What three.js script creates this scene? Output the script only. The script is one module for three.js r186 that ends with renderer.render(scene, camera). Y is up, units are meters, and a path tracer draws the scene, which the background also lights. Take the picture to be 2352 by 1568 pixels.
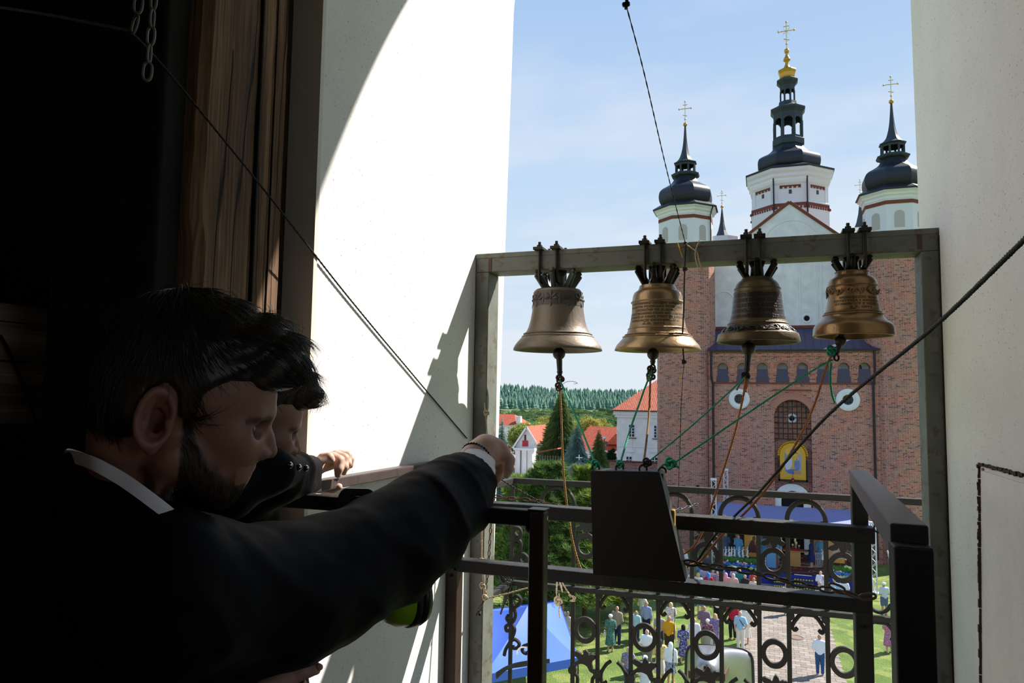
import * as THREE from 'three';
import { mergeGeometries, mergeVertices, toCreasedNormals } from 'three/addons/utils/BufferGeometryUtils.js';
import { RoundedBoxGeometry } from 'three/addons/geometries/RoundedBoxGeometry.js';
import { ImprovedNoise } from 'three/addons/math/ImprovedNoise.js';

// ---------- camera ----------
const scene = new THREE.Scene();
const FOC = 1640, EYE = 11.2;                                   // focal length in pixels of the 2352 x 1568 frame; eye height above the courtyard
const camera = new THREE.PerspectiveCamera(2 * Math.atan(784 / FOC) * 180 / Math.PI, 1.5, 0.05, 6000);
camera.position.set(0, EYE, 0);
camera.rotation.set(4.57 * Math.PI / 180, 19.5 * Math.PI / 180, 0.015, 'YXZ');
camera.updateMatrixWorld();
scene.add(camera);
// ---------- renderer and exposure ----------
const renderer = new THREE.WebGLRenderer({ antialias: true });
renderer.toneMapping = THREE.LinearToneMapping;
renderer.toneMappingExposure = 1.3;
renderer.shadowMap.enabled = true;
// ---------- sun ----------
const SUN = new THREE.Vector3(0.95, 1.33, -1.0).normalize();
const sun = new THREE.DirectionalLight(0xfff6ea, 7.4);
sun.position.set(0, 10, -20).addScaledVector(SUN, 120);
sun.target.position.set(0, 10, -20);
sun.castShadow = true;
Object.assign(sun.shadow.camera, { left: -70, right: 70, top: 70, bottom: -70, near: 1, far: 320 });
sun.shadow.mapSize.set(2048, 2048);
scene.add(sun, sun.target);
// ---------- sky: clear blue, paler towards the horizon, thin streaks of cloud ----------
const perlin = new ImprovedNoise();
function fbm3(x, y, z, n) { let s = 0, a = 0.5; for (let i = 0; i < n; i++) { s += a * perlin.noise(x, y, z); x = x * 2.03 + 5.1; y = y * 2.03 + 1.7; z = z * 2.03 + 9.2; a *= 0.5; } return s; }
{
  const W = 1536, H = 768, d = new Float32Array(W * H * 4);
  const stops = [[0, .80, .88, .95], [.06, .76, .86, .95], [.16, .65, .80, .95], [.3, .57, .745, .95], [.5, .43, .62, .91], [.75, .27, .45, .80], [1, .21, .38, .73]];
  for (let j = 0; j < H; j++) for (let i = 0; i < W; i++) {
    const el = ((j + .5) / H - .5) * Math.PI, az = ((i + .5) / W - .5) * 2 * Math.PI, y = Math.sin(el), c = Math.cos(el), x = c * Math.cos(az), z = c * Math.sin(az);
    const t = Math.max(0, y);
    let k = 0; while (k < stops.length - 2 && stops[k + 1][0] < t) k++;
    const a = stops[k], b = stops[k + 1], f = Math.min(1, (t - a[0]) / (b[0] - a[0]));
    let r = a[1] + (b[1] - a[1]) * f, g = a[2] + (b[2] - a[2]) * f, bl = a[3] + (b[3] - a[3]) * f;
    if (y > 0) {
      const q = 1 / (y + .12), n = fbm3(x * q * 1.1 + 3, z * q * 2.2, 1.5, 6), m = fbm3(x * q * .4, z * q * .4 + 7, 4.5, 3), f2 = fbm3(x * q * 6, z * q * 9, 8.5, 3);
      const w = Math.max(0, Math.min(1, (n + m * .8 + f2 * .25 + .08) * 1.9)) * Math.min(1, y * 14) * (y < .42 ? 1 : Math.max(.25, 1 - (y - .42) * 3)) * .42;
      r += (.92 - r) * w; g += (.94 - g) * w; bl += (.97 - bl) * w;
    } else { const g0 = .55; r = g0 * .62; g = g0 * .72; bl = g0 * .75; }
    d.set([r * .74, g * .74, bl * .75, 1], (j * W + i) * 4);
  }
  const sky = new THREE.DataTexture(d, W, H, THREE.RGBAFormat, THREE.FloatType);
  sky.mapping = THREE.EquirectangularReflectionMapping; sky.magFilter = THREE.LinearFilter; sky.needsUpdate = true;
  scene.background = sky; scene.environment = null;
}
// ---------- helpers ----------
const V = (x, y, z) => new THREE.Vector3(x, y, z), PI = Math.PI;
function rng(seed) { let s = seed | 0; return () => { s = (s + 0x6d2b79f5) | 0; let t = Math.imul(s ^ (s >>> 15), 1 | s); t = (t + Math.imul(t ^ (t >>> 7), 61 | t)) ^ t; return ((t ^ (t >>> 14)) >>> 0) / 4294967296; }; }
// a direction of sight -> points at a chosen depth: on a plane z, x or y, or at a distance along the view axis
const dirOf = (px, py) => V((px - 1176) / FOC, -(py - 784) / FOC, -1).applyQuaternion(camera.quaternion);
const atZ = (px, py, z) => { const d = dirOf(px, py); return d.multiplyScalar(z / d.z).add(camera.position); };
const atX = (px, py, x) => { const d = dirOf(px, py); return d.multiplyScalar(x / d.x).add(camera.position); };
const atY = (px, py, y) => { const d = dirOf(px, py); return d.multiplyScalar((y - EYE) / d.y).add(camera.position); };
const atD = (px, py, dep) => dirOf(px, py).multiplyScalar(dep).add(camera.position);
const taken = {};
function numbered(n) { const k = taken[n] = (taken[n] ?? -1) + 1; return k ? n + '_' + String(k).padStart(3, '0') : n; }
function tag(o, label, category, group, kind) { o.userData = {}; if (label) o.userData.label = label; if (category) o.userData.category = category; if (group) o.userData.group = group; if (kind) o.userData.kind = kind; return o; }
function clean(g) {
  if (g.index) g = g.toNonIndexed();
  for (const k of Object.keys(g.attributes)) if (!['position', 'normal', 'uv', 'color'].includes(k)) g.deleteAttribute(k);
  if (!g.attributes.normal) g.computeVertexNormals();
  if (!g.attributes.uv) g.setAttribute('uv', new THREE.Float32BufferAttribute(new Float32Array(g.attributes.position.count * 2), 2));
  return g;
}
function merge(list) { list = list.flat(Infinity).filter(Boolean).map(clean); const col = list.some((g) => g.attributes.color); if (!col) return list.length === 1 ? list[0] : mergeGeometries(list);
  for (const g of list) if (!g.attributes.color) g.setAttribute('color', new THREE.Float32BufferAttribute(new Float32Array(g.attributes.position.count * 3).fill(1), 3)); return mergeGeometries(list); }
// uv in metres, by the axis that each face looks along
function planar(g, s = 1, off = 0) {
  g = clean(g); const p = g.attributes.position, n = g.attributes.normal, uv = new Float32Array(p.count * 2);
  for (let i = 0; i < p.count; i += 3) {
    const ax = Math.abs(n.getX(i) + n.getX(i + 1) + n.getX(i + 2)), ay = Math.abs(n.getY(i) + n.getY(i + 1) + n.getY(i + 2)), az = Math.abs(n.getZ(i) + n.getZ(i + 1) + n.getZ(i + 2));
    for (let k = i; k < i + 3; k++) { const x = p.getX(k), y = p.getY(k), z = p.getZ(k); const [u, v] = ax >= ay && ax >= az ? [z, y] : ay >= az ? [x, z] : [x, y]; uv[2 * k] = (u + off) * s; uv[2 * k + 1] = (v + off) * s; }
  }
  g.setAttribute('uv', new THREE.BufferAttribute(uv, 2)); return g;
}
const rootOf = (o) => { while (o.parent && o.parent !== scene) o = o.parent; return o; };
// a named mesh; geometry is given in world coordinates and moved into its thing's own
function obj(name, geos, mat, parent = scene, label) {
  let g = Array.isArray(geos) ? merge(geos) : geos;
  if (parent !== scene) { const r = rootOf(parent); if (r.position.lengthSq() > 0) { g = g.clone(); g.translate(-r.position.x, -r.position.y, -r.position.z); } }
  const m = new THREE.Mesh(g, mat); m.castShadow = m.receiveShadow = true;
  m.name = parent === scene ? numbered(name) : name; if (label) m.userData.label = label; parent.add(m); return m;
}
function thing(name, label, category, pos = V(0, 0, 0), group) { const o = new THREE.Group(); o.name = numbered(name); scene.add(o); o.position.copy(pos); return tag(o, label, category, group); }
function struct(name, geos, mat) { const m = obj(name, geos, mat); m.userData.kind = 'structure'; return m; }
function dup(o, label, category) { const c = o.clone(); c.name = numbered(o.name.replace(/_\d{3}$/, '')); c.userData = { ...o.userData }; if (label) c.userData.label = label; if (category) c.userData.category = category; scene.add(c); return c; }
const box = (w, h, d, x = 0, y = 0, z = 0, ry = 0) => { const g = new THREE.BoxGeometry(w, h, d); if (ry) g.rotateY(ry); return g.translate(x, y, z); };
const rbox = (w, h, d, r, x = 0, y = 0, z = 0, n = 2) => new RoundedBoxGeometry(w, h, d, n, r).translate(x, y, z);
const span = (x0, x1, y0, y1, z0, z1) => box(x1 - x0, y1 - y0, z1 - z0, (x0 + x1) / 2, (y0 + y1) / 2, (z0 + z1) / 2);
// a bar of w x h from a to b
function bar(a, b, w, h = w, r = Math.min(w, h) * .12, up = V(0, 1, 0)) {
  const d = b.clone().sub(a), L = d.length(); d.normalize();
  let s = d.clone().cross(up); if (s.lengthSq() < 1e-6) s = V(1, 0, 0); s.normalize(); const u = s.clone().cross(d).normalize();
  const g = r > 0 ? new RoundedBoxGeometry(w, h, L, 1, r) : new THREE.BoxGeometry(w, h, L);
  return g.applyMatrix4(new THREE.Matrix4().makeBasis(s, u, d.clone().negate()).setPosition(a.clone().add(b).multiplyScalar(.5)));
}
const rod = (a, b, r, r2 = r, n = 10) => { const d = b.clone().sub(a), g = new THREE.CylinderGeometry(r2, r, d.length(), n); return g.applyQuaternion(new THREE.Quaternion().setFromUnitVectors(V(0, 1, 0), d.clone().normalize())).translate((a.x + b.x) / 2, (a.y + b.y) / 2, (a.z + b.z) / 2); };
const tube = (pts, r, n = 24, m = 8, closed = false, tension = .5) => new THREE.TubeGeometry(new THREE.CatmullRomCurve3(pts, closed, 'catmullrom', tension), n, r, m, closed);
const ball = (p, r, n = 14) => new THREE.SphereGeometry(r, n, Math.max(6, n * .7 | 0)).translate(p.x, p.y, p.z);
const lathe = (prof, n = 48, x = 0, y = 0, z = 0) => new THREE.LatheGeometry(prof.map(([r, h]) => new THREE.Vector2(Math.max(r, 1e-4), h)), n).translate(x, y, z);
// eight-sided (or n-sided) solid of revolution with hard edges, a flat side to the front
const prism = (prof, n, x, y, z, turn = PI / n) => { const g = new THREE.LatheGeometry(prof.map(([r, h]) => new THREE.Vector2(Math.max(r, 1e-4), h)), n).rotateY(turn).toNonIndexed(); g.computeVertexNormals(); return g.translate(x, y, z); };
const shapeOf = (pts) => { const s = new THREE.Shape(); pts.forEach(([x, y], i) => (i ? s.lineTo(x, y) : s.moveTo(x, y))); s.closePath(); return s; };
const extrude = (shape, depth, bevel = 0, curve = 12) => new THREE.ExtrudeGeometry(shape, { depth, bevelEnabled: bevel > 0, bevelSize: bevel, bevelThickness: bevel, bevelSegments: 2, curveSegments: curve, steps: 1 });
const ringShape = (R, r, n = 40) => { const s = new THREE.Shape(); s.absarc(0, 0, R, 0, 2 * PI, false); const h = new THREE.Path(); h.absarc(0, 0, r, 0, 2 * PI, true); s.holes.push(h); return s; };
// twisted rope or cable along points
function rope(pts, r, n = 60, strands = 3, pitch = 8, off = .5, thick = .6) {
  const c = new THREE.CatmullRomCurve3(pts), L = c.getLength(), out = [], fr = c.computeFrenetFrames(n, false), turns = L / (r * pitch);
  for (let s = 0; s < strands; s++) {
    const q = []; for (let i = 0; i <= n; i++) { const p = c.getPointAt(i / n), a = 2 * PI * (turns * i / n + s / strands); q.push(p.addScaledVector(fr.normals[i], Math.cos(a) * r * off).addScaledVector(fr.binormals[i], Math.sin(a) * r * off)); }
    out.push(new THREE.TubeGeometry(new THREE.CatmullRomCurve3(q), n, r * thick, 5));
  }
  return out;
}
// chain of links from points; returns geometries of single links
function chainLinks(pts, L, w, r) {
  const c = new THREE.CatmullRomCurve3(pts), N = Math.max(1, Math.round(c.getLength() / (L - 2.2 * r))), out = [];
  const loop = []; for (let i = 0; i < 20; i++) { const a = i / 20 * 2 * PI, cx = Math.cos(a), sy = Math.sin(a); loop.push(V(Math.sign(sy) * Math.pow(Math.abs(sy), .8) * (w / 2 - r), Math.sign(cx) * Math.pow(Math.abs(cx), .8) * (L / 2 - r), 0)); }
  for (let i = 0; i < N; i++) {
    const p = c.getPointAt((i + .5) / N), t = c.getTangentAt((i + .5) / N), g = new THREE.TubeGeometry(new THREE.CatmullRomCurve3(loop, true), 22, r, 6, true);
    g.rotateY(i % 2 ? PI / 2 + .25 : .2).applyQuaternion(new THREE.Quaternion().setFromUnitVectors(V(0, 1, 0), t)).translate(p.x, p.y, p.z); out.push(g);
  }
  return out;
}
// ---------- surfaces from distance fields (surface nets) ----------
const smin = (a, b, k) => { const h = Math.max(k - Math.abs(a - b), 0) / k; return Math.min(a, b) - h * h * k * .25; };
const smax = (a, b, k) => -smin(-a, -b, k);
function capD(x, y, z, c) {                     // tapered capsule [ax,ay,az,ra, bx,by,bz,rb]
  const bx = c[4] - c[0], by = c[5] - c[1], bz = c[6] - c[2], px = x - c[0], py = y - c[1], pz = z - c[2], q = bx * bx + by * by + bz * bz;
  const t = q > 0 ? Math.max(0, Math.min(1, (px * bx + py * by + pz * bz) / q)) : 0, dx = px - bx * t, dy = py - by * t, dz = pz - bz * t;
  return Math.sqrt(dx * dx + dy * dy + dz * dz) - (c[3] + (c[7] - c[3]) * t);
}
function ellD(x, y, z, e) { const a = (x - e[0]) / e[3], b = (y - e[1]) / e[4], c = (z - e[2]) / e[5], k = Math.sqrt(a * a + b * b + c * c); return k < 1e-6 ? -Math.min(e[3], e[4], e[5]) : k * (k - 1) / Math.sqrt(a * a / (e[3] * e[3]) + b * b / (e[4] * e[4]) + c * c / (e[5] * e[5])); }
function nets(f, lo, hi, cell) {
  const n = [0, 1, 2].map((k) => Math.ceil((hi[k] - lo[k]) / cell) + 1), [nx, ny, nz] = n, F = new Float32Array(nx * ny * nz), id = new Int32Array(nx * ny * nz).fill(-1);
  for (let k = 0, q = 0; k < nz; k++) for (let j = 0; j < ny; j++) for (let i = 0; i < nx; i++, q++) F[q] = f(lo[0] + i * cell, lo[1] + j * cell, lo[2] + k * cell);
  const pos = [], idx = [], sx = 1, sy = nx, sz = nx * ny, C = [0, sx, sy, sx + sy, sz, sx + sz, sy + sz, sx + sy + sz];
  const E = [[0, 1], [0, 2], [0, 4], [1, 3], [1, 5], [2, 3], [2, 6], [3, 7], [4, 5], [4, 6], [5, 7], [6, 7]];
  for (let k = 0; k < nz - 1; k++) for (let j = 0; j < ny - 1; j++) for (let i = 0; i < nx - 1; i++) {
    const q = i + j * sy + k * sz; let x = 0, y = 0, z = 0, m = 0;
    for (const [a, b] of E) { const u = F[q + C[a]], v = F[q + C[b]]; if (u < 0 !== v < 0) { const t = u / (u - v); x += (a & 1) + ((b & 1) - (a & 1)) * t; y += (a >> 1 & 1) + ((b >> 1 & 1) - (a >> 1 & 1)) * t; z += (a >> 2) + ((b >> 2) - (a >> 2)) * t; m++; } }
    if (m) { id[q] = pos.length / 3; pos.push(lo[0] + (i + x / m) * cell, lo[1] + (j + y / m) * cell, lo[2] + (k + z / m) * cell); }
  }
  for (let k = 1; k < nz - 1; k++) for (let j = 1; j < ny - 1; j++) for (let i = 1; i < nx - 1; i++) {
    const q = i + j * sy + k * sz, u = F[q] < 0;
    for (const [s, a, b] of [[sx, sy, sz], [sy, sz, sx], [sz, sx, sy]]) if (u !== F[q + s] < 0) { const A = id[q - a - b], B = id[q - a], D = id[q], Cc = id[q - b]; if (A < 0 || B < 0 || D < 0 || Cc < 0) continue; if (u) idx.push(A, Cc, D, A, D, B); else idx.push(A, D, Cc, A, B, D); }
  }
  const g = new THREE.BufferGeometry(); g.setAttribute('position', new THREE.Float32BufferAttribute(pos, 3)); g.setIndex(idx);
  const nor = new Float32Array(pos.length), e = cell * .5;
  for (let i = 0; i < pos.length; i += 3) { const x = pos[i], y = pos[i + 1], z = pos[i + 2]; const a = f(x + e, y, z) - f(x - e, y, z), b = f(x, y + e, z) - f(x, y - e, z), c = f(x, y, z + e) - f(x, y, z - e), l = Math.hypot(a, b, c) || 1; nor[i] = a / l; nor[i + 1] = b / l; nor[i + 2] = c / l; }
  g.setAttribute('normal', new THREE.BufferAttribute(nor, 3)); g.setAttribute('uv', new THREE.BufferAttribute(new Float32Array(pos.length / 3 * 2), 2));
  return g;
}
// ---------- textures ----------
const hash2 = (x, y, s) => { let h = Math.imul(x, 374761393) + Math.imul(y, 668265263) + Math.imul(s, 1442695041) | 0; h = Math.imul(h ^ (h >>> 13), 1274126177); return ((h ^ (h >>> 16)) >>> 0) / 4294967296; };
function pn(u, v, px, py, s) {                  // value noise with px x py cells that repeats over the unit square
  const x = u * px, y = v * py, i = Math.floor(x), j = Math.floor(y), f = x - i, g = y - j, a = f * f * (3 - 2 * f), b = g * g * (3 - 2 * g), m = (p, q) => ((p % q) + q) % q;
  const h = (p, q) => hash2(m(p, px), m(q, py), s);
  return (h(i, j) * (1 - a) + h(i + 1, j) * a) * (1 - b) + (h(i, j + 1) * (1 - a) + h(i + 1, j + 1) * a) * b;
}
const pfbm = (u, v, px, py, s, n = 4) => { let t = 0, a = .5, w = 0; for (let i = 0; i < n; i++) { t += a * pn(u, v, px << i, py << i, s + i); w += a; a *= .5; } return t / w; };
function tex(w, h, f, srgb = true, rx = 1, ry = 1) {
  const d = new Uint8Array(w * h * 4);
  for (let j = 0; j < h; j++) for (let i = 0; i < w; i++) { const c = f((i + .5) / w, (j + .5) / h, i, j), q = (j * w + i) * 4; if (typeof c === 'number') d[q] = d[q + 1] = d[q + 2] = Math.max(0, Math.min(255, c * 255)); else { d[q] = Math.max(0, Math.min(255, c[0])); d[q + 1] = Math.max(0, Math.min(255, c[1])); d[q + 2] = Math.max(0, Math.min(255, c[2])); } d[q + 3] = 255; }
  const t = new THREE.DataTexture(d, w, h); t.wrapS = t.wrapT = THREE.RepeatWrapping; t.magFilter = THREE.LinearFilter; t.minFilter = THREE.LinearMipmapLinearFilter; t.generateMipmaps = true; if (srgb) t.colorSpace = THREE.SRGBColorSpace; t.repeat.set(rx, ry); t.needsUpdate = true; return t;
}
function canvasTex(w, h, draw, srgb = true) { const c = document.createElement('canvas'); c.width = w; c.height = h; draw(c.getContext('2d'), w, h); const t = new THREE.CanvasTexture(c); if (srgb) t.colorSpace = THREE.SRGBColorSpace; t.wrapS = t.wrapT = THREE.RepeatWrapping; return t; }
const std = (color, roughness = .8, metalness = 0, more = {}) => new THREE.MeshStandardMaterial({ color, roughness, metalness, side: THREE.DoubleSide, ...more });
const mixc = (a, b, t) => [a[0] + (b[0] - a[0]) * t, a[1] + (b[1] - a[1]) * t, a[2] + (b[2] - a[2]) * t];

// plaster with dark pits and specks
const plasterDots = (() => { const r = rng(5), N = 1024, a = new Float32Array(N * N); for (let k = 0; k < 2600; k++) { const x = r() * N, y = r() * N, s = .6 + r() * r() * 2.2, st = .25 + .75 * r(); for (let j = -4; j <= 4; j++) for (let i = -4; i <= 4; i++) { const d = Math.hypot(i * (1 + r() * .3), j) / s; if (d < 1.3) { const q = ((y + j | 0) + N) % N * N + ((x + i | 0) + N) % N; a[q] = Math.max(a[q], st * Math.min(1, 1.3 - d)); } } } return a; })();
const T = {};
T.plaster = tex(1024, 1024, (u, v, i, j) => { const n = pfbm(u, v, 6, 6, 11, 5), d = plasterDots[j * 1024 + i] * (.6 + 1.0 * pn(u, v, 5, 5, 77)), m = pn(u, v, 220, 220, 3); const b = 236 + 12 * (n - .5) + 5 * (m - .5); return mixc([b, b * .992, b * .985], [84, 78, 72], Math.min(1, d)); });
T.plasterB = tex(1024, 1024, (u, v, i, j) => .55 + .25 * (pfbm(u, v, 40, 40, 21, 4) - .5) - .5 * plasterDots[j * 1024 + i], false);
// old timber: grain along v
const grain = (u, v, s) => { const w = u + .018 * (pfbm(u, v, 3, 3, s, 3) - .5); return pfbm(w, v, 18, 3, s + 9, 4) * .72 + pn(w, v, 110, 7, s + 20) * .28; };
T.wood = tex(1024, 1024, (u, v) => { const g = grain(u, v, 4), c = pfbm(u, v, 3, 5, 31, 4), ck = Math.max(0, 1 - Math.abs(pn(u + .02 * pn(u, v, 2, 9, 8), v, 16, 2, 55) - .5) * 26) * (pn(u, v, 6, 3, 66) > .45 ? 1 : 0); const fl = pn(u, v, 260, 40, 91), kn = pfbm(u, v, 4, 4, 61, 4); let k = mixc([86, 66, 50], [186, 154, 124], Math.min(1, Math.max(0, g * 1.2 - .25 + (fl - .5) * .3 + (kn - .5) * .5))); k = mixc(k, [150, 142, 132], Math.max(0, c - .45) * 1.4); return mixc(k, [14, 10, 8], ck * .9); });
T.woodLightened = tex(512, 512, (u, v) => { const g = grain(u, v, 14), c = pfbm(u, v, 3, 5, 31, 4); return mixc(mixc([120, 112, 100], [214, 206, 194], Math.min(1, Math.max(0, g * 1.4 - .25))), [150, 150, 140], Math.max(0, c - .4)); });
T.woodB = tex(1024, 1024, (u, v) => { const ck = Math.max(0, 1 - Math.abs(pn(u + .02 * pn(u, v, 2, 9, 8), v, 16, 2, 55) - .5) * 26) * (pn(u, v, 6, 3, 66) > .45 ? 1 : 0); return grain(u, v, 4) * .8 - ck * .6 + .1; }, false);
T.steel = tex(512, 512, (u, v) => { const n = pfbm(u, v, 8, 8, 41, 5), r = Math.max(0, pfbm(u, v, 14, 14, 43, 5) - .6) * 4; return mixc(mixc([122, 126, 120], [150, 153, 146], n), [110, 84, 66], Math.min(.5, r)); });
T.brick = (() => { const NB = 10, NC = 32; return tex(1024, 1024, (u, v) => { const y = v * NC, row = Math.floor(y), fy = y - row, x = u * NB + (row & 1 ? .5 : 0), k = Math.floor(x), fx = x - k, kk = ((k % NB) + NB) % NB, head = hash2(kk, row, 3) < .25, e = Math.min(fx, 1 - fx) * 3.2, mort = Math.min(e, Math.min(fy, 1 - fy)) < .11 || (head && Math.abs(fx - .5) < .035); const h = hash2(kk * 2 + (head && fx > .5 ? 1 : 0), row, 9), n = pfbm(u, v, 30, 30, 13, 3); if (mort) return mixc([206, 184, 178], [182, 156, 148], n); let c = mixc([160, 98, 82], [192, 122, 102], h); if (h > .86) c = [108, 74, 72]; else if (h < .12) c = [186, 122, 96]; return mixc(c, [70, 50, 50], (n - .5) * .5); }); })();
T.brickB = (() => { const NB = 10, NC = 32; return tex(1024, 1024, (u, v) => { const y = v * NC, row = Math.floor(y), fy = y - row, x = u * NB + (row & 1 ? .5 : 0), fx = x - Math.floor(x), e = Math.min(Math.min(fx, 1 - fx) * 3.2, Math.min(fy, 1 - fy)); return e < .1 ? .2 : .8 + .2 * pn(u, v, 90, 90, 5); }, false); })();
T.grass = tex(1024, 1024, (u, v) => { const n = pfbm(u, v, 8, 8, 91, 5), m = pn(u, v, 240, 240, 6), w = pn(u, v, 400, 400, 15), p = Math.max(0, pfbm(u, v, 9, 9, 99, 4) - .57) * 5; let c = mixc([70, 98, 38], [134, 154, 74], n * .75 + m * .35 - .05); c = mixc(c, [176, 172, 104], Math.min(.4, p)); return w > .9 ? mixc(c, [214, 220, 150], .35) : c; });
T.roof = tex(512, 512, (u, v) => { const y = v * 16, r = Math.floor(y), fy = y - r, x = u * 20, k = Math.floor(x), fx = x - k; const sh = Math.pow(Math.abs(Math.cos(fx * PI)), 6), e = fy < .13 ? 1 : 0, h = hash2(k, r, 2); return mixc(mixc([188, 96, 66], [214, 124, 88], h), [112, 54, 42], Math.max(e * .7, sh * .6)); });
T.roofB = tex(512, 512, (u, v) => { const y = v * 16, fy = y - Math.floor(y), fx = u * 20 - Math.floor(u * 20); return .5 * Math.sin(fx * PI) + .5 * (1 - fy); }, false);
T.noise = tex(512, 512, (u, v) => { const b = 255 * (.88 + .12 * pfbm(u, v, 16, 16, 71, 5)); return [b, b, b]; });
T.noiseB = tex(512, 512, (u, v) => pfbm(u, v, 24, 24, 17, 5), false);
const withUV = (t, sx, sy = sx) => { const c = t.clone(); c.repeat.set(sx, sy); c.needsUpdate = true; return c; };
const Mt = {
  plaster: std(0xffffff, .92, 0, { map: withUV(T.plaster, 1.35), bumpMap: withUV(T.plasterB, 1.35), bumpScale: .0012 }),
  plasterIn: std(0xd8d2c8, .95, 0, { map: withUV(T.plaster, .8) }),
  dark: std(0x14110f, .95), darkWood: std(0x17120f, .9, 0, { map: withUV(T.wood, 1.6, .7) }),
  wood: std(0xe8dccf, .85, 0, { map: withUV(T.wood, 2.4, .62), bumpMap: withUV(T.woodB, 2.4, .62), bumpScale: .004 }),
  woodLightened: std(0xffffff, .85, 0, { map: withUV(T.woodLightened, 2.4, .62), bumpMap: withUV(T.woodB, 2.4, .62), bumpScale: .004 }), steelLightened: std(0xd6d0c6, .6), lockChain: std(0x5c5146, .5, .35),  // beam wood and channel grey made paler to stand in for light they lack
  steel: std(0xcfd0cc, .62, .12, { map: withUV(T.steel, 3), bumpMap: withUV(T.noiseB, 8), bumpScale: .0004 }),
  railBlack: std(0x080606, .4, 0, { bumpMap: withUV(T.noiseB, 9), bumpScale: .0006 }),
  railBrown: std(0x3c2a27, .3, 0, { bumpMap: withUV(T.noiseB, 9), bumpScale: .0005 }),
  iron: std(0x191512, .5, .2, { bumpMap: withUV(T.noiseB, 14), bumpScale: .0012 }),
  ironGrey: std(0x6a6b6b, .5, .5), chainGrey: std(0x6d6b66, .45, .3), rust: std(0x5a463a, .7, .4), cable: std(0x1d1a18, .6, .2), steelRod: std(0x6d675f, .5, .6, { map: withUV(T.steel, 6) }),
  green: std(0x1d9a7a, .6), orange: std(0xb0714a, .75), brownRope: std(0x8a6a40, .8), white: std(0xf2f0ee, .9), tape: std(0xd9a514, .45), twine: std(0xcbb89c, .9),
  black: std(0x0b0b0c, .5), glassDark: std(0x39414a, .12, 0, {}), chrome: std(0xd8d8d8, .18, 1),
};
// ================= the belfry opening =================
const XL = -0.955, XR = 0.476, ZI = -1.36, FLOOR = 9.8, SPRING = 12.75, AX = (XL + XR) / 2, AR = (XR - XL) / 2;
{
  // the thick outer wall with its arched opening; the outer face leans out a little towards the top
  const s = shapeOf([[-3.4, 6], [2.6, 6], [2.6, 15.5], [-3.4, 15.5]]), h = new THREE.Path();
  h.moveTo(XL, FLOOR); h.lineTo(XR, FLOOR); h.lineTo(XR, SPRING); h.absarc(AX, SPRING, AR, 0, PI, false); h.lineTo(XL, FLOOR); s.holes.push(h);
  const g = new THREE.ExtrudeGeometry(s, { depth: 1.2, bevelEnabled: false, curveSegments: 40, steps: 1 }).translate(0, 0, -2.56), p = g.attributes.position;
  for (let i = 0; i < p.count; i++) if (p.getZ(i) < -2) p.setZ(i, p.getX(i) < AX ? -2.51 - (Math.min(p.getY(i), 12.7) - 10.2) * .058 : p.getY(i) > 12.7 ? -2.6 : -2.5);
  g.computeVertexNormals();
  struct('wall_front', planar(g), Mt.plaster);
  struct('floor', planar(span(-3.4, 2.6, FLOOR - .25, FLOOR, -2.5, 3)), Mt.wood);
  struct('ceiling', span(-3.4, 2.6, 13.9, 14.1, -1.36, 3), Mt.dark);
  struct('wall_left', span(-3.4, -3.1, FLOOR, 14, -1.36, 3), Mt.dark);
  { const w = shapeOf([[-1.36, FLOOR], [3, FLOOR], [3, 14], [-1.36, 14]]), o = new THREE.Path(); o.moveTo(-.7, 10.9); o.lineTo(.9, 10.9); o.lineTo(.9, 12.3); o.absarc(.1, 12.3, .8, 0, PI, false); o.lineTo(-.7, 10.9); w.holes.push(o); struct('wall_right', planar(extrude(w, .3).rotateY(-PI / 2).translate(2.6, 0, 0)), Mt.plasterIn); };  // arched opening added out of view to light the post and faces
  struct('wall_back', planar(span(-3.4, 2.6, FLOOR, 14, 2.8, 3)), Mt.plasterIn);
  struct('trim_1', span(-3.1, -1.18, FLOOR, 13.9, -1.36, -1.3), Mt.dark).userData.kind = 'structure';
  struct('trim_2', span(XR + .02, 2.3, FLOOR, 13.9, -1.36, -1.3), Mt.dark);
}
// cracked plaster patch in the right reveal: a narrow groove round an old hatch
{
  const t = thing('wall_hatch', 'plastered over hatch outlined by a rusty crack low in the right white reveal', 'hatch');
  const pts = [[2254, 1568], [2252, 1300], [2251, 1180], [2250, 1066], [2300, 1078], [2352, 1092]].map(([x, y]) => atX(x, y, XR - .001));
  const crack = std(0x4a3a2e, .95), r = rng(3), gs = [];
  for (let k = 0; k < pts.length - 1; k++) { const a = pts[k], b = pts[k + 1], n = 14; for (let i = 0; i < n; i++) { const p = a.clone().lerp(b, i / n), q = a.clone().lerp(b, (i + 1) / n); p.y += (r() - .5) * .004; q.y += (r() - .5) * .004; gs.push(bar(p, q, .006 + r() * .006, .0035 + r() * .005, 0)); } }
  obj('crack', gs, crack, t);
  const a = atX(2258, 1074, XR), c = atX(2420, 1110, XR), e = atX(2262, 1640, XR);
  obj('hatch_panel', [span(XR - .006, XR + .02, e.y, a.y - .006, a.z + .008, a.z + .36)], Mt.plaster, t);
  obj('stain', [rbox(.006, .04, .012, .003, XR - .001, a.y - .02, a.z + .004)], std(0x9a6f50, .9), t, 'rust stain at the corner of the crack');
}
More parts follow.
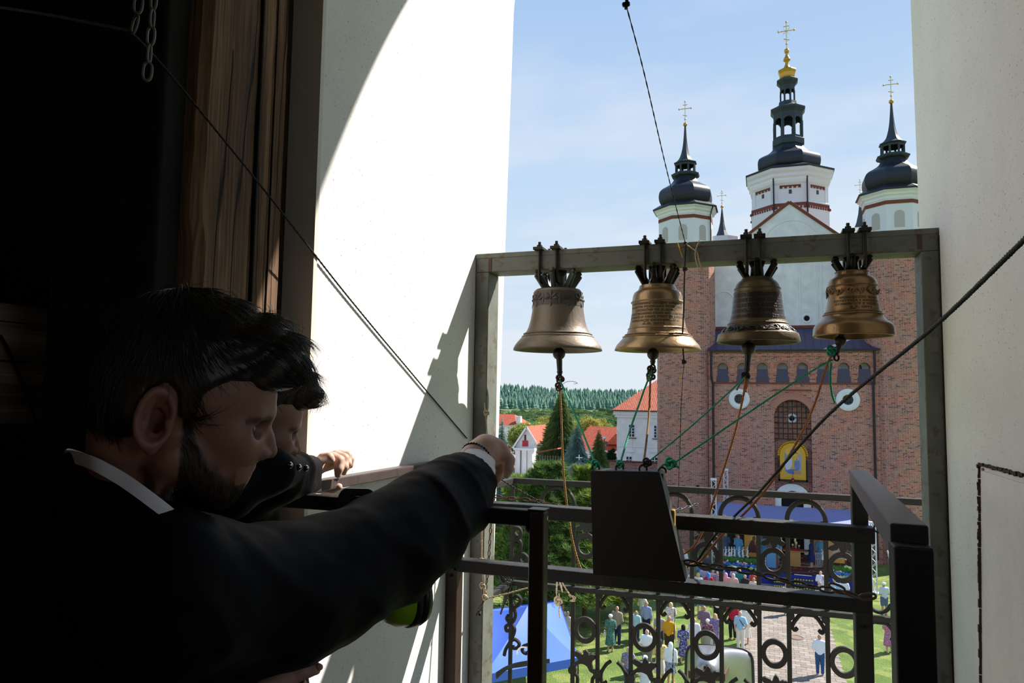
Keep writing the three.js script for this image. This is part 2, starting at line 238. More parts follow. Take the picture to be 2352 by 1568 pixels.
// ---------- steel bell frame ----------
const ZB = -2.3, ZC = -2.35, FT = 11.703, FB = 11.640;
{
  const t = thing('steel_portal', 'grey green steel portal in the opening with four bells hung from its beam', 'portal', V(-.24, FLOOR, ZC));
  obj('beam', [planar(bar(V(XL + .001, (FT + FB) / 2 - .004, ZC), V(XR + .004, (FT + FB) / 2 - .004, ZC), .1, FT - FB - .008, .003)), planar(bar(V(XL + .001, FT - .006, ZC + .001), V(XR + .003, FT - .006, ZC + .001), .103, .017, .002))], Mt.steel, t);
  obj('post', [planar(rbox(.05, FB - FLOOR, .1, .004, XL + .026, (FB + FLOOR) / 2, ZC))], Mt.steel, t);
  obj('post', [planar(rbox(.05, FB - FLOOR, .1, .004, XR - .022, (FB + FLOOR) / 2, ZC))], Mt.steel, t);
  obj('weld_seam', rbox(.012, FT - FB, .002, .001, XL + .055, (FT + FB) / 2, ZB + .001), Mt.rust, t); obj('weld_seam', rbox(.012, .05, .002, .001, XR - .05, FB + .03, ZB + .001), Mt.rust, t);
  obj('bolt', [rod(atZ(1149, 918, ZB - .02), atZ(1153, 917, ZB - .02), .006)], Mt.chrome, t);
}
// gap strip between the frame and the right reveal
obj('sealing_strip', [span(XR - .003, XR + .004, FLOOR, FT - .02, ZB - .06, ZB + .005)], std(0x2a211c, .9)).userData = { label: 'dark rust coloured joint between the right steel post and the plaster', category: 'joint' };
// ---------- gate with cross rails ----------
const ZG = -2.12;
const tubeX = (x0, x1, y0, y1, z0, z1, r = .004) => rbox(x1 - x0, y1 - y0, z1 - z0, r, (x0 + x1) / 2, (y0 + y1) / 2, (z0 + z1) / 2);
{
  const t = thing('crossbar_gate', 'black gate across the opening with two rails carrying the rope box', 'gate', V(-.35, FLOOR, ZG));
  obj('rail', tubeX(-.94, .267, 10.836, 10.877, -2.15, -2.1), Mt.railBlack, t);
  obj('rail', tubeX(-.93, .25, 10.657, 10.694, -2.15, -2.1), Mt.railBlack, t);
  obj('post', tubeX(-.951, -.915, FLOOR, 10.875, -2.15, -2.1), Mt.railBrown, t);
  const px0 = atZ(1962, 1300, -2.1).x, px1 = atZ(2003, 1300, -2.1).x;
  obj('post', tubeX(px0, px1, FLOOR, 10.84, -2.15, -2.101), Mt.railBlack, t);
  for (const [x, y] of [[1978, 1222], [1980, 1440], [1037, 1320]]) { const p = atZ(x, y, -2.1); obj('bolt', [rod(V(p.x, p.y, -2.102), V(p.x, p.y, -2.096), .006, .005, 6)], Mt.iron, t); }
  obj('foot_rail', tubeX(-.93, .25, FLOOR + .06, FLOOR + .1, -2.15, -2.1), Mt.railBlack, t);
}
// ---------- barrier standing just inside, its free post ending in a rounded corner ----------
{
  const R = V(atZ(1236, 1300, -1.22).x, 11.006, -1.22), d = V(atZ(430, 1130, -1.22).x, R.y, R.z), t = thing('inner_barrier', 'black tube barrier with a rounded corner post under the arm of the man', 'barrier', V(R.x, FLOOR, R.z));
  obj('top_rail', bar(V(R.x + .011, R.y - .0145, R.z), V(d.x, R.y - .0145, d.z), .026, .028, .003), Mt.railBlack, t);
  obj('post', [rbox(.028, R.y - FLOOR, .03, .004, R.x, (R.y + FLOOR) / 2 - .001, R.z), rbox(.02, .02, .026, .009, R.x - .015, R.y - .032, R.z)], Mt.railBrown, t);
  obj('cap_plate', rbox(.032, .0025, .032, .001, R.x, R.y + .001, R.z), Mt.railBrown, t);
  obj('rivet', [rod(V(R.x + .0135, R.y - .014, R.z - .005), V(R.x + .0148, R.y - .014, R.z - .005), .004)], Mt.chrome, t);
}
// ---------- the two opened leaves ----------
{
  const t = thing('open_gate_leaf', 'metal gate leaf folded back along the right reveal, top rail browned to stand for light', 'gate', V(.2, FLOOR, -1.5));
  const f = atD(1972, 1097, 1.95), n = atD(2088, 1206, .9), y = 11.05;
  const A = V(f.x, 11.0, f.z), B = V(n.x, 11.03, n.z);
  obj('top_rail', bar(A, B, .044, .04, .004), Mt.railBrown, t);  // brown on the top rail stands for light; posts keep the black
  obj('post', rbox(.044, B.y - FLOOR, .044, .004, B.x, (B.y + FLOOR) / 2 - .003, B.z + .005), Mt.railBlack, t);
  obj('post', rbox(.04, A.y - FLOOR, .04, .004, A.x, (A.y + FLOOR) / 2, A.z), Mt.railBlack, t);
  obj('foot_rail', bar(V(A.x, 9.95, A.z), V(B.x, 9.95, B.z), .04, .04, .004), Mt.railBlack, t);
  obj('hinge_ring', [new THREE.TorusGeometry(.011, .0022, 6, 16).translate(...atZ(2018, 1213, -2.1).toArray())], Mt.iron, t);
}
{
  const t = thing('open_gate_leaf', 'brown metal gate leaf folded against the sunlit left reveal, a hand resting on it', 'gate', V(-.92, FLOOR, -1.6));
  const A = V(-.93, 10.999, -1.97), B = V(-.9, 11.011, -1.05);
  obj('top_rail', bar(A, B, .03, .024, .003), Mt.railBrown, t);
  obj('post', rbox(.03, B.y - FLOOR, .03, .003, B.x, (B.y + FLOOR) / 2, B.z), Mt.railBrown, t);
}
// ---------- trapezoid box that holds the rope eyes ----------
{
  const z = -2.02, P = [[1357, 1081], [1514, 1084], [1575, 1336], [1363, 1319]].map(([x, y]) => atZ(x, y, z)), t = thing('rope_box', 'black trapezoid metal box fixed to the gate rails with rope eyes along its top', 'box', V(P[0].x, P[3].y, z));
  const s = new THREE.Shape(), q = P.map((p) => [p.x, p.y]), r = .006;
  for (let i = 0; i < 4; i++) { const a = q[i], b = q[(i + 1) % 4], L = Math.hypot(b[0] - a[0], b[1] - a[1]), ux = (b[0] - a[0]) / L * r, uy = (b[1] - a[1]) / L * r; i ? s.lineTo(a[0] + ux, a[1] + uy) : s.moveTo(a[0] + ux, a[1] + uy); s.lineTo(b[0] - ux, b[1] - uy); const c = q[(i + 2) % 4], M = Math.hypot(c[0] - b[0], c[1] - b[1]); s.quadraticCurveTo(b[0], b[1], b[0] + (c[0] - b[0]) / M * r, b[1] + (c[1] - b[1]) / M * r); }
  obj('front_plate', extrude(s, .078, .001).translate(0, 0, z - .078), std(0x060505, .6), t);
  for (const [x, y] of [[1368, 1076], [1423, 1076], [1477, 1078], [1521, 1084]]) { const p = atZ(x, y, -2.05); obj('rope_eye', [new THREE.TorusGeometry(.011, .0028, 8, 20, PI * 1.3).rotateZ(-.4).rotateY(.5).translate(p.x, p.y + .002, p.z), rod(V(p.x, p.y - .03, p.z), V(p.x, p.y - .004, p.z), .0035)], Mt.steelRod, t); }
  const a = atZ(1546, 1190, -2.07); obj('foam_wedge', [rbox(.012, .05, .03, .005, a.x, a.y, a.z)], std(0x8a6f22, .9), t, 'yellow foam wedge beside the box');
}
// ================= inside, on the left =================
{
  const t = thing('oak_post', 'tall weathered oak post with deep cracks beside the white reveal', 'post', V(-1.1, FLOOR, -1.2));
  // the broad face looks along the opening; edges worn and wavy
  const y0 = FLOOR, y1 = 13.9, ny = 90, nz = 26, pos = [], idx = [], uv = [], r = rng(8);
  const ring = (y) => { const w = .002 * Math.sin(y * 9) + .004 * fbm3(y * 9, 7, 2, 3), c = .004 * Math.sin(y * 3.3 + 2) + .016 * fbm3(y * 5, 3, 1, 4) - (y > 11.5 ? .0 : .01); return [[-1.012 + w * .4, -1.3], [-1.0 + w * .3, -1.285], [-1.0 + w * .4, -1.203], [-1.028, -1.199], [-1.002 + w * .4, -1.194], [-.997 + w * .5, -1.12], [-1.0 + w, -1.06 + c], [-1.015 + w, -1.043 + c], [-1.16, -1.04 + c], [-1.2, -1.05], [-1.2, -1.3]]; };
  for (let j = 0; j <= ny; j++) { const y = y0 + (y1 - y0) * j / ny, q = ring(y); q.forEach(([x, z], i) => { pos.push(x + (r() - .5) * .0016, y, z); uv.push(i * .06, y * 1); }); }
  const m = 11; for (let j = 0; j < ny; j++) for (let i = 0; i < m - 1; i++) { const a = j * m + i; idx.push(a, a + m, a + 1, a + 1, a + m, a + m + 1); }
  const g = new THREE.BufferGeometry(); g.setAttribute('position', new THREE.Float32BufferAttribute(pos, 3)); g.setAttribute('uv', new THREE.Float32BufferAttribute(uv, 2)); g.setIndex(idx);
  const g2 = g.toNonIndexed(); g2.computeVertexNormals();
  obj('timber', planar(g2), Mt.wood, t);
  obj('crack', [span(-1.006, -.9955, 10.6, 13.9, -1.2005, -1.1965), span(-1.004, -.997, 10.9, 12.3, -1.2475, -1.2455)], std(0x0b0807, 1), t);
}
{ const t = thing('shade_board', 'near black board added over the room side of the oak post, standing for its shade', 'post', V(-1.16, FLOOR, -1.01)); obj('timber', planar(rbox(.26, 4.08, .06, .01, -1.165, FLOOR + 2.045, -1.012)), Mt.darkWood, t); }  // dark board added to cover the oak face that lies in shade
{
  const t = thing('steel_jamb_channel', 'grey painted steel channel up the inner corner of the reveal, lightened to stand in for light', 'channel', V(-.97, FLOOR, ZI));
  obj('channel', [planar(span(-1.034, XL + .003, FLOOR, 13.9, -1.358, -1.345))], Mt.steelLightened, t);
}
{ const a = atX(690, 0, -.99), t = thing('diagonal_brace', 'short end of a diagonal timber brace at the top of the oak post', 'timber', V(-.98, 12.1, -1.3)); obj('timber', planar(bar(V(-1.005, 12.16, -1.33), V(-1.005, 12.42, -1.1), .03, .09, .006)), Mt.wood, t); }
{
  const t = thing('oak_beam', 'grey weathered oak beam behind the head of the man, lightened to stand in for light', 'beam', V(-1.6, 11.1, -1));
  const g = planar(rbox(.22, .256, 2.6, .012, -1.62, 11.258, -.05)); const p = g.attributes.position, u = g.attributes.uv; for (let i = 0; i < p.count; i++) { const a = u.getX(i); u.setXY(i, u.getY(i), a); }
  obj('timber', g, Mt.woodLightened, t);
  obj('crack', [span(-1.512, -1.506, 11.262, 11.2645, -1.34, 0), span(-1.512, -1.5065, 11.345, 11.347, -1.34, -.5)], std(0x0b0807, 1), t);
  obj('wire', [tube([[0, 770], [25, 815], [50, 880], [75, 950], [100, 997], [135, 992]].map(([x, y]) => atX(x, y, -1.495)), .0035, 30, 6)], Mt.black, t, 'black wire hooked over the beam');
}
// brick pier at the back, hardly lit
{
  const t = thing('brick_pier', 'rough brick pier in deep shadow behind the dark post', 'pier', V(-2.4, FLOOR, -1.2));
  obj('mortar', span(-2.6, -2.312, FLOOR, 13.9, -1.3, -.45), std(0x4a4440, 1), t);
  const r = rng(12), v = [0, 1, 2, 3].map((k) => rbox(.03, .068, .24 - k * .006, .006)), ms = [0x6b5a50, 0x75655a, 0x5d4f48].map((c) => std(c, .95));
  for (let j = 0; j < 32; j++) for (let i = 0; i < 3; i++) { const m = new THREE.Mesh(v[(r() * 4) | 0], ms[(r() * 3) | 0]); m.position.set(-2.305 + r() * .006 + 2.4, 11.0 + j * .08 - FLOOR, -1.2 + i * .256 + (j & 1 ? .12 : 0) + 1.2); m.rotation.x = (r() - .5) * .02; m.name = 'brick'; m.castShadow = m.receiveShadow = true; t.add(m); }
}
// chain hanging at the top left, and the wire that runs from it to the frame
{
  const pos = atD(330, 100, 1.02);
  const t = thing('hanging_chain', 'two strands of dull steel chain hanging at the top left in front of the dark', 'chain', pos);
  for (const g of chainLinks([[322, -60], [318, 0], [312, 45], [303, 78]].map(([x, y]) => atD(x, y, 1.02)), .03, .0155, .0022)) obj('link', g, Mt.chainGrey, t);
  for (const g of chainLinks([[356, -60], [352, 10], [347, 70], [342, 130], [336, 184]].map(([x, y]) => atD(x, y, 1.0)), .03, .0155, .0022)) obj('link', g, Mt.chainGrey, t);
}
const wireLabel = (o, l, c) => tag(o, l, c);
wireLabel(obj('pull_wire', rope([[-80, 6], [100, 32], [298, 70]].map(([x, y], i) => atD(x, y, .85 + i * .085)), .0022, 40, 3), Mt.cable), 'thin dark wire crossing the top left corner to the hanging chain', 'wire');
wireLabel(obj('pull_wire', rope([[303, 76], [345, 118], [590, 415], [800, 682], [960, 874], [1072, 1006]].map(([x, y]) => atX(x, y, -.95)), .0024, 120, 3), Mt.cable), 'thin dark wire slanting from the hanging chain down to the left steel post', 'wire');
wireLabel(obj('steel_cable', rope([[2420, 487, .78], [2352, 551, .84], [2150, 746, 1.1], [1900, 955, 1.5], [1745, 1128, 1.85], [1690, 1182, 2.02], [1640, 1232, 2.1], [1600, 1290, 2.12]].map(([x, y, d]) => atD(x, y, d)), .0036, 220, 4, 7), Mt.cable), 'thick black twisted cable slanting across the right post to the rope box', 'cable');
{
  const z = ZB + .012, t = thing('stay_wire', 'thin steel wire dropping from a black clamp past the beam and through the gate', 'wire', V(-.2, 11, z));
  obj('wire', rope([[1437, 8], [1475, 150], [1530, 385], [1574, 558]].map(([x, y], i) => atZ(x, y, [-1.4, -1.57, -1.93, z][i])), .0016, 60, 2), Mt.cable, t);
  obj('wire', rope([[1575, 560], [1572, 640], [1571, 700], [1568, 780], [1571, 832]].map(([x, y]) => atZ(x, y, z)), .0028, 50, 3), Mt.steelRod, t);
  obj('wire', rope([[1571, 832], [1566, 900], [1561, 1050], [1556, 1200], [1550, 1400], [1543, 1580]].map(([x, y]) => atZ(x, y, z)), .0014, 60, 2), Mt.cable, t);
  const c = atZ(1438, 10, -1.4); obj('clamp', [rbox(.016, .009, .009, .003, c.x, c.y, c.z), rod(V(c.x, c.y - .01, c.z), V(c.x + .002, c.y + .014, c.z), .0035)], Mt.black, t);
  for (const [x, y] of [[1575, 560], [1573, 618], [1571, 831]]) obj('knot', [new THREE.TorusKnotGeometry(.0045, .0018, 40, 6, 2, 3).translate(...atZ(x, y, z).toArray())], Mt.steelRod, t);
  obj('twine', rope([[1575, 560], [1592, 572], [1600, 578], [1606, 600], [1613, 622]].map(([x, y]) => atZ(x, y, z + .002)), .0022, 24, 2), Mt.twine, t);
  obj('twine', rope([[1606, 552], [1598, 574], [1597, 590], [1606, 624]].map(([x, y]) => atZ(x, y, z + .004)), .002, 24, 2), Mt.twine, t);
  for (const [a, b, w] of [[[1557, 559], [1568, 592], .006], [[1564, 855], [1559, 878], .0045], [[1613, 622], [1625, 627], .004]]) obj('tape_tag', bar(atZ(...a, z + .004), atZ(...b, z + .004), w, .0025, .0008), Mt.tape, t);
}
// chains about the gate
{
  const t = thing('post_chain', 'rusty thin chain and twine hanging down the left steel post', 'chain', atZ(1125, 1200, -2.27));
  for (const g of chainLinks([[1140, 1085], [1135, 1140], [1128, 1200], [1122, 1290], [1116, 1350], [1112, 1376], [1100, 1400], [1094, 1412]].map(([x, y]) => atZ(x, y, -2.26)), .022, .011, .0017)) obj('link', g, Mt.rust, t);
  obj('twine', rope([[1113, 925], [1118, 985], [1121, 1060], [1110, 1150], [1107, 1280], [1110, 1330], [1116, 1360]].map(([x, y]) => atZ(x, y, -2.25)), .003, 60, 2), Mt.twine, t);
  for (const [x, y] of [[1117, 948], [1107, 1288], [1108, 1345], [1114, 1372]]) obj('knot', [new THREE.TorusKnotGeometry(.006, .0026, 40, 6, 2, 3).translate(...atZ(x, y, -2.25).toArray())], Mt.twine, t);
  const p = atZ(1096, 1409, -2.27); obj('screw', [rod(V(p.x, p.y, -2.3), V(p.x + .012, p.y, -2.262), .004)], Mt.steelRod, t);
  obj('twine', rope([[1114, 1374], [1160, 1364], [1212, 1350]].map(([x, y]) => atZ(x, y, -2.3)), .003, 30, 2), Mt.twine, t);
}
{ const t = thing('gate_chain', 'small rusty chain stretched from the left post along the top rail of the gate', 'chain', atZ(1200, 1148, -2.2)); for (const g of chainLinks([[1136, 1139], [1170, 1144], [1200, 1146], [1240, 1152], [1262, 1157], [1300, 1165]].map(([x, y], i) => atZ(x, y, -2.24)), .03, .014, .0019)) obj('link', g, Mt.rust, t);
  obj('wire', rope([[1143, 1096], [1200, 1130], [1262, 1162]].map(([x, y]) => atZ(x, y, -2.3)), .003, 30, 2), Mt.cable, t); }
{ const t = thing('lock_chain', 'heavy dark chain draped along the lower rail and round the right gate post', 'chain', atZ(1800, 1330, -2.06));
  for (const g of chainLinks([[1572, 1290], [1610, 1296], [1660, 1304], [1700, 1309], [1760, 1322], [1830, 1340], [1890, 1352], [1950, 1362]].map(([x, y]) => atZ(x, y, -2.07)), .042, .02, .0031)) obj('link', g, Mt.lockChain, t);
  for (const g of chainLinks([[1905, 1342], [1925, 1350], [1960, 1366], [1990, 1370], [2010, 1366]].map(([x, y], i) => atZ(x, y, -2.055)), .046, .022, .0034)) obj('link', g, Mt.lockChain, t); }
{ const t = thing('bright_chain', 'short bright steel chain hooked beside the rope box', 'chain', atZ(1570, 1165, -2.2)); for (const g of chainLinks([[1538, 1174], [1570, 1168], [1603, 1158]].map(([x, y]) => atZ(x, y, -2.2)), .017, .011, .0022)) obj('link', g, Mt.chrome, t); }
// ================= bells =================
T.hammer = tex(256, 256, (u, v) => pfbm(u, v, 40, 40, 5, 3), false);
const inscription = (lines, dark, font, rough) => canvasTex(2048, 512, (c, w, h) => {
  c.fillStyle = dark; c.fillRect(0, 0, w, h); const r = rng(4);
  for (let i = 0; i < 9000; i++) { const q = 70 + (r() * 60 | 0); c.fillStyle = `rgba(${q},${q},${q},.35)`; c.fillRect(r() * w, r() * h, 3, 3); }
  c.fillStyle = '#ffffff'; c.textAlign = 'center'; c.textBaseline = 'middle'; c.font = font;
  lines.forEach((l, i) => { c.fillText(l, w / 2, h * (i + .5) / lines.length, 940); });
}, false);
function bellBand(R0, prof, h0, h1, a0, a1, out) {          // a strip of the bell's skin with its own uv, a little proud
  const nu = 60, nv = 16, pos = [], uv = [], idx = [], rad = (h) => { let k = 0; while (k < prof.length - 2 && prof[k + 1][1] < h) k++; const a = prof[k], b = prof[k + 1]; return a[0] + (b[0] - a[0]) * (h - a[1]) / (b[1] - a[1]); };
  for (let j = 0; j <= nv; j++) for (let i = 0; i <= nu; i++) { const h = h0 + (h1 - h0) * j / nv, a = a0 + (a1 - a0) * i / nu, r = rad(h) * R0 + out; pos.push(Math.sin(a) * r, h * R0, Math.cos(a) * r); uv.push(i / nu, j / nv); }
  for (let j = 0; j < nv; j++) for (let i = 0; i < nu; i++) { const a = j * (nu + 1) + i; idx.push(a, a + 1, a + nu + 1, a + 1, a + nu + 2, a + nu + 1); }
  const g = new THREE.BufferGeometry(); g.setAttribute('position', new THREE.Float32BufferAttribute(pos, 3)); g.setAttribute('uv', new THREE.Float32BufferAttribute(uv, 2)); g.setIndex(idx); g.computeVertexNormals(); return g;
}
const bronze = (c, rough, metal = .85) => std(c, rough, metal * .72, { bumpMap: withUV(T.noiseB, 3, 3), bumpScale: .0006, map: withUV(T.noise, 2, 2) });
const P1 = [[1.0, 0], [.99, .045], [.965, .1], [.915, .17], [.855, .24], [.80, .30], [.765, .345], [.762, .36], [.735, .37], [.733, .39], [.705, .42], [.66, .52], [.615, .68], [.583, .88], [.567, 1.06], [.556, 1.2], [.552, 1.29], [.54, 1.335], [.50, 1.37], [.38, 1.39], [.001, 1.40]];
const P2 = [[1.0, 0], [.985, .05], [.95, .12], [.88, .2], [.82, .27], [.80, .31], [.755, .325], [.75, .36], [.72, .375], [.70, .43], [.675, .5], [.67, .52], [.655, .535], [.62, .7], [.59, .9], [.585, 1.1], [.6, 1.115], [.6, 1.15], [.585, 1.17], [.572, 1.28], [.54, 1.36], [.46, 1.42], [.43, 1.44], [.42, 1.52], [.40, 1.54], [.001, 1.545]];
const P3 = [[.985, 0], [1.0, .03], [.985, .1], [.965, .19], [.945, .2], [.935, .215], [.86, .27], [.78, .36], [.72, .45], [.715, .49], [.69, .5], [.665, .58], [.635, .7], [.605, .9], [.582, 1.12], [.575, 1.24], [.565, 1.25], [.56, 1.33], [.555, 1.35], [.51, 1.47], [.44, 1.55], [.40, 1.56], [.38, 1.62], [.33, 1.65], [.001, 1.66]];
const P4 = [[.985, 0], [1.0, .03], [.985, .2], [.965, .27], [.93, .32], [.83, .4], [.76, .47], [.735, .53], [.73, .57], [.7, .585], [.69, .63], [.665, .66], [.625, .85], [.6, 1.05], [.592, 1.25], [.6, 1.3], [.615, 1.31], [.615, 1.35], [.6, 1.37], [.597, 1.42], [.57, 1.5], [.5, 1.57], [.44, 1.6], [.42, 1.64], [.415, 1.72], [.39, 1.74], [.001, 1.745]];
function inner(prof) { return prof.slice(0, -1).map(([r, h]) => [Math.max(.01, r - .055 - .02 * Math.min(1, h)), h]).concat([[.01, prof[prof.length - 1][1] - .12]]); }
function bell({ x, y, R, prof, mat, label, bolts, clapper, band, crown }) {
  const c = atZ(x, y, ZC), t = thing('bell', label, 'bell', V(c.x, c.y, ZC));
  const at = (g) => g.translate(c.x, c.y, ZC), S = (p) => p.map(([r, h]) => [r * R, h * R]);
  const fine = (p) => new THREE.SplineCurve(p.map(([a, b]) => new THREE.Vector2(a, b)));
  obj('body', at(lathe([...S(inner(prof)).reverse(), ...S(prof)], 72)), mat, t);
  const top = prof[prof.length - 1][1] * R, gap = FB - c.y - top, cm = crown;
  // argent: six bent loops gathered under the beam
  for (let k = 0; k < 6; k++) {
    const a = k / 6 * 2 * PI + .5, r1 = R * .27, r2 = R * .5, g = [bar(V(r1, top - .004, 0), V(r2, top + gap * .8, 0), R * .15, R * .1, R * .03, V(0, 0, 1)), bar(V(r2, top + gap * .74, 0), V(r2 * .86, top + gap * .99, 0), R * .15, R * .1, R * .03, V(0, 0, 1))].map((q) => q.rotateY(a));
    obj('crown_loop', g.map(at), cm, t);
  }
  obj('crown_core', at(lathe([[R * .17, top - .004], [R * .15, top + gap * .6], [R * .2, top + gap], [.001, top + gap]], 16)), cm, t);
  // U bolts over the beam
  for (const [bx, by] of bolts) {
    const p = atZ(bx, by, ZB + .008), xf = p.x, yb = FB - gap * .55 - .012;
    const u = obj('u_bolt', [tube([V(xf, FT + .03, ZB + .008), V(xf, FT - .02, ZB + .008), V(xf, FB, ZB + .008), V(xf, yb + .018, ZB + .006), V(xf, yb + .004, ZB - .006), V(xf, yb, ZC), V(xf, yb + .004, ZB - .094), V(xf, yb + .018, ZB - .106), V(xf, FB, ZB - .108), V(xf, FT + .03, ZB - .108)], .0052, 60, 8, false, .2)], Mt.steelRod, t);
    obj('clamp_plate', rbox(.034, .01, .16, .0015, xf, FT + .0055, ZC), Mt.steelRod, u);
    for (const z of [ZB + .008, ZB - .108]) obj('nut', new THREE.CylinderGeometry(.0095, .0095, .009, 6).translate(xf, FT + .015, z), Mt.iron, u);
  }
  const [bx, by, br, sx, sy] = clapper, b = atZ(bx, by, ZC), s = atZ(sx, sy, ZC), dir = s.clone().sub(b).normalize();
  const cl = obj('clapper', [ball(b, br, 20).scale(1, 1, 1), rod(b.clone().addScaledVector(dir, -R * 1.0), b, .008, .01), rod(b, s.clone().addScaledVector(dir, -.012), br * .52, br * .4, 14), rod(s.clone().addScaledVector(dir, -.014), s, br * .5, br * .3, 10)], std(0x40393a, .42, .75), t);
  obj('clapper_ring', [new THREE.TorusGeometry(.009, .003, 8, 18).rotateY(.7).translate(s.x, s.y - .008, s.z)], Mt.iron, cl);
  if (band) band(t, c, at);
  return t;
}
const bandMesh = (t, at, R, prof, h0, h1, a0, a1, out, m, name = 'inscription_band') => obj(name, at(bellBand(R, prof, h0, h1, a0, a1, out)), m, t);
const textMat = (color, rough, lines, font, metal = .85) => {
  const bump = inscription(lines, '#5a5a5a', font), col = new THREE.Color(color), base = '#' + col.getHexString(), pat = '#' + col.clone().multiplyScalar(.22).getHexString(), top = '#' + col.clone().multiplyScalar(1.25).getHexString();
  const map = canvasTex(2048, 512, (c, w, h) => { c.fillStyle = base; c.fillRect(0, 0, w, h); const r = rng(4); for (let i = 0; i < 5000; i++) { c.fillStyle = r() < .5 ? 'rgba(0,0,0,.12)' : 'rgba(255,240,200,.08)'; c.fillRect(r() * w, r() * h, 4, 4); } c.textAlign = 'center'; c.textBaseline = 'middle'; c.font = font; lines.forEach((l, i) => { const y = h * (i + .5) / lines.length; c.lineWidth = 9; c.lineJoin = 'round'; c.strokeStyle = pat; c.strokeText(l, w / 2, y, 940); c.fillStyle = pat; c.fillText(l, w / 2, y + 4, 940); c.fillStyle = top; c.globalAlpha = .35; c.fillText(l, w / 2, y - 2, 940); c.globalAlpha = 1; }); });  // patina outlines the letters; the lighter offset copy is a painted highlight
  return std(0xffffff, rough, metal, { map, bumpMap: bump, bumpScale: .003 });
};
const beads = (t, at, R, prof, hs, m) => { for (const [h, q] of hs) { let k = 0; while (k < prof.length - 2 && prof[k + 1][1] < h) k++; const a = prof[k], b = prof[k + 1], r = (a[0] + (b[0] - a[0]) * (h - a[1]) / (b[1] - a[1])) * R; obj('moulding', at(new THREE.TorusGeometry(r, q, 6, 72).rotateX(PI / 2).translate(0, h * R, 0)), m, t); } };
// raised ornament: leaves and twigs round the bell
function frieze(t, c, R, prof, h, n, m, seed, size = 1, kind = 0) {
  const r = rng(seed), gs = []; let k = 0; while (k < prof.length - 2 && prof[k + 1][1] < h) k++; const a = prof[k], b = prof[k + 1], rad = (a[0] + (b[0] - a[0]) * (h - a[1]) / (b[1] - a[1])) * R, lean = Math.atan2(a[0] - b[0], b[1] - a[1]);
  const put = (g, th, dy = 0) => gs.push(g.rotateX(-lean).translate(0, dy, rad + .0006 - Math.tan(lean) * dy).rotateY(th).translate(c.x, c.y + h * R, ZC));
  for (let i = 0; i < n; i++) {
    const th = i / n * 2 * PI, w = 2 * PI / n * rad;
    if (kind === 0) { for (const [dx, dy, ro] of [[0, .3, 0], [0, -.3, PI], [.25, 0, -PI / 2], [-.25, 0, PI / 2], [.2, .2, -.8], [-.2, .2, .8]]) put(new THREE.SphereGeometry(1, 8, 6).scale(w * .07, w * .17, .0022).rotateZ(ro).translate(dx * w, dy * w, 0), th); put(new THREE.SphereGeometry(.004 * size, 8, 6), th); const L = new THREE.SphereGeometry(1, 8, 6).scale(w * .09, w * .34, .002); put(L, th + PI / n); put(new THREE.TubeGeometry(new THREE.CatmullRomCurve3([V(-w * .5, 0, 0), V(-w * .25, .004, .001), V(0, -.002, 0), V(w * .25, .004, .001), V(w * .5, 0, 0)]), 12, .0012, 5), th + PI / n / 2); }
    else { put(new THREE.TubeGeometry(new THREE.CatmullRomCurve3([V(-w * .5, .008, 0), V(-w * .2, -.004, .001), V(w * .1, .006, .0015), V(w * .3, -.008, 0), V(w * .5, .008, 0)]), 16, .0022 * size, 6), th); for (let q = 0; q < 6; q++) put(new THREE.SphereGeometry(1, 8, 6).scale(.003 * size, (.008 + r() * .006) * size, .0022).rotateZ(r() * 6.3).translate((r() - .5) * w * .8, (r() - .3) * .016 * size, .0008), th); put(new THREE.SphereGeometry(1, 8, 6).scale(.006 * size, .004 * size, .003), th + .3 / n); }
  }
  obj('relief_frieze', gs, m, t);
}
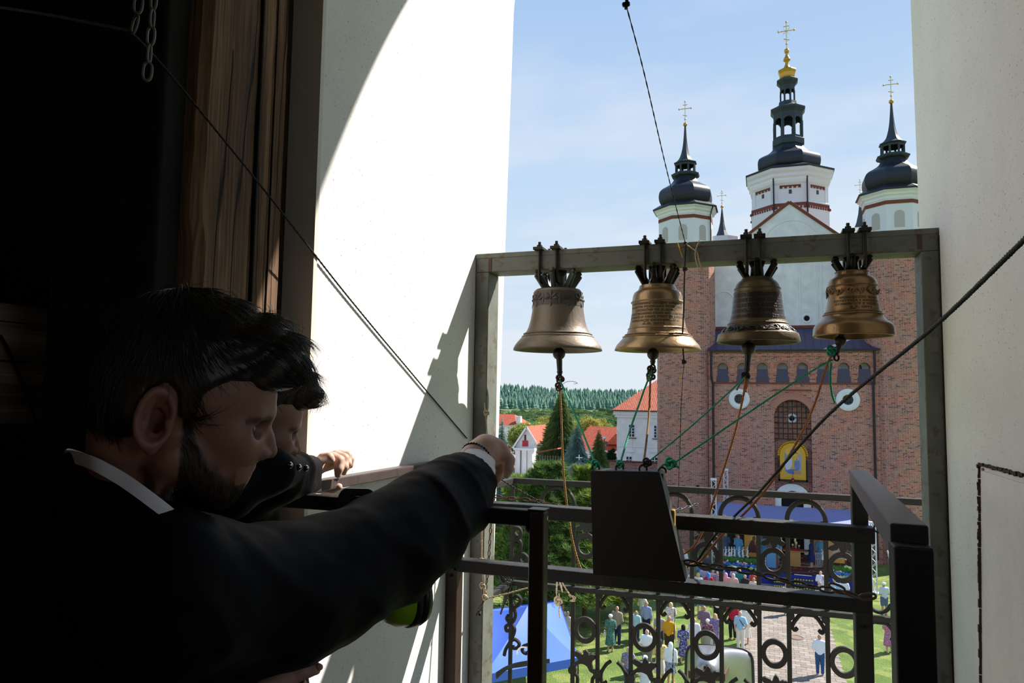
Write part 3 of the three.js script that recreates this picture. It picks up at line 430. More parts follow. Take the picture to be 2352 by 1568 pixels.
{
  const m1 = bronze(0x7c7064, .5, .6), d1 = std(0x55504a, .55, .45);
  bell({ x: 1280.5, y: 805, R: .152, prof: P1, mat: m1, crown: std(0x4f5450, .5, .6), label: 'largest bell, dull brown grey bronze with a leaf frieze, first from the left', bolts: [[1239, 590], [1278, 585]], clapper: [1284, 812, .0215, 1286, 862],
    band: (t, c, at) => { bandMesh(t, at, .152, P1, .98, 1.28, 0, 2 * PI, .0008, d1, 'dark_band'); frieze(t, c, .152, P1, 1.12, 9, d1, 2); beads(t, at, .152, P1, [[.3, .0022], [.36, .0026], [1.3, .0016]], m1); } });
  const m2 = bronze(0xa48868, .32, .9), n2 = std(0x7c5f3c, .5, .8, { bumpMap: withUV(T.hammer, 8, 3), bumpScale: .001 });
  bell({ x: 1510, y: 805, R: .139, prof: P2, mat: m2, crown: std(0x2b241d, .4, .7), label: 'golden bronze bell with seven lines of raised Polish lettering, second from the left', bolts: [[1481, 580], [1517, 576]], clapper: [1500, 813, .0195, 1499, 838],
    band: (t, c, at) => { const tx = textMat(0x9a8060, .5, ['UFUNDOWANO DZIĘKI OFIAROM', 'ZEBRANYM PODCZAS KONCERTU', 'CHORÓW 15.X.2010', 'ORGANIZOWANEGO PRZEZ MUZEUM IKON', 'W SUPRAŚLU ORAZ PRZY WSPARCIU', 'FUNDACJI OIKONOMOS', 'A.D. 2011'], 'bold 62px sans-serif', .5); bandMesh(t, at, .139, P2, .54, 1.1, -PI * .97, PI * .97, .0004, tx); beads(t, at, .139, P2, [[.31, .0022], [.36, .002], [.5, .0022], [1.13, .0025], [1.44, .002]], m2); } });
  const m3 = bronze(0x675a42, .42, .8), n3 = std(0x3a332c, .38, .5);
  bell({ x: 1741, y: 787, R: .1245, prof: P3, mat: m3, crown: std(0x1f1c18, .45, .6), label: 'dark patinated bell with raised Cyrillic lettering, third from the left', bolts: [[1714, 562], [1745, 558]], clapper: [1719, 800, .0215, 1715, 856],
    band: (t, c, at) => { const tx = textMat(0x3a332c, .38, ['КОЛОКОЛЪ СЕЙ ПОЖЕРТВОВАНЪ', 'ЖИТЕЛЯМИ ГОРОДА БЕЛОСТОКА', 'ЕЛИСАВЕТОЙ, АЛЕКСѢЕМЪ', 'ІОАННОМЪ, ПАВЛОМЪ, НИНОЙ', 'Екатериной въ лѣто Господне'], 'bold 78px serif', .5); bandMesh(t, at, .1245, P3, .56, 1.22, -PI * .97, PI * .97, .0004, tx); bandMesh(t, at, .1245, P3, .225, .42, 0, 2 * PI, .0006, n3, 'dark_band'); frieze(t, c, .1245, P3, .3, 9, n3, 5, .9, 1); beads(t, at, .1245, P3, [[.2, .0022], [.46, .0022], [.5, .0016], [1.245, .0014], [1.35, .0018], [1.56, .0016]], m3); } });
  const m4 = bronze(0x9a7a56, .3, .9);
  bell({ x: 1960, y: 773, R: .113, prof: P4, mat: m4, crown: std(0x2b241d, .4, .7), label: 'smallest golden bell with birds in relief above its lettering, rightmost of the bells', bolts: [[1948, 545], [1986, 545]], clapper: [1930, 783, .017, 1921, 815],
    band: (t, c, at) => { const tx = textMat(0x9c7c54, .4, ['', '', '', 'WDZIĘCZNI BOGU', 'KRYSTYNA I KRZYSZTOF', 'STAWECCY Z DZIEĆMI', 'R.P. 2011'], 'bold 66px sans-serif', .6); bandMesh(t, at, .113, P4, .68, 1.28, -PI * .93, PI * 1.07, .0004, tx); frieze(t, c, .113, P4, 1.15, 7, m4, 9, 1, 1); beads(t, at, .113, P4, [[.57, .0022], [.63, .0018], [1.33, .0022], [1.72, .0016]], m4); } });
}
// ropes from the clappers to the box and to the pedals
const zz = (pts, z0, z1) => pts.map(([x, y], i) => atZ(x, y, z0 + (z1 - z0) * i / (pts.length - 1)));
const ropeThing = (name, label, cat, parts) => { const t = thing(name, label, cat, parts[0][1][0]); for (const [n, pts, r, m, s, k] of parts) obj(n, rope(pts, r, Math.max(24, pts.length * 22), s ?? 3, k ?? 7), m, t); return t; };
const knotsOn = (t, list, m, s = .006) => { for (const [x, y, z] of list) obj('knot', [new THREE.TorusKnotGeometry(s, s * .42, 48, 6, 2, 3).translate(...atZ(x, y, z).toArray())], m, t); };
{
  let t = ropeThing('clapper_rope', 'green cord from the clapper of the largest bell to the first eye of the box', 'rope', [['cord', zz([[1286, 872], [1300, 905], [1335, 985], [1366, 1062]], ZC, -2.05), .0032, Mt.green], ['tail', zz([[1366, 1064], [1352, 1060], [1344, 1056]], -2.05, -2.05), .0032, Mt.green], ['wire_hook', zz([[1290, 885], [1300, 877], [1318, 876], [1326, 880], [1318, 881]], ZC, ZC), .0012, Mt.iron, 1]]); knotsOn(t, [[1286, 870, ZC], [1284, 888, ZC]], Mt.rust, .009); knotsOn(t, [[1367, 1066, -2.05]], Mt.green, .008);
  t = ropeThing('clapper_rope', 'green cord from the lettered golden bell to the second eye of the box', 'rope', [['cord', zz([[1498, 848], [1478, 900], [1448, 985], [1424, 1066]], ZC, -2.05), .0032, Mt.green]]); knotsOn(t, [[1496, 850, ZC], [1494, 865, ZC]], Mt.rust, .009); knotsOn(t, [[1424, 1066, -2.05]], Mt.green, .007);
  t = ropeThing('clapper_rope', 'green cord from the dark bell slanting left to the third eye of the box', 'rope', [['cord', zz([[1712, 864], [1690, 886], [1600, 968], [1488, 1062]], ZC, -2.05), .0026, Mt.green], ['tail', zz([[1706, 872], [1698, 884], [1692, 896]], ZC, ZC), .0026, Mt.green]]); knotsOn(t, [[1486, 1062, -2.05], [1712, 864, ZC]], Mt.iron, .008);
  t = ropeThing('clapper_rope', 'long green cord slanting from the smallest bell to the last eye of the box', 'rope', [['cord', zz([[1912, 826], [1860, 855], [1700, 960], [1550, 1062]], ZC, -2.05), .0032, Mt.green], ['tail', zz([[1909, 832], [1907, 868], [1911, 905], [1918, 926]], ZC, ZC), .0034, Mt.green], ['loop', zz([[1546, 1066], [1525, 1066], [1512, 1080]], -2.05, -2.05), .003, Mt.green], ['tail', zz([[1540, 1062], [1560, 1074]], -2.05, -2.05), .0036, Mt.green]]); knotsOn(t, [[1540, 1064, -2.05], [1911, 806, ZC]], Mt.green, .01);
  t = ropeThing('pedal_rope', 'golden brown rope hanging from the largest bell down behind the gate', 'rope', [['cord', zz([[1285, 880], [1289, 950], [1294, 1080], [1305, 1180], [1318, 1255], [1332, 1300], [1348, 1340]], ZC, ZC), .0036, std(0xa07a3c, .6)]]);
  t = ropeThing('pedal_rope', 'brown rope hanging from the lettered golden bell to the box', 'rope', [['cord', zz([[1494, 868], [1490, 960], [1484, 1020], [1478, 1068]], ZC, -2.06), .0034, Mt.brownRope]]);
  t = ropeThing('pedal_rope', 'orange rope with black flecks hanging from the dark bell', 'rope', [['cord', zz([[1713, 862], [1709, 900], [1690, 985], [1650, 1115], [1612, 1222], [1590, 1258], [1562, 1276]], ZC, -2.2), .0036, Mt.orange, 4], ['cord', zz([[1715, 866], [1712, 900]], ZC, ZC), .005, Mt.orange]]);
  obj('fleck_yarn', rope(zz([[1713, 862], [1709, 900], [1690, 985], [1650, 1115], [1612, 1222], [1590, 1258], [1562, 1276]], ZC, -2.2), .0036, 150, 1, 7, .82, .26), Mt.black, t);
  t = ropeThing('pedal_rope', 'orange rope with black flecks sagging from the smallest bell to the box', 'rope', [['cord', zz([[1912, 812], [1900, 838], [1872, 925], [1846, 985], [1790, 1082], [1735, 1152], [1650, 1238], [1620, 1276], [1600, 1293], [1566, 1301]], ZC, -2.2), .0036, Mt.orange, 4]]);
  obj('fleck_yarn', rope(zz([[1912, 812], [1900, 838], [1872, 925], [1846, 985], [1790, 1082], [1735, 1152], [1650, 1238], [1620, 1276], [1600, 1293], [1566, 1301]], ZC, -2.2), .0036, 180, 1, 7, .82, .26), Mt.black, t);
}
// ================= the church =================
const ZF = -57, cx0 = 1824.5;
const M2 = {
  brick: std(0xffffff, .9, 0, { map: withUV(T.brick, 1 / 3.1), bumpMap: withUV(T.brickB, 1 / 3.1), bumpScale: .012 }),
  stucco: std(0xf3f2f8, .92, 0, { map: withUV(T.noise, .12) }), copper: std(0x262b33, .42, .35), copperMat: std(0x2f3b42, .55, .2), slate: std(0x45415a, .5, .25), gold: std(0xc79a45, .3, .9), goldLeaf: std(0xc9992c, .35, .7),
  redBrick: std(0x7a4236, .9), pipe: std(0x2b2730, .5, .3), voussoir: std(0xb07a6a, .9), window: std(0x2c323c, .15, 0), lattice: std(0x2a1d1b, .7), whiteTrim: std(0xe6e7ee, .85), darkHole: std(0x08080a, .9),
};
const church = thing('church', 'brick and white fortified church with dark domes, gilded crosses and four corner towers', 'church', V(2, 0, ZF));
{
  const F = (x, y) => atZ(x, y, ZF), xl = F(1637, 900).x, xr = F(2012, 900).x, yt = F(1824, 804).y;
  const s = shapeOf([[xl - .3, 0], [xr + .3, 0], [xr + .3, yt], [xl - .3, yt]]);
  const arch = (x0, x1, y0, ys) => { const h = new THREE.Path(), r = (x1 - x0) / 2, c = (x0 + x1) / 2; h.moveTo(x0, y0); h.lineTo(x1, y0); h.lineTo(x1, ys); h.absarc(c, ys, r, 0, PI, false); h.lineTo(x0, y0); return h; };
  const NX = [1660, 1706, 1751, 1797, 1843, 1891, 1938, 1986], yn0 = F(1800, 877).y, ynm = F(1800, 847).y, r0 = .385, yns = F(1800, 833).y - r0;
  const nx = NX.map((p) => F(p, 860).x);
  nx.forEach((x) => s.holes.push(arch(x - r0, x + r0, yn0, yns)));
  const px0 = F(1778, 980).x, px1 = F(1864, 980).x, pr = (px1 - px0) / 2, pc = (px0 + px1) / 2, pys = F(1821, 918).y - pr;
  s.holes.push(arch(px0, px1, .02, pys));
  const O = [[1698, 916, 25.5], [1947.5, 918, 26.5]].map(([x, y, r]) => [F(x, y), r]), k = (F(1850, 900).x - F(1800, 900).x) / 50;
  for (const [c] of O) { const h = new THREE.Path(); h.absarc(c.x, c.y, 12 * k, 0, 2 * PI, false); s.holes.push(h); }
  obj('brick_front', planar(extrude(s, 1.0, 0, 16).translate(0, 0, ZF - 1)), M2.brick, church);
  obj('niche_wall', planar(span(px0 - .2, px1 + .2, 0, pys + pr + .2, ZF - .62, ZF - .55)), M2.brick, church);
  // frieze niches: pale back, dark metal apron
  nx.forEach((x, i) => {
    const a = obj('niche_apron', new THREE.ExtrudeGeometry(shapeOf([[-.37, ynm - yn0], [.37, ynm - yn0], [.40, .45], [.46, .3], [.47, -.02], [-.47, -.02], [-.46, .3], [-.40, .45]]), { depth: .05, bevelEnabled: false }).translate(x, yn0, ZF - .02), M2.slate, church);
    obj('niche_back', span(x - .45, x + .45, yn0, yns + .5, ZF - .8, ZF - .75), M2.stucco, church);
    const ox = (i - 3.5) * .035; obj('niche_oculus', [new THREE.TorusGeometry(.26, .05, 8, 24).translate(x + .1 - ox * 4, yns + .02, ZF - .72), new THREE.CylinderGeometry(.2, .2, .02, 20).rotateX(PI / 2).translate(x + .1 - ox * 4, yns + .02, ZF - .73)], i === 0 || i === 7 ? M2.window : M2.whiteTrim, church);
    const vs = []; for (let q = 0; q < 13; q++) { const an = PI * (q + .5) / 13; vs.push(rbox(.085, .2, .08, .01).translate(0, r0 + .11, 0).rotateZ(an - PI / 2).translate(x, yns, ZF + .02)); }
    obj('arch_bricks', vs, M2.voussoir, church).userData.kind = 'stuff';
    if (i < 7) obj('frieze_band', [span(x + r0 + .1, nx[i + 1] - r0 - .1, yn0 + .62, yn0 + .8, ZF, ZF + .07), span(x + r0 + .1, nx[i + 1] - r0 - .1, yn0 + .28, yn0 + .44, ZF, ZF + .07)], M2.voussoir, church);
  });
  obj('frieze_course', [span(xl, xr, yn0 - .16, yn0 - .03, ZF, ZF + .06)], M2.redBrick, church);
  obj('eaves_course', planar(span(xl, xr, yt - .45, yt - .2, ZF, ZF + .1)), M2.brick, church);
  { const vs = []; for (let q = 0; q < 34; q++) { const an = PI * (.16 + .68 * (q + .5) / 34); vs.push(rbox(.1, .5, .12, .01).translate(0, pr + .27, 0).rotateZ(an - PI / 2).translate(pc, pys, ZF + .02)); } obj('arch_bricks', vs, M2.voussoir, church).userData.kind = 'stuff'; }
  obj('label_course', [span(px0 - .05, px1 + .05, F(1821, 897).y, F(1821, 894).y, ZF, ZF + .1)], M2.redBrick, church);
  // round windows
  O.forEach(([c, r]) => {
    const R = r * k, g = lathe([[12 * k, -.3], [12 * k, .05], [14 * k, .1], [17 * k, .06], [18 * k, .12], [21 * k, .12], [22.5 * k, .06], [R, .1], [R, -.02]], 40).rotateX(PI / 2).translate(c.x, c.y, ZF);
    const w = obj('round_window', g, M2.whiteTrim, church);
    obj('pane', new THREE.CylinderGeometry(12.2 * k, 12.2 * k, .03, 30).rotateX(PI / 2).translate(c.x, c.y, ZF - .2), M2.window, w);
    const gs = []; for (let q = -1; q <= 1; q++) { gs.push(span(c.x + q * 6 * k - .02, c.x + q * 6 * k + .02, c.y - 11 * k, c.y + 11 * k, ZF - .18, ZF - .15)); gs.push(span(c.x - 11 * k, c.x + 11 * k, c.y + q * 6 * k - .02, c.y + q * 6 * k + .02, ZF - .18, ZF - .15)); } gs.push(new THREE.TorusGeometry(6 * k, .025, 6, 24).translate(c.x, c.y, ZF - .17)); obj('glazing_bars', gs, M2.lattice, w);
  });
  // lattice in the portal with a small round window behind it
  { const y0 = F(1821, 1009).y, gs = [], top = (x) => pys + Math.sqrt(Math.max(0, pr * pr - (x - pc) ** 2)); for (let q = 1; q < 8; q++) { const x = px0 + (px1 - px0) * q / 8; gs.push(span(x - .035, x + .035, y0, top(x), ZF - .34, ZF - .28)); } for (let q = 0; q < 8; q++) { const y = y0 + q * .4, hw = y > pys ? Math.sqrt(Math.max(0, pr * pr - (y - pys) ** 2)) : pr; gs.push(span(pc - hw, pc + hw, y - .035, y + .035, ZF - .36, ZF - .3)); } obj('portal_lattice', gs, M2.lattice, church);
    const c = F(1821, 961); const w = obj('round_window', lathe([[.18, -.05], [.2, .06], [.3, .07], [.37, .04], [.38, -.05]], 28).rotateX(PI / 2).translate(pc - .03, c.y, ZF - .5), M2.whiteTrim, church); obj('pane', new THREE.CylinderGeometry(.19, .19, .03, 20).rotateX(PI / 2).translate(pc - .03, c.y, ZF - .52), M2.darkHole, w); }
  // white door arch
  { const c = F(1821, 1170), a = F(1778, 1170).x, b = F(1864, 1170).x, R = (b - a) / 2 - .02, sh = new THREE.Shape(), mid = (a + b) / 2; const ys = F(1821, 1112).y - R; sh.moveTo(a + .02, 0); sh.lineTo(a + .02, ys); sh.absarc(mid, ys, R, PI, 0, true); sh.lineTo(b - .02, 0); const r = R * .62; sh.lineTo(mid + r, 0); sh.lineTo(mid + r, ys); sh.absarc(mid, ys, r, 0, PI, false); sh.lineTo(mid - r, 0); obj('door_surround', extrude(sh, .3, .02).translate(0, 0, ZF - .5), M2.whiteTrim, church); obj('door_leaf', span(mid - r, mid + r, 0, ys + r, ZF - .5, ZF - .44), M2.darkHole, church); }
  // icon over the door
  { const a = F(1792, 1100), b = F(1850, 1030), mid = (a.x + b.x) / 2, w = (b.x - a.x) / 2, ys = F(1821, 1045).y, sh = new THREE.Shape(); sh.moveTo(-w, a.y - ys); sh.lineTo(w, a.y - ys); sh.lineTo(w, 0); sh.absarc(0, 0, w, 0, PI, false);
    const tx = canvasTex(256, 512, (c, W, H) => { c.fillStyle = '#cfa23c'; c.fillRect(0, 0, W, H); const r = rng(3); const blob = (col, x, y, rx, ry, ro = 0) => { c.fillStyle = col; c.beginPath(); c.ellipse(x, y, rx, ry, ro, 0, 7); c.fill(); }; c.fillStyle = '#8a8ea0'; c.fillRect(30, 120, 40, 300); c.fillStyle = '#9a9ab0'; c.fillRect(190, 150, 40, 270); blob('#d8b04a', 120, 110, 80, 70); blob('#5d6f9c', 120, 90, 16, 34, .4); blob('#b06a4a', 160, 120, 34, 14, .3); blob('#c8c6d0', 80, 300, 40, 100, .15); blob('#e2c060', 90, 205, 24, 24); blob('#8a6a50', 90, 206, 12, 14); blob('#6f7fae', 178, 310, 34, 95); blob('#e2c060', 176, 220, 22, 22); blob('#8a6a50', 176, 221, 11, 13); blob('#5a6fa6', 130, 420, 80, 40); c.fillStyle = '#b48a5a'; c.fillRect(140, 400, 80, 60); });
    const q = obj('icon_panel', extrude(sh, .06).translate(mid, ys, ZF + .02), M2.goldLeaf, church, 'arched gold icon painting above the door');
    const face = new THREE.ShapeGeometry(sh, 20), uv = face.attributes.uv, p = face.attributes.position; for (let i = 0; i < p.count; i++) uv.setXY(i, (p.getX(i) + w) / (2 * w), (p.getY(i) - (a.y - ys)) / (w - (a.y - ys))); face.scale(.84, .88, 1).translate(mid, ys - .04, ZF + .09);
    obj('picture', face, std(0xffffff, .6, 0, { map: tx }), q);
    const rim = []; for (let i = 0; i <= 22; i++) { const an = PI * i / 22; rim.push(ball(V(mid + Math.cos(an) * (w + .1), ys + Math.sin(an) * (w + .1), ZF + .1), .095, 8)); } obj('beaded_rim', rim, M2.goldLeaf, q); obj('frame', [span(mid - w - .12, mid + w + .12, a.y - .16, a.y + .02, ZF, ZF + .1), span(mid - w - .14, mid - w, a.y - .1, ys - .35, ZF, ZF + .1), span(mid + w, mid + w + .14, a.y - .1, ys - .35, ZF, ZF + .1)], std(0x1c1412, .6), q);
    const l = F(1821, 1100); obj('oil_lamp', [ball(V(l.x, l.y, ZF + .3), .1, 10), rod(V(l.x, l.y, ZF + .3), V(l.x, l.y + .5, ZF + .12), .012)], std(0x1a0d0d, .4), q); obj('lamp_glass', [ball(V(l.x, l.y - .06, ZF + .34), .07, 10)], std(0xc01818, .2, 0, { emissive: 0xa01010, emissiveIntensity: .6 }), q); }
  // downspouts
  for (const [x, d] of [[1637, 1], [2010, -1]]) { const b = F(x, 1000).x + .02 * d; obj('downspout', [tube([V(b - .08 * d, yt, ZF + .25), V(b - .08 * d, F(x, 868).y, ZF + .25), V(b + .04 * d, F(x, 885).y, ZF + .2), V(b + .04 * d, .3, ZF + .2)], .085, 40, 8, false, .1)], M2.pipe, church); }
  // lean-to metal roof behind the brick front
  const zg = -61, G = (x, y) => atZ(x, y, zg), yb = G(1824, 753).y;
  { const q = [V(xl - .3, yt, ZF + .25), V(xr + .3, yt, ZF + .25), V(xr + .3, yb, zg), V(xl - .3, yb, zg)], g = new THREE.BufferGeometry().setFromPoints([q[0], q[1], q[2], q[0], q[2], q[3]]); g.computeVertexNormals(); obj('porch_roof', [g], M2.slate, church); const gs = []; for (let i = 0; i <= 22; i++) { const t = i / 22; gs.push(bar(q[0].clone().lerp(q[1], t), q[3].clone().lerp(q[2], t), .03, .07, 0)); } obj('roof_seams', gs, M2.slate, church); obj('gutter', bar(V(xl - .2, yt - .02, ZF + .28), V(xr + .2, yt - .02, ZF + .28), .16, .14, .03), M2.pipe, church); obj('ridge_course', planar(span(xl, xr, yb - .02, yb + .2, zg - .01, zg + .06)), M2.redBrick, church); }
  // white gable front
  { const ap = G(1813, 464), e0 = G(1725, 533), e1 = G(1916, 533), sl = (ap.y - e0.y) / (ap.x - e0.x), sr = (ap.y - e1.y) / (e1.x - ap.x), wl = G(1637, 700).x - .3, wr = G(2006, 700).x, yl = ap.y - sl * (ap.x - wl), yr = ap.y - sr * (wr - ap.x);
    obj('gable_front', [extrude(shapeOf([[wl, 0], [wr, 0], [wr, yr], [ap.x, ap.y], [wl, yl]]), .8).translate(0, 0, zg - .8)], M2.stucco, church);
    obj('gable_coping', [bar(V(wl, yl, zg), V(ap.x, ap.y, zg), .3, .22, .03), bar(V(ap.x, ap.y, zg), V(wr, yr, zg), .3, .22, .03)], M2.redBrick, church);
    for (const x of [1798, 1837, 1877]) { const c = G(x, 680).x; obj('pilaster_strip', span(c - .05, c + .05, yb, G(x, 560).y, zg, zg + .06), M2.stucco, church); }
    for (const [x, y, r] of [[1663, 690, 23], [1965, 690, 30], [1818, 565, 66]]) { const c = G(x, y), kk = k * 1.07; obj('blind_arch', [new THREE.TorusGeometry(r * kk, .06, 6, 30, PI).translate(c.x, c.y, zg), span(c.x - r * kk - .06, c.x - r * kk + .06, yb, c.y, zg, zg + .06), span(c.x + r * kk - .06, c.x + r * kk + .06, yb, c.y, zg, zg + .06)], M2.stucco, church); }
    const c = G(1853, 731); const w = obj('round_window', lathe([[.2, -.1], [.22, .03], [.3, .08], [.4, .03], [.42, 0]], 28).rotateX(PI / 2).translate(c.x, c.y, zg), M2.whiteTrim, church); obj('pane', new THREE.CylinderGeometry(.21, .21, .02, 20).rotateX(PI / 2).translate(c.x, c.y, zg + .02), M2.darkHole, w);
    obj('nave_wall', [span(wl, wr, 0, yl - .2, zg - 22, zg - .4)], M2.stucco, church);
    { const zb = zg - 22; const g = extrude(shapeOf([[wl - .3, yl], [wr + .3, yr], [ap.x, ap.y]]), 21.5).translate(0, 0, zb); obj('nave_roof', g, M2.redBrick, church); }
    obj('roof_railing', [0, 1, 2, 3].map((i) => [rod(G(1925 + i * 6, 545).setZ(zg - 3), G(1925 + i * 6, 520).setZ(zg - 3), .03)]).concat([[rod(G(1915, 522).setZ(zg - 3), G(1950, 522).setZ(zg - 3), .025)]]), M2.pipe, church); }
  // crosses
  function cross(p, h, parent, star) { const r = h * .018, g = [rod(V(p.x, p.y, p.z), V(p.x, p.y + h, p.z), r), rod(V(p.x - h * .27, p.y + h * .66, p.z), V(p.x + h * .27, p.y + h * .66, p.z), r), rod(V(p.x - h * .1, p.y + h * .84, p.z), V(p.x + h * .1, p.y + h * .84, p.z), r), rod(V(p.x - h * .1, p.y + h * .36, p.z), V(p.x + h * .1, p.y + h * .3, p.z), r)]; for (const [x, y] of [[-.27, .66], [.27, .66], [0, 1], [0, .16]]) g.push(ball(V(p.x + x * h, p.y + y * h, p.z), h * .045, 8)); if (star) for (let i = 0; i < 4; i++) { const a = PI / 4 + i * PI / 2; g.push(rod(V(p.x, p.y + h * .66, p.z), V(p.x + Math.cos(a) * h * .16, p.y + h * .66 + Math.sin(a) * h * .16, p.z), r * .5)); } obj('cross', g, std(0xd8c7a0, .3, .8), parent); }
  // corner towers
  const zc = -58.6, kx = (atZ(1637, 900, zc).x - atZ(1513, 900, zc).x) / 124, Y = (py) => atZ(1576, py, zc).y, oct = 1 / Math.cos(PI / 8);
  const fine = (L) => new THREE.SplineCurve(L.map(([a, b]) => new THREE.Vector2(a, b))).getPoints(L.length * 4).map((p) => [Math.max(.05, p.x), p.y]);
  function tower(x) {
    const P = (list, n = 8) => prism(list.map(([h, py]) => [h * kx * oct, Y(py)]), n, x, 0, zc);
    const shaft = obj('corner_tower', planar(prism([[62 * kx * oct, 0], [62 * kx * oct, Y(590)]], 16, x, 0, zc)), M2.brick, church);
    obj('white_drum', [P([[60, 592], [60, 505], [61.5, 503], [61.5, 498], [65, 496], [66, 492], [70, 489], [70, 485]])], M2.stucco, shaft);
    obj('brick_band', [P([[60.9, 514.5], [61, 507]])], M2.redBrick, shaft);
    for (let i = 0; i < 8; i++) { const a = i * PI / 4 + PI / 8 * 0, g = new THREE.Shape(); g.moveTo(-.32, 0); g.lineTo(.32, 0); g.lineTo(.32, .9); g.absarc(0, .9, .32, 0, PI, false); obj('blind_window', [new THREE.ExtrudeGeometry(g, { depth: .06, bevelEnabled: false, curveSegments: 8 }).translate(0, Y(562), 60 * kx - .02).rotateY(a + .0).translate(x, 0, zc)], std(0xb9b2ae, .95), shaft); }
    const eave = obj('eaves', [P([[70, 487], [73.5, 486], [73.5, 484], [58, 474], [54, 472]])], M2.copper, shaft);
    obj('dome', [P(fine([[54, 474], [58, 467], [60, 459], [60, 451], [58, 443], [52, 436], [42, 430], [33, 424], [28, 418], [25, 412], [24, 407]]))], M2.copper, shaft);
    obj('lantern_base', [P([[24, 409], [30, 407], [32, 404], [32, 402], [27, 401], [27, 399], [20, 398]])], M2.copperMat, shaft);
    const cols = []; for (let i = 0; i < 8; i++) { const a = i * PI / 4 + PI / 8, r = 21 * kx * oct; cols.push(rod(V(x + Math.sin(a) * r, Y(400), zc + Math.cos(a) * r), V(x + Math.sin(a) * r, Y(379), zc + Math.cos(a) * r), 2.3 * kx, 2.3 * kx, 8)); }
    obj('lantern_columns', cols, M2.copperMat, shaft);
    obj('lantern_arches', [P([[20, 382], [22.5, 382], [22.5, 378], [25.5, 377], [26, 375]])], M2.copperMat, shaft);
    obj('spire', [P([[25.5, 377], ...fine([[25.5, 376], [18, 370], [12.5, 362], [8.6, 350], [5.8, 336], [4, 320], [2.8, 304], [2, 290]])])], M2.copperMat, shaft);
    obj('ball', [ball(V(x, Y(286), zc), 5 * kx, 16)], M2.gold, shaft); cross(V(x, Y(281), zc), (Y(233) - Y(281)), shaft);
    obj('drainpipe', [tube([V(x + 66 * kx, Y(486), zc + 1.2), V(x + 60 * kx, Y(505), zc + 1.1), V(x + 60 * kx, Y(590), zc + 1.1)], .05, 16, 6, false, .1)], M2.pipe, shaft);
    for (const [dx, py] of [[14, 690], [-16, 905], [30, 1115]]) obj('slit_window', [span(x + dx * kx - .1, x + dx * kx + .1, Y(py + 9), Y(py - 9), zc + 61 * kx - .1, zc + 61 * kx + .02)], M2.darkHole, shaft);
  }
  tower(atZ(1576, 800, zc).x); tower(atZ(2063, 800, zc).x);
  // slim rear towers behind: only their tips rise over the roof
  { const zr = -76, kr = (atZ(1700, 500, zr).x - atZ(1650, 500, zr).x) / 50; for (const px of [1658.5, 1977]) { const x = atZ(px, 500, zr).x, sh = obj('rear_tower', [prism([[1.7, 0], [1.7, atZ(1658, 548, zr).y], [.2, atZ(1658, 546, zr).y]], 8, x, 0, zr)], M2.stucco, church); const Yr = (p) => atZ(1658, p, zr).y; obj('spire', [prism([[17, 548], [15, 545], [9, 530], [5, 512], [3, 495], [1.2, 479]].map(([h, p]) => [h * kr * oct, Yr(p)]), 8, x, 0, zr)], M2.copperMat, sh); obj('ball', ball(V(x, Yr(475), zr), 3.7 * kr, 12), M2.gold, sh); cross(V(x, Yr(471), zr), Yr(438) - Yr(471), sh); } }
  // central tower
  { const zt = -70, kt = (atZ(1850, 500, zt).x - atZ(1800, 500, zt).x) / 50, x = atZ(1811.5, 400, zt).x, Yt = (p) => atZ(1811, p, zt).y, Q = (list, n = 8) => prism(list.map(([h, p]) => [h * kt * oct, Yt(p)]), n, x, 0, zt);
    const d = obj('central_tower', [Q([[88, 700], [88, 484], [86, 482], [86, 446], [89, 442], [91, 436], [91, 432], [94, 428], [94, 422], [98, 417], [99, 410]])], M2.stucco, church);
    obj('eaves', [Q([[99, 411], [101, 410], [101, 407], [74, 397], [65, 396]])], M2.copper, d);
    obj('brick_band', [Q([[88.6, 494], [88.6, 487]])], M2.redBrick, d);
    for (let i = 0; i < 8; i++) { const a = i * PI / 4, dog = []; for (let q = -5; q <= 5; q++) dog.push(box(.17, .2, .1, q * .29, Yt(497), 88 * kt)); obj('saw_tooth_course', [dog.map((g) => g.rotateY(a).translate(x, 0, zt))], M2.redBrick, d); const R = 86 * kt; const fr = [box(1.75, .12, .12, 0, Yt(449), R)]; for (let q = -2; q <= 2; q++) fr.push(box(.22, .18, .12, q * .38, Yt(452), R)); obj('window_hood', fr.map((g) => g.rotateY(a).translate(x, 0, zt)), M2.redBrick, d); obj('small_window', [box(.24, .36, .08, 0, Yt(462), R).rotateY(a).translate(x, 0, zt)], M2.window, d); obj('recess_edge', [box(.08, 1.5, .1, -.95, Yt(464), R).rotateY(a).translate(x, 0, zt), box(.08, 1.5, .1, .95, Yt(464), R).rotateY(a).translate(x, 0, zt)], M2.stucco, d); }
    for (const a of [-PI / 8, PI / 8]) { const R = 90 * kt * oct; obj('drainpipe', [rod(V(x + Math.sin(a) * R, Yt(520), zt + Math.cos(a) * R), V(x + Math.sin(a) * R, Yt(410), zt + Math.cos(a) * R), .07)], M2.pipe, d); }
    obj('dome', [Q(fine([[65, 398], [70, 393], [72, 386], [72, 376], [69, 368], [60, 362], [49, 357], [41, 351], [36, 345], [33, 338]]))], M2.copper, d);
    const tier = (r, y0, y1, cap, body) => { const c = []; for (let i = 0; i < 8; i++) { const a = i * PI / 4 + PI / 8; c.push(rod(V(x + Math.sin(a) * r * kt, Yt(y0), zt + Math.cos(a) * r * kt), V(x + Math.sin(a) * r * kt, Yt(y1), zt + Math.cos(a) * r * kt), r * .105 * kt, r * .105 * kt, 8)); } obj('lantern_columns', c, M2.copperMat, d); };
    obj('lantern_base', [Q([[32, 341], [36.5, 337], [36.5, 325], [34, 323], [34, 319], [20, 319]])], M2.copperMat, d);
    tier(34, 320, 285); 
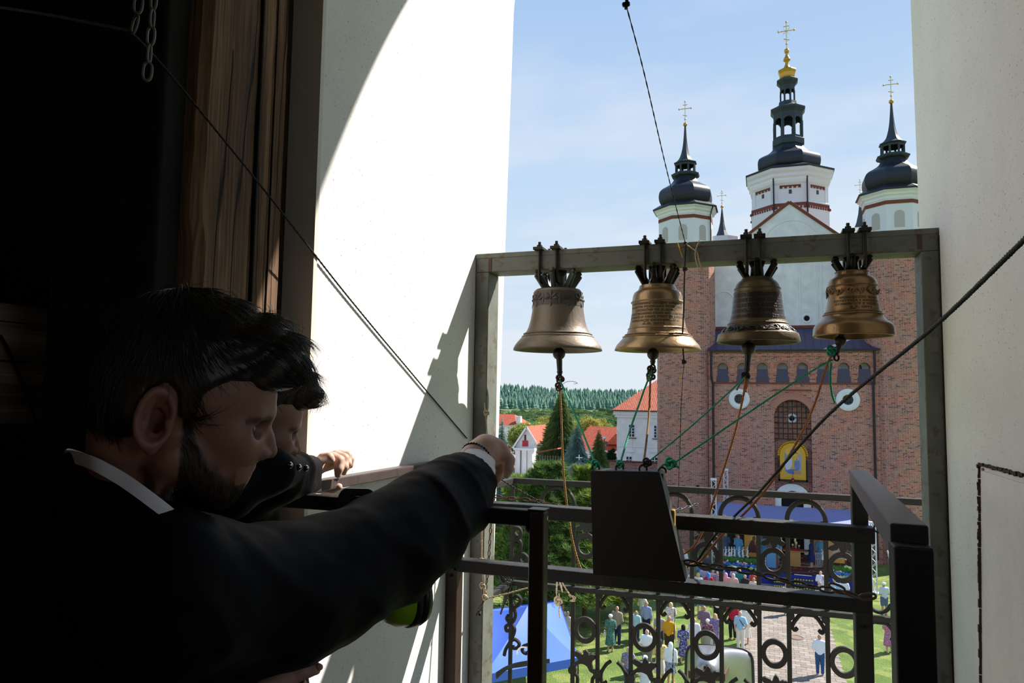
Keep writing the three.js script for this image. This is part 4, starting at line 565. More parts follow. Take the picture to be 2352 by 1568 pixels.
    const archRing = (r, y0, y1) => { const out = []; for (let i = 0; i < 8; i++) { const a = i * PI / 4, w = r * .4142 * kt, h = Yt(y1) - Yt(y0), s = new THREE.Shape(); s.moveTo(-w, h); s.lineTo(-w, 0); s.absarc(0, 0, w * .78, PI, 0, true); s.lineTo(w, 0); s.lineTo(w, h); out.push(extrude(s, .12).translate(0, Yt(y0), r * kt - .1).rotateY(a).translate(x, 0, zt)); } return out; };
    obj('lantern_arches', archRing(33, 286, 272), M2.copperMat, d);
    obj('lantern_roof', [Q([[33, 274], [34, 265], [36, 262], [40, 257], [40, 253], [30, 249], [21, 243], [20, 236], [18, 235]])], M2.copperMat, d);
    tier(17.5, 236, 212); obj('lantern_arches', archRing(16.5, 213, 207), M2.copperMat, d);
    obj('lantern_roof', [Q([[16.5, 208], [17.5, 198], [21, 194], [24.5, 190], [24.5, 186], [17, 181]])], M2.copperMat, d);
    obj('gilded_cap', [Q([[16, 182], [17.5, 178], [18.5, 170], [21, 164], [20, 162], [12, 159.5], [7.5, 155], [5, 150]])], M2.gold, d);
    obj('gilded_finial', [lathe([[5, 152], [5.5, 149], [4, 147], [4.5, 144], [3.5, 142], [8.6, 139], [8, 135], [4, 128], [2.5, 124], [5, 121], [6.3, 117], [5, 113], [1, 111]].map(([h, p]) => [h * kt, Yt(p)]), 20, x, 0, zt)], M2.gold, d);
    cross(V(x, Yt(110), zt), Yt(50) - Yt(110), d, true); }
}
// ================= grounds =================
const Mg = { lawn: std(0xffffff, 1, 0, { map: withUV(T.grass, 1 / 7), bumpMap: withUV(T.noiseB, 1.2), bumpScale: .05 }), field: std(0x5d7038, 1, 0, { map: withUV(T.noise, .02) }), gravel: std(0xb0a796, 1, 0, { map: withUV(T.noise, .3) }), roof: std(0xffffff, .8, 0, { map: withUV(T.roof, 1 / 4), bumpMap: withUV(T.roofB, 1 / 4), bumpScale: .04 }), roofRed: std(0xf0c8b8, .8, 0, { map: withUV(T.roof, 1 / 4), bumpMap: withUV(T.roofB, 1 / 4), bumpScale: .04 }), wall: std(0xf6f4f4, .9, 0, { map: withUV(T.noise, .1) }), trunk: std(0x5a4636, .95, 0, { map: withUV(T.noise, 1) }) };
const quadGeo = (a, b, c, d) => { const g = new THREE.BufferGeometry().setFromPoints([a, b, c, a, c, d]); g.computeVertexNormals(); return planar(g); };
struct('ground_lawn', quadGeo(V(-60, 0, 0), V(45, 0, 0), V(45, 0, -62), V(-60, 0, -62)), Mg.lawn);
struct('ground_plain', planar(new THREE.PlaneGeometry(6000, 6000, 1, 1).rotateX(-PI / 2).translate(0, -.06, -2400)), Mg.field);
struct('ground_yard', quadGeo(V(-60, -.02, -62), V(45, -.02, -62), V(45, -.02, -130), V(-60, -.02, -130)), Mg.gravel);
// the paved path: single pavers near, bedding beneath
{
  const t = obj('paved_path', span(-1.05, 2.95, -.05, .012, -50, -26), std(0x8d857c, 1, 0, { map: withUV(T.noise, .4) })); t.userData.kind = 'structure'; t.userData.label = 'pale paved path leading to the church door';
  const r = rng(31), ms = [0x988d83, 0x90867c, 0xa0968b, 0x8a8178].map((c) => std(c, .95, 0, { map: withUV(T.noise, 1.2) })), w = .42, d = .3, gs = [0, 1, 2].map((k) => rbox(w - .018, .04, d - .016, .006, 0, 0, 0, 1)); let n = 0;
  const rest = [];
  for (let j = 0; j < 60; j++) for (let i = 0; i < 10; i++) { const x = -1.0 + w * (i + .5) + (j & 1 ? w / 2 : 0), z = -31 - d * (j + .5); if (x > 2.9) continue; if (j < 31) { const m = new THREE.Mesh(gs[n % 3], ms[(r() * 4) | 0]); m.position.set(x, .004 + r() * .004, z); m.name = 'paver'; m.receiveShadow = m.castShadow = true; t.add(m); n++; } else rest.push(box(w - .018, .04, d - .016, x, .004 + r() * .004, z)); }
  const q = obj('paver', rest, ms[0], t); q.userData.kind = 'stuff';
  const c = atY(1829, 1464, .03); obj('manhole_cover', [new THREE.CylinderGeometry(.36, .36, .03, 28).translate(c.x, .025, c.z), new THREE.TorusGeometry(.3, .015, 6, 28).rotateX(PI / 2).translate(c.x, .045, c.z)], std(0x7a685c, .8), t);
}
// far hills
{
  const hill = (name, d, pts, m, depth) => { const pos = [], idx = [], n = pts.length; pts.forEach(([x, y]) => { const p = atD(x, y, d), b = V(p.x, -1, p.z), dir = V(p.x, 0, p.z).normalize(); pos.push(b.x - dir.x * depth, -1, b.z - dir.z * depth, p.x, p.y, p.z, p.x + dir.x * depth, -1, p.z + dir.z * depth); }); for (let i = 0; i < n - 1; i++) for (let k = 0; k < 2; k++) { const a = i * 3 + k, b = a + 3; idx.push(a, a + 1, b, b, a + 1, b + 1); } const g = new THREE.BufferGeometry(); g.setAttribute('position', new THREE.Float32BufferAttribute(pos, 3)); g.setIndex(idx); g.computeVertexNormals(); return struct(name, planar(g), m); };
  hill('hill', 1500, [[300, 900], [700, 896], [1000, 896], [1160, 899], [1230, 903], [1300, 910], [1350, 908], [1420, 912], [1500, 918], [1600, 922], [1800, 925], [2200, 930], [2700, 930]], std(0x3a5236, 1), 500);
}
const leafMat = (c, tr = .35) => new THREE.MeshPhysicalMaterial({ color: c, roughness: .95, transmission: tr, thickness: 0, side: THREE.DoubleSide, specularIntensity: .2 });
const Lf = { spruce: leafMat(0x6a7f48), blue: leafMat(0x93aca6), pine: leafMat(0x80963e), pineDark: leafMat(0x5f7c3a), leaf: leafMat(0x93a456), gold: leafMat(0xa9a256), forest: leafMat(0x5f7a50, .15), far: std(0x587b6c, 1), thuja: leafMat(0x2f4a24) };  // the far green has distance haze mixed into its colour
// tufts: a needle brush, a drooping twig, a spray of leaves
const needleTuft = (() => { const r = rng(2), gs = []; for (let i = 0; i < 16; i++) { const a = r() * 6.283, e = .25 + r() * 1.1, L = .75 + r() * .35, d = V(Math.cos(a) * Math.cos(e), Math.sin(e), Math.sin(a) * Math.cos(e)), s = V(-Math.sin(a), 0, Math.cos(a)).multiplyScalar(.045), p = d.clone().multiplyScalar(L); const g = new THREE.BufferGeometry().setFromPoints([s.clone(), s.clone().negate(), p]); g.computeVertexNormals(); gs.push(g); } return merge(gs); })();
const twigTuft = (() => { const r = rng(6), gs = []; for (let i = 0; i < 11; i++) { const t = i / 10, c = V(t, -.28 * t * t, 0), w = .34 * (1 - t * .75); for (const s of [-1, 1]) { const e = c.clone().add(V(.16 + r() * .1, -.1 - r() * .12, s * w)), k = .05; const g = new THREE.BufferGeometry().setFromPoints([c.clone().add(V(-k, .01, 0)), c.clone().add(V(k * 1.4, .01, 0)), e]); g.computeVertexNormals(); gs.push(g); } } return merge(gs); })();
const leafTuft = (() => { const r = rng(9), gs = []; for (let i = 0; i < 12; i++) { const g = new THREE.BufferGeometry().setFromPoints([V(-.14, 0, 0), V(0, -.03, .12), V(.2, .02, 0), V(-.14, 0, 0), V(.2, .02, 0), V(0, -.03, -.12)]); g.computeVertexNormals(); g.rotateX(r() * 6).rotateZ(r() * 6).rotateY(r() * 6).translate((r() - .5) * .9, (r() - .5) * .7, (r() - .5) * .9); gs.push(g); } return merge(gs); })();
function spread(name, geo, mat, list, parent, vary = .25, seed = 1) {   // list: [position, scale, quaternion]
  const im = new THREE.InstancedMesh(geo, mat, list.length), r = rng(seed), m = new THREE.Matrix4(), off = parent ? rootOf(parent).position : V(0, 0, 0), c = new THREE.Color();
  list.forEach(([p, s, q], i) => { m.compose(p.clone().sub(off), q, typeof s === 'number' ? V(s, s, s) : s); im.setMatrixAt(i, m); const k = 1 - vary + r() * vary * 2; c.setRGB(k * (.95 + r() * .1), k, k * (.9 + r() * .1)); im.setColorAt(i, c); });
  im.name = parent ? name : numbered(name); im.userData.kind = 'stuff'; im.castShadow = im.receiveShadow = true; (parent || scene).add(im); return im;
}
const turnTo = (d, spin = 0) => new THREE.Quaternion().setFromUnitVectors(V(1, 0, 0), d.clone().normalize()).multiply(new THREE.Quaternion().setFromAxisAngle(V(1, 0, 0), spin));
const upTo = (d) => new THREE.Quaternion().setFromUnitVectors(V(0, 1, 0), d.clone().normalize());
function spruce(label, x, z, H, R, mat, n, seed, name = 'spruce_tree') {
  const t = thing(name, label, 'tree', V(x, 0, z)), r = rng(seed), L = [];
  obj('trunk', rod(V(x, 0, z), V(x, H * .96, z), H * .016, .02), Mg.trunk, t);
  for (let i = 0; i < n; i++) { const h = Math.pow(r(), .8), y = H * (1 - h) * .97 + H * .02, rad = R * (h * .95 + .04) * (.72 + .35 * r()), a = r() * 6.283, d = V(Math.cos(a), -.12 - .25 * h, Math.sin(a)), s = Math.min(rad, R * .42 + .1) * (.75 + r() * .5), p = V(x + Math.cos(a) * Math.max(0, rad - s * .8), y + .1, z + Math.sin(a) * Math.max(0, rad - s * .8)); L.push([p, s, turnTo(d, (r() - .5) * .8)]); }
  spread('foliage', twigTuft, mat, L, t, .35, seed); return t;
}
function broad(label, x, z, y0, y1, R, mat, n, seed) {
  const t = thing('broadleaf_tree', label, 'tree', V(x, 0, z)), r = rng(seed), L = [], cy = (y0 + y1) / 2, ry = (y1 - y0) / 2;
  obj('trunk', [rod(V(x, 0, z), V(x, cy, z), R * .07, R * .04)], Mg.trunk, t);
  const blobs = Array.from({ length: 16 }, () => { const a = r() * 6.28, e = (r() - .35) * 1.3; return [x + Math.cos(a) * R * .62 * Math.cos(e), cy + Math.sin(e) * ry * .68, z + Math.sin(a) * R * .62 * Math.cos(e), R * (.32 + r() * .18)]; }); blobs.push([x, cy, z, R * .6]);
  for (let i = 0; i < n; i++) { const b = blobs[(r() * blobs.length) | 0], u = r() * 2 - 1, a = r() * 6.28, q = Math.sqrt(1 - u * u), k = b[3] * (.75 + r() * .3); L.push([V(b[0] + q * Math.cos(a) * k, b[1] + u * k * Math.min(1.2, ry / R + .2), b[2] + q * Math.sin(a) * k), R * .2 * (.7 + r() * .6), new THREE.Quaternion().setFromEuler(new THREE.Euler(r() * 6, r() * 6, r() * 6))]); }
  spread('foliage', leafTuft, mat, L, t, .3, seed); return t;
}
function pine(label, x, z, H, R, n, seed) {
  const t = thing('pine_tree', label, 'tree', V(x, 0, z)), r = rng(seed), L = [], br = [];
  obj('trunk', rod(V(x, 0, z), V(x, H * .97, z), .13, .03), Mg.trunk, t);
  const whorls = 16; for (let w = 0; w < whorls; w++) { const f = w / whorls, y = H * (.16 + .8 * f), len = R * (1 - Math.pow(f, 1.5) * .82); const k = 9; for (let b = 0; b < k; b++) { const a = b / k * 6.283 + w * .9 + r() * .4, l = len * (.7 + r() * .45), tip = V(x + Math.cos(a) * l, y + l * (.12 + .35 * f), z + Math.sin(a) * l), base = V(x, y - .1, z); br.push(rod(base, tip, .03, .01, 5)); const m = Math.ceil(n / (whorls * k)); for (let i = 0; i < m; i++) { const q = .35 + .65 * Math.pow((i + r()) / m, .6), p = base.clone().lerp(tip, q); p.x += (r() - .5) * l * .45 * q; p.z += (r() - .5) * l * .45 * q; p.y += (r() - .2) * .22; L.push([p, .22 + r() * .17, upTo(V((r() - .5) * .9 + Math.cos(a) * .4, 1, (r() - .5) * .9 + Math.sin(a) * .4))]); } } }
  obj('branches', br, Mg.trunk, t); spread('foliage', needleTuft, r() < .5 ? Lf.pine : Lf.pineDark, L, t, .6, seed); return t;
}
{
  const at = (px, py, z) => atZ(px, py, z);
  let p = at(1290, 893, -85); spruce('tallest spruce, dark green with golden sunlit side, rising above the forest skyline', p.x, p.z, p.y, 3.6, Lf.spruce, 3800, 4);
  p = at(1325, 972, -62); spruce('broad blue grey spruce in front of the red roofed house', p.x, p.z, p.y, 2.6, Lf.blue, 3000, 5, 'blue_spruce');
  p = at(1376, 985, -58); spruce('narrow dark spruce beside the lamp post', p.x, p.z, p.y, 2.2, Lf.spruce, 2400, 6);
  p = at(1154, 955, -52); spruce('blue spruce half hidden by the white wall, beside the raised hand', p.x, p.z, p.y, 1.6, Lf.blue, 2400, 7, 'blue_spruce');
  p = at(1268, 955, -122); broad('yellow green broadleaf tree left of the tall spruce', p.x, p.z, 1.5, p.y, 3.4, Lf.gold, 1500, 8);
  p = at(1222, 968, -112); broad('green broadleaf tree behind the white gabled house', p.x, p.z, 1, p.y, 4, Lf.leaf, 1300, 18);
  p = at(1366, 953, -125); broad('round golden green tree behind the long red roof', p.x, p.z, 1, p.y, 3.4, Lf.gold, 1300, 9);
  p = at(1408, 968, -128); broad('dark green tree between the round golden tree and the monastery wing', p.x, p.z, 1, p.y, 3, Lf.leaf, 1100, 10);
  p = at(1320, 965, -130); broad('mid green tree behind the blue spruce', p.x, p.z, 1, p.y, 3.4, Lf.leaf, 1100, 19);
  p = at(1262, 1050, -34); pine('tall young pine below the balcony, leftmost of the near pines', p.x, p.z, p.y, 2.5, 5200, 11);
  p = at(1345, 1058, -35.5); pine('bushy green pine below the balcony, in the middle of the near pines', p.x, p.z, p.y, 2.3, 5000, 12);
  p = at(1420, 1165, -38); pine('lower pine above the kneeling and standing people, rightmost of the near pines', p.x, p.z, p.y, 2.0, 4000, 13);
  p = at(1205, 1085, -37); pine('pine with golden tips behind the corner of the balcony', p.x, p.z, p.y, 2.3, 4000, 14);
  for (const [x, l] of [[1394, 'left'], [1401, 'middle'], [1408, 'right']]) { p = at(x, 1028 + (1408 - x) * .6, -64); const t = thing('thuja', 'slim dark thuja by the monastery wing, ' + l + ' of three', 'shrub', V(p.x, 0, p.z)), r = rng(x), L = []; obj('trunk', rod(V(p.x, 0, p.z), V(p.x, p.y * .9, p.z), .05, .02), Mg.trunk, t); for (let i = 0; i < 500; i++) { const h = r(), a = r() * 6.28, R = .42 * Math.sin(Math.min(1, (1 - h) * 2.2 + .1) * 1.45); L.push([V(p.x + Math.cos(a) * R, .2 + h * p.y * .95, p.z + Math.sin(a) * R), .35, new THREE.Quaternion().setFromEuler(new THREE.Euler(r() * 6, r() * 6, r() * 6))]); } spread('foliage', leafTuft, Lf.thuja, L, t, .2, x); }
  // forest: broadleaf edge and pine covered hill
  const r = rng(77), A = [], B = [];
  const crown = (() => { const q = rng(5), gs = []; for (let i = 0; i < 130; i++) { const u = q() * 2 - 1, a = q() * 6.28, s = Math.sqrt(1 - u * u), k = .82 + q() * .22; const g = leafTuft.clone(); g.scale(.42, .42, .42).rotateY(q() * 6).translate(s * Math.cos(a) * k, 1.05 + u * 1.05 * k, s * Math.sin(a) * k); gs.push(g); } return merge(gs); })();
  for (let i = 0; i < 650; i++) { const px = 900 + r() * 900, d = 170 + r() * 400, f = (d - 170) / 400, gp = atD(px, 934 + 30 * (1 - f) + r() * r() * 30, d), h = gp.y + 1.5; A.push([V(gp.x, -1.5, gp.z), V(2.4 + r() * 2.6 + d * .003, h * .48, 2.4 + r() * 2.6 + d * .003), new THREE.Quaternion().setFromAxisAngle(V(0, 1, 0), r() * 6)]); }
  const fst = spread('forest_edge', crown, Lf.forest, A, null, .55, 3); tag(fst, 'mixed green broadleaf forest beyond the monastery roofs', 'forest', null, 'stuff');
  const cone = merge([0, 1, 2, 3].map((k) => new THREE.ConeGeometry(.5 - k * .1, .5, 7).translate(0, .3 + k * .22, 0)));
  for (let i = 0; i < 7000; i++) { const px = 300 + r() * 1900, d = 760 + r() * 780, p = atD(px, 905, d), f = Math.max(0, (d - 1000) / 500), base = -1 + (px < 1250 ? 30 : 26) * f * Math.max(.0, 1 - Math.max(0, px - 1150) / 2600); const h = 9 + r() * 5; B.push([V(p.x, base - 2, p.z), V(h * .8, h, h * .8), new THREE.Quaternion().setFromAxisAngle(V(0, 1, 0), r() * 6)]); }
  tag(spread('forest_hill', cone, Lf.far, B, null, .25, 4), 'dark green pine forest covering the distant hill', 'forest', null, 'stuff');
}
// houses
function windowPart(t, x, y, z, w, h, cols, rows) { const f = obj('window', [span(x - w / 2 - .1, x + w / 2 + .1, y - h / 2 - .1, y + h / 2 + .1, z - .05, z + .05)], M2.whiteTrim, t); obj('pane', span(x - w / 2, x + w / 2, y - h / 2, y + h / 2, z + .04, z + .07), M2.window, f); const g = []; for (let i = 1; i < cols; i++) g.push(span(x - w / 2 + w * i / cols - .04, x - w / 2 + w * i / cols + .04, y - h / 2, y + h / 2, z + .06, z + .1)); for (let i = 1; i < rows; i++) g.push(span(x - w / 2, x + w / 2, y - h / 2 + h * i / rows - .03, y - h / 2 + h * i / rows + .03, z + .06, z + .1)); obj('glazing_bars', g, M2.whiteTrim, f); return f; }
{
  // monastery wing with hip roof
  const z = -80, A = atZ(1414, 941, z), B = atZ(1530, 942, z), e = A.y, x0 = A.x + .15, x1 = B.x + 3, t = thing('monastery_wing', 'white two storey monastery wing with an orange tiled hip roof left of the church', 'building', V((x0 + x1) / 2, 0, z - 6)), zb = z - 14;
  obj('wall', planar(span(x0, x1, -.1, e, zb, z)), Mg.wall, t);
  obj('cornice', [span(x0 - .35, x1, e - .5, e, zb - .3, z + .35), span(x0 - .2, x1, e - .8, e - .5, zb, z + .2)], Mg.wall, t);
  const top = atZ(1516, 868, z - 6.5), rx = top.x + .3, E = [V(x0 - .5, e, z + .5), V(x1, e, z + .5), V(x1, e, zb - .5), V(x0 - .5, e, zb - .5)], R0 = V(rx, top.y + .3, z - 7), R1 = V(x1, top.y + .3, z - 7);
  const g1 = quadGeo(E[0], E[1], R1, R0), g3 = quadGeo(E[2], E[3], R0, R1), g2 = new THREE.BufferGeometry().setFromPoints([E[3], E[0], R0]); g2.computeVertexNormals();
  obj('roof', [g1, planar(g2), g3], Mg.roof, t); obj('gutter', bar(E[0].clone().setY(e - .06), E[1].clone().setY(e - .06), .14, .14, .03), std(0x5a2c26, .6), t);
  obj('pilaster', [span(x0 + 1.6, x0 + 1.7, 4.5, e - .8, z, z + .06)], Mg.wall, t);
  for (const [px, py] of [[1451, 989], [1509, 991], [1445, 1062], [1504, 1064]]) { const c = atZ(px, py, z); windowPart(t, c.x, c.y, z, .58, 1.3, 2, 4); obj('sill', span(c.x - .5, c.x + .5, c.y - .85, c.y - .75, z, z + .12), std(0x6a4038, .7), t); }
  for (const [px, py] of [[1445, 1036], [1504, 1037]]) { const c = atZ(px, py, z); obj('window_hood', span(c.x - .6, c.x + .6, c.y - .08, c.y + .08, z, z + .16), Mg.wall, t); }
  obj('string_course', span(x0, x1, atZ(1450, 1025, z).y - .06, atZ(1450, 1025, z).y + .06, z, z + .07), Mg.wall, t);
}
{
  // white gabled house with colonnaded porch, lower left
  const z = -100, a = atZ(1186, 1025, z), t = thing('gabled_house', 'white house with red tile roof, tall gable and columned porch at the lower left', 'house', V(-33, 0, z - 6));
  const W = (x, y) => atZ(x, y, z), gl = W(1184, 1024), gr = W(1228, 1010), ap = W(1211, 981), b = -.1, xr = W(1240, 1010).x;
  obj('gable_wall', extrude(shapeOf([[gl.x, b], [gr.x, b], [gr.x, gr.y - .2], [ap.x, ap.y], [gl.x, gl.y]]), 9).translate(0, 0, z - 9), Mg.wall, t);
  obj('side_wall', span(gr.x - .5, xr - .3, b, W(1235, 1020).y, z - 8, z - 1.5), Mg.wall, t);
  obj('roof', [quadGeo(V(gl.x - .3, gl.y - .2, z + .4), V(ap.x, ap.y + .15, z + .4), V(ap.x, ap.y + .15, z - 9), V(gl.x - 7, gl.y - 3, z - 9)), quadGeo(V(ap.x, ap.y + .15, z + .4), V(gr.x + .6, gr.y - .5, z + .4), V(gr.x + .6, gr.y - .5, z - 9), V(ap.x, ap.y + .15, z - 9)), quadGeo(V(gr.x - .4, gr.y + .3, z - 1.2), V(xr, W(1240, 1016).y, z - 1.2), V(xr, W(1240, 1016).y, z - 9), V(gr.x - 1, gr.y + 2, z - 7))], Mg.roofRed, t);
  obj('barge_board', [bar(V(gl.x - .3, gl.y - .3, z + .42), V(ap.x, ap.y + .05, z + .42), .1, .25, 0), bar(V(ap.x, ap.y + .05, z + .42), V(gr.x + .5, gr.y - .6, z + .42), .1, .25, 0)], M2.whiteTrim, t);
  { const c = W(1206.5, 1006); obj('attic_window', span(c.x - .14, c.x + .14, c.y - .5, c.y + .5, z, z + .05), M2.window, t); const s = W(1206.5, 1018); obj('red_sign', span(s.x - .45, s.x + .45, s.y - .42, s.y + .42, z, z + .06), std(0xb8323a, .6), t); const p = W(1233, 1031); obj('plaque', span(p.x - .4, p.x + .4, p.y - .5, p.y + .5, z - 1.5, z - 1.4), std(0x4a4a50, .6), t); }
  for (const x of [1193, 1208, 1221]) { const c = W(x, 1055); obj('column', span(c.x - .38, c.x + .38, b, W(x, 1033).y, z + .1, z + .9), Mg.wall, t); }
  obj('porch_beam', span(gl.x, gr.x + .3, W(1205, 1033).y, W(1205, 1028).y, z, z + 1), Mg.wall, t);
  for (const x of [1200, 1214]) { const c = W(x, 1045); windowPart(t, c.x, c.y, z, .7, 1.7, 1, 3); }
}
{ const z = -128, W = (x, y) => atZ(x, y, z), t = thing('pink_roof_house', 'far house with a pale pink roof and white chimney behind the gabled house', 'house', V(-44, 0, z - 5)); const a = W(1120, 955), b = W(1166, 952), c = W(1188, 976); obj('wall', span(a.x, c.x - .4, -.1, c.y, z - 9, z), Mg.wall, t); obj('roof', [quadGeo(V(a.x - 2, c.y, z + .5), V(c.x, c.y, z + .5), V(b.x, b.y, z - 4), V(a.x, b.y, z - 4)), planar(new THREE.BufferGeometry().setFromPoints([V(c.x, c.y, z + .5), V(c.x, c.y, z - 9), V(b.x, b.y, z - 4)]).toNonIndexed())], Mg.roofRed, t); const k = W(1188, 968); obj('chimney', rbox(.9, 1.6, .9, .03, k.x, k.y + .2, z - 1), Mg.wall, t); }
{ const z = -98, W = (x, y) => atZ(x, y, z), t = thing('long_red_roof_house', 'long low house with a red tile roof between the spruces and the monastery wing', 'house', V(-20, 0, z - 5)); const a = W(1336, 981), b = W(1425, 981), e = W(1380, 1033); obj('wall', span(a.x + .4, b.x, -.1, e.y, z - 9, z), Mg.wall, t); obj('roof', [quadGeo(V(a.x - 1.4, e.y, z + .6), V(b.x, e.y, z + .6), V(b.x, a.y, z - 4.5), V(a.x, a.y, z - 4.5))], Mg.roofRed, t); const c = W(1408, 1000); obj('dormer', [planar(extrude(shapeOf([[-1.4, -.2], [1.4, -.2], [1.4, .6], [0, 1.3]]), 2).translate(c.x + .4, c.y - 1, z - 2))], Mg.roofRed, t); }
{ const z = -63, a = atZ(1394, 1059, z), b = atZ(1416, 1059, z), t = thing('brick_garden_wall', 'low dark red brick wall beside the monastery wing', 'wall', V(a.x, 0, z)); obj('wall', planar(span(a.x - .3, b.x + 4, 0, a.y, z - .3, z)), M2.brick, t); obj('coping', planar(span(a.x - .35, b.x + 4, a.y, a.y + .1, z - .36, z + .06)), M2.redBrick, t); }
{ const z = -47, c = atZ(1330, 1090, z), tp = atZ(1328, 1061, z), t = thing('domed_chapel', 'small chapel with dark dome and white cross among the pine tips', 'chapel', V(c.x, 0, z)), R = .78; obj('wall', [prism([[R * 1.0, 0], [R * 1.0, c.y], [.1, c.y]], 8, c.x, 0, z)], Mg.wall, t); obj('dome', [lathe([[R * 1.06, c.y - .1], [R * 1.04, c.y + .2], [R * .9, c.y + .5], [R * .6, tp.y - .15], [.12, tp.y + .02], [.05, tp.y + .15]], 28, c.x, 0, z)], std(0x5a5f68, .45, .3), t); const h = .5; obj('cross', [rod(V(c.x, tp.y, z), V(c.x, tp.y + h, z), .035), rod(V(c.x - .22, tp.y + h * .6, z), V(c.x + .22, tp.y + h * .6, z), .035)], M2.whiteTrim, t); }
{ const z = -60, c = atZ(1388, 1006, z), t = thing('street_lamp', 'grey lamp post with round head and floodlight in front of the red roof', 'lamp', V(c.x, 0, z)); obj('pole', rod(V(c.x, 0, z), V(c.x, c.y, z), .06, .045), Mt.ironGrey, t); obj('lamp_head', lathe([[.02, -.1], [.16, -.06], [.2, .03], [.1, .1], [.01, .12]], 18, c.x, c.y, z), M2.whiteTrim, t); const f = atZ(1391, 1017, z); obj('floodlight', [rbox(.3, .28, .1, .02, f.x + .05, f.y, z + .1)], Mt.ironGrey, t); }
{ const z = -70, t = thing('mesh_fence', 'grey mesh fence and red shed roof behind the pines', 'fence', V(-18, 0, z)); const a = atZ(1240, 1045, z), b = atZ(1288, 1042, z), gs = []; for (let i = 0; i <= 8; i++) { const x = a.x + (b.x - a.x) * i / 8; obj('fence_post', rod(V(x, 0, z), V(x, a.y, z), .04, .04, 6), Mt.ironGrey, t); } for (let i = 0; i < 5; i++) gs.push(rod(V(a.x, a.y * (.3 + .17 * i), z), V(b.x, a.y * (.3 + .17 * i), z), .015, .015, 5)); obj('fence_wires', gs, Mt.ironGrey, t); obj('shed_roof', bar(V(a.x, a.y + .3, z + .5), V(b.x, a.y + .8, z + .5), 1.4, .12, 0), Mg.roofRed, t); }
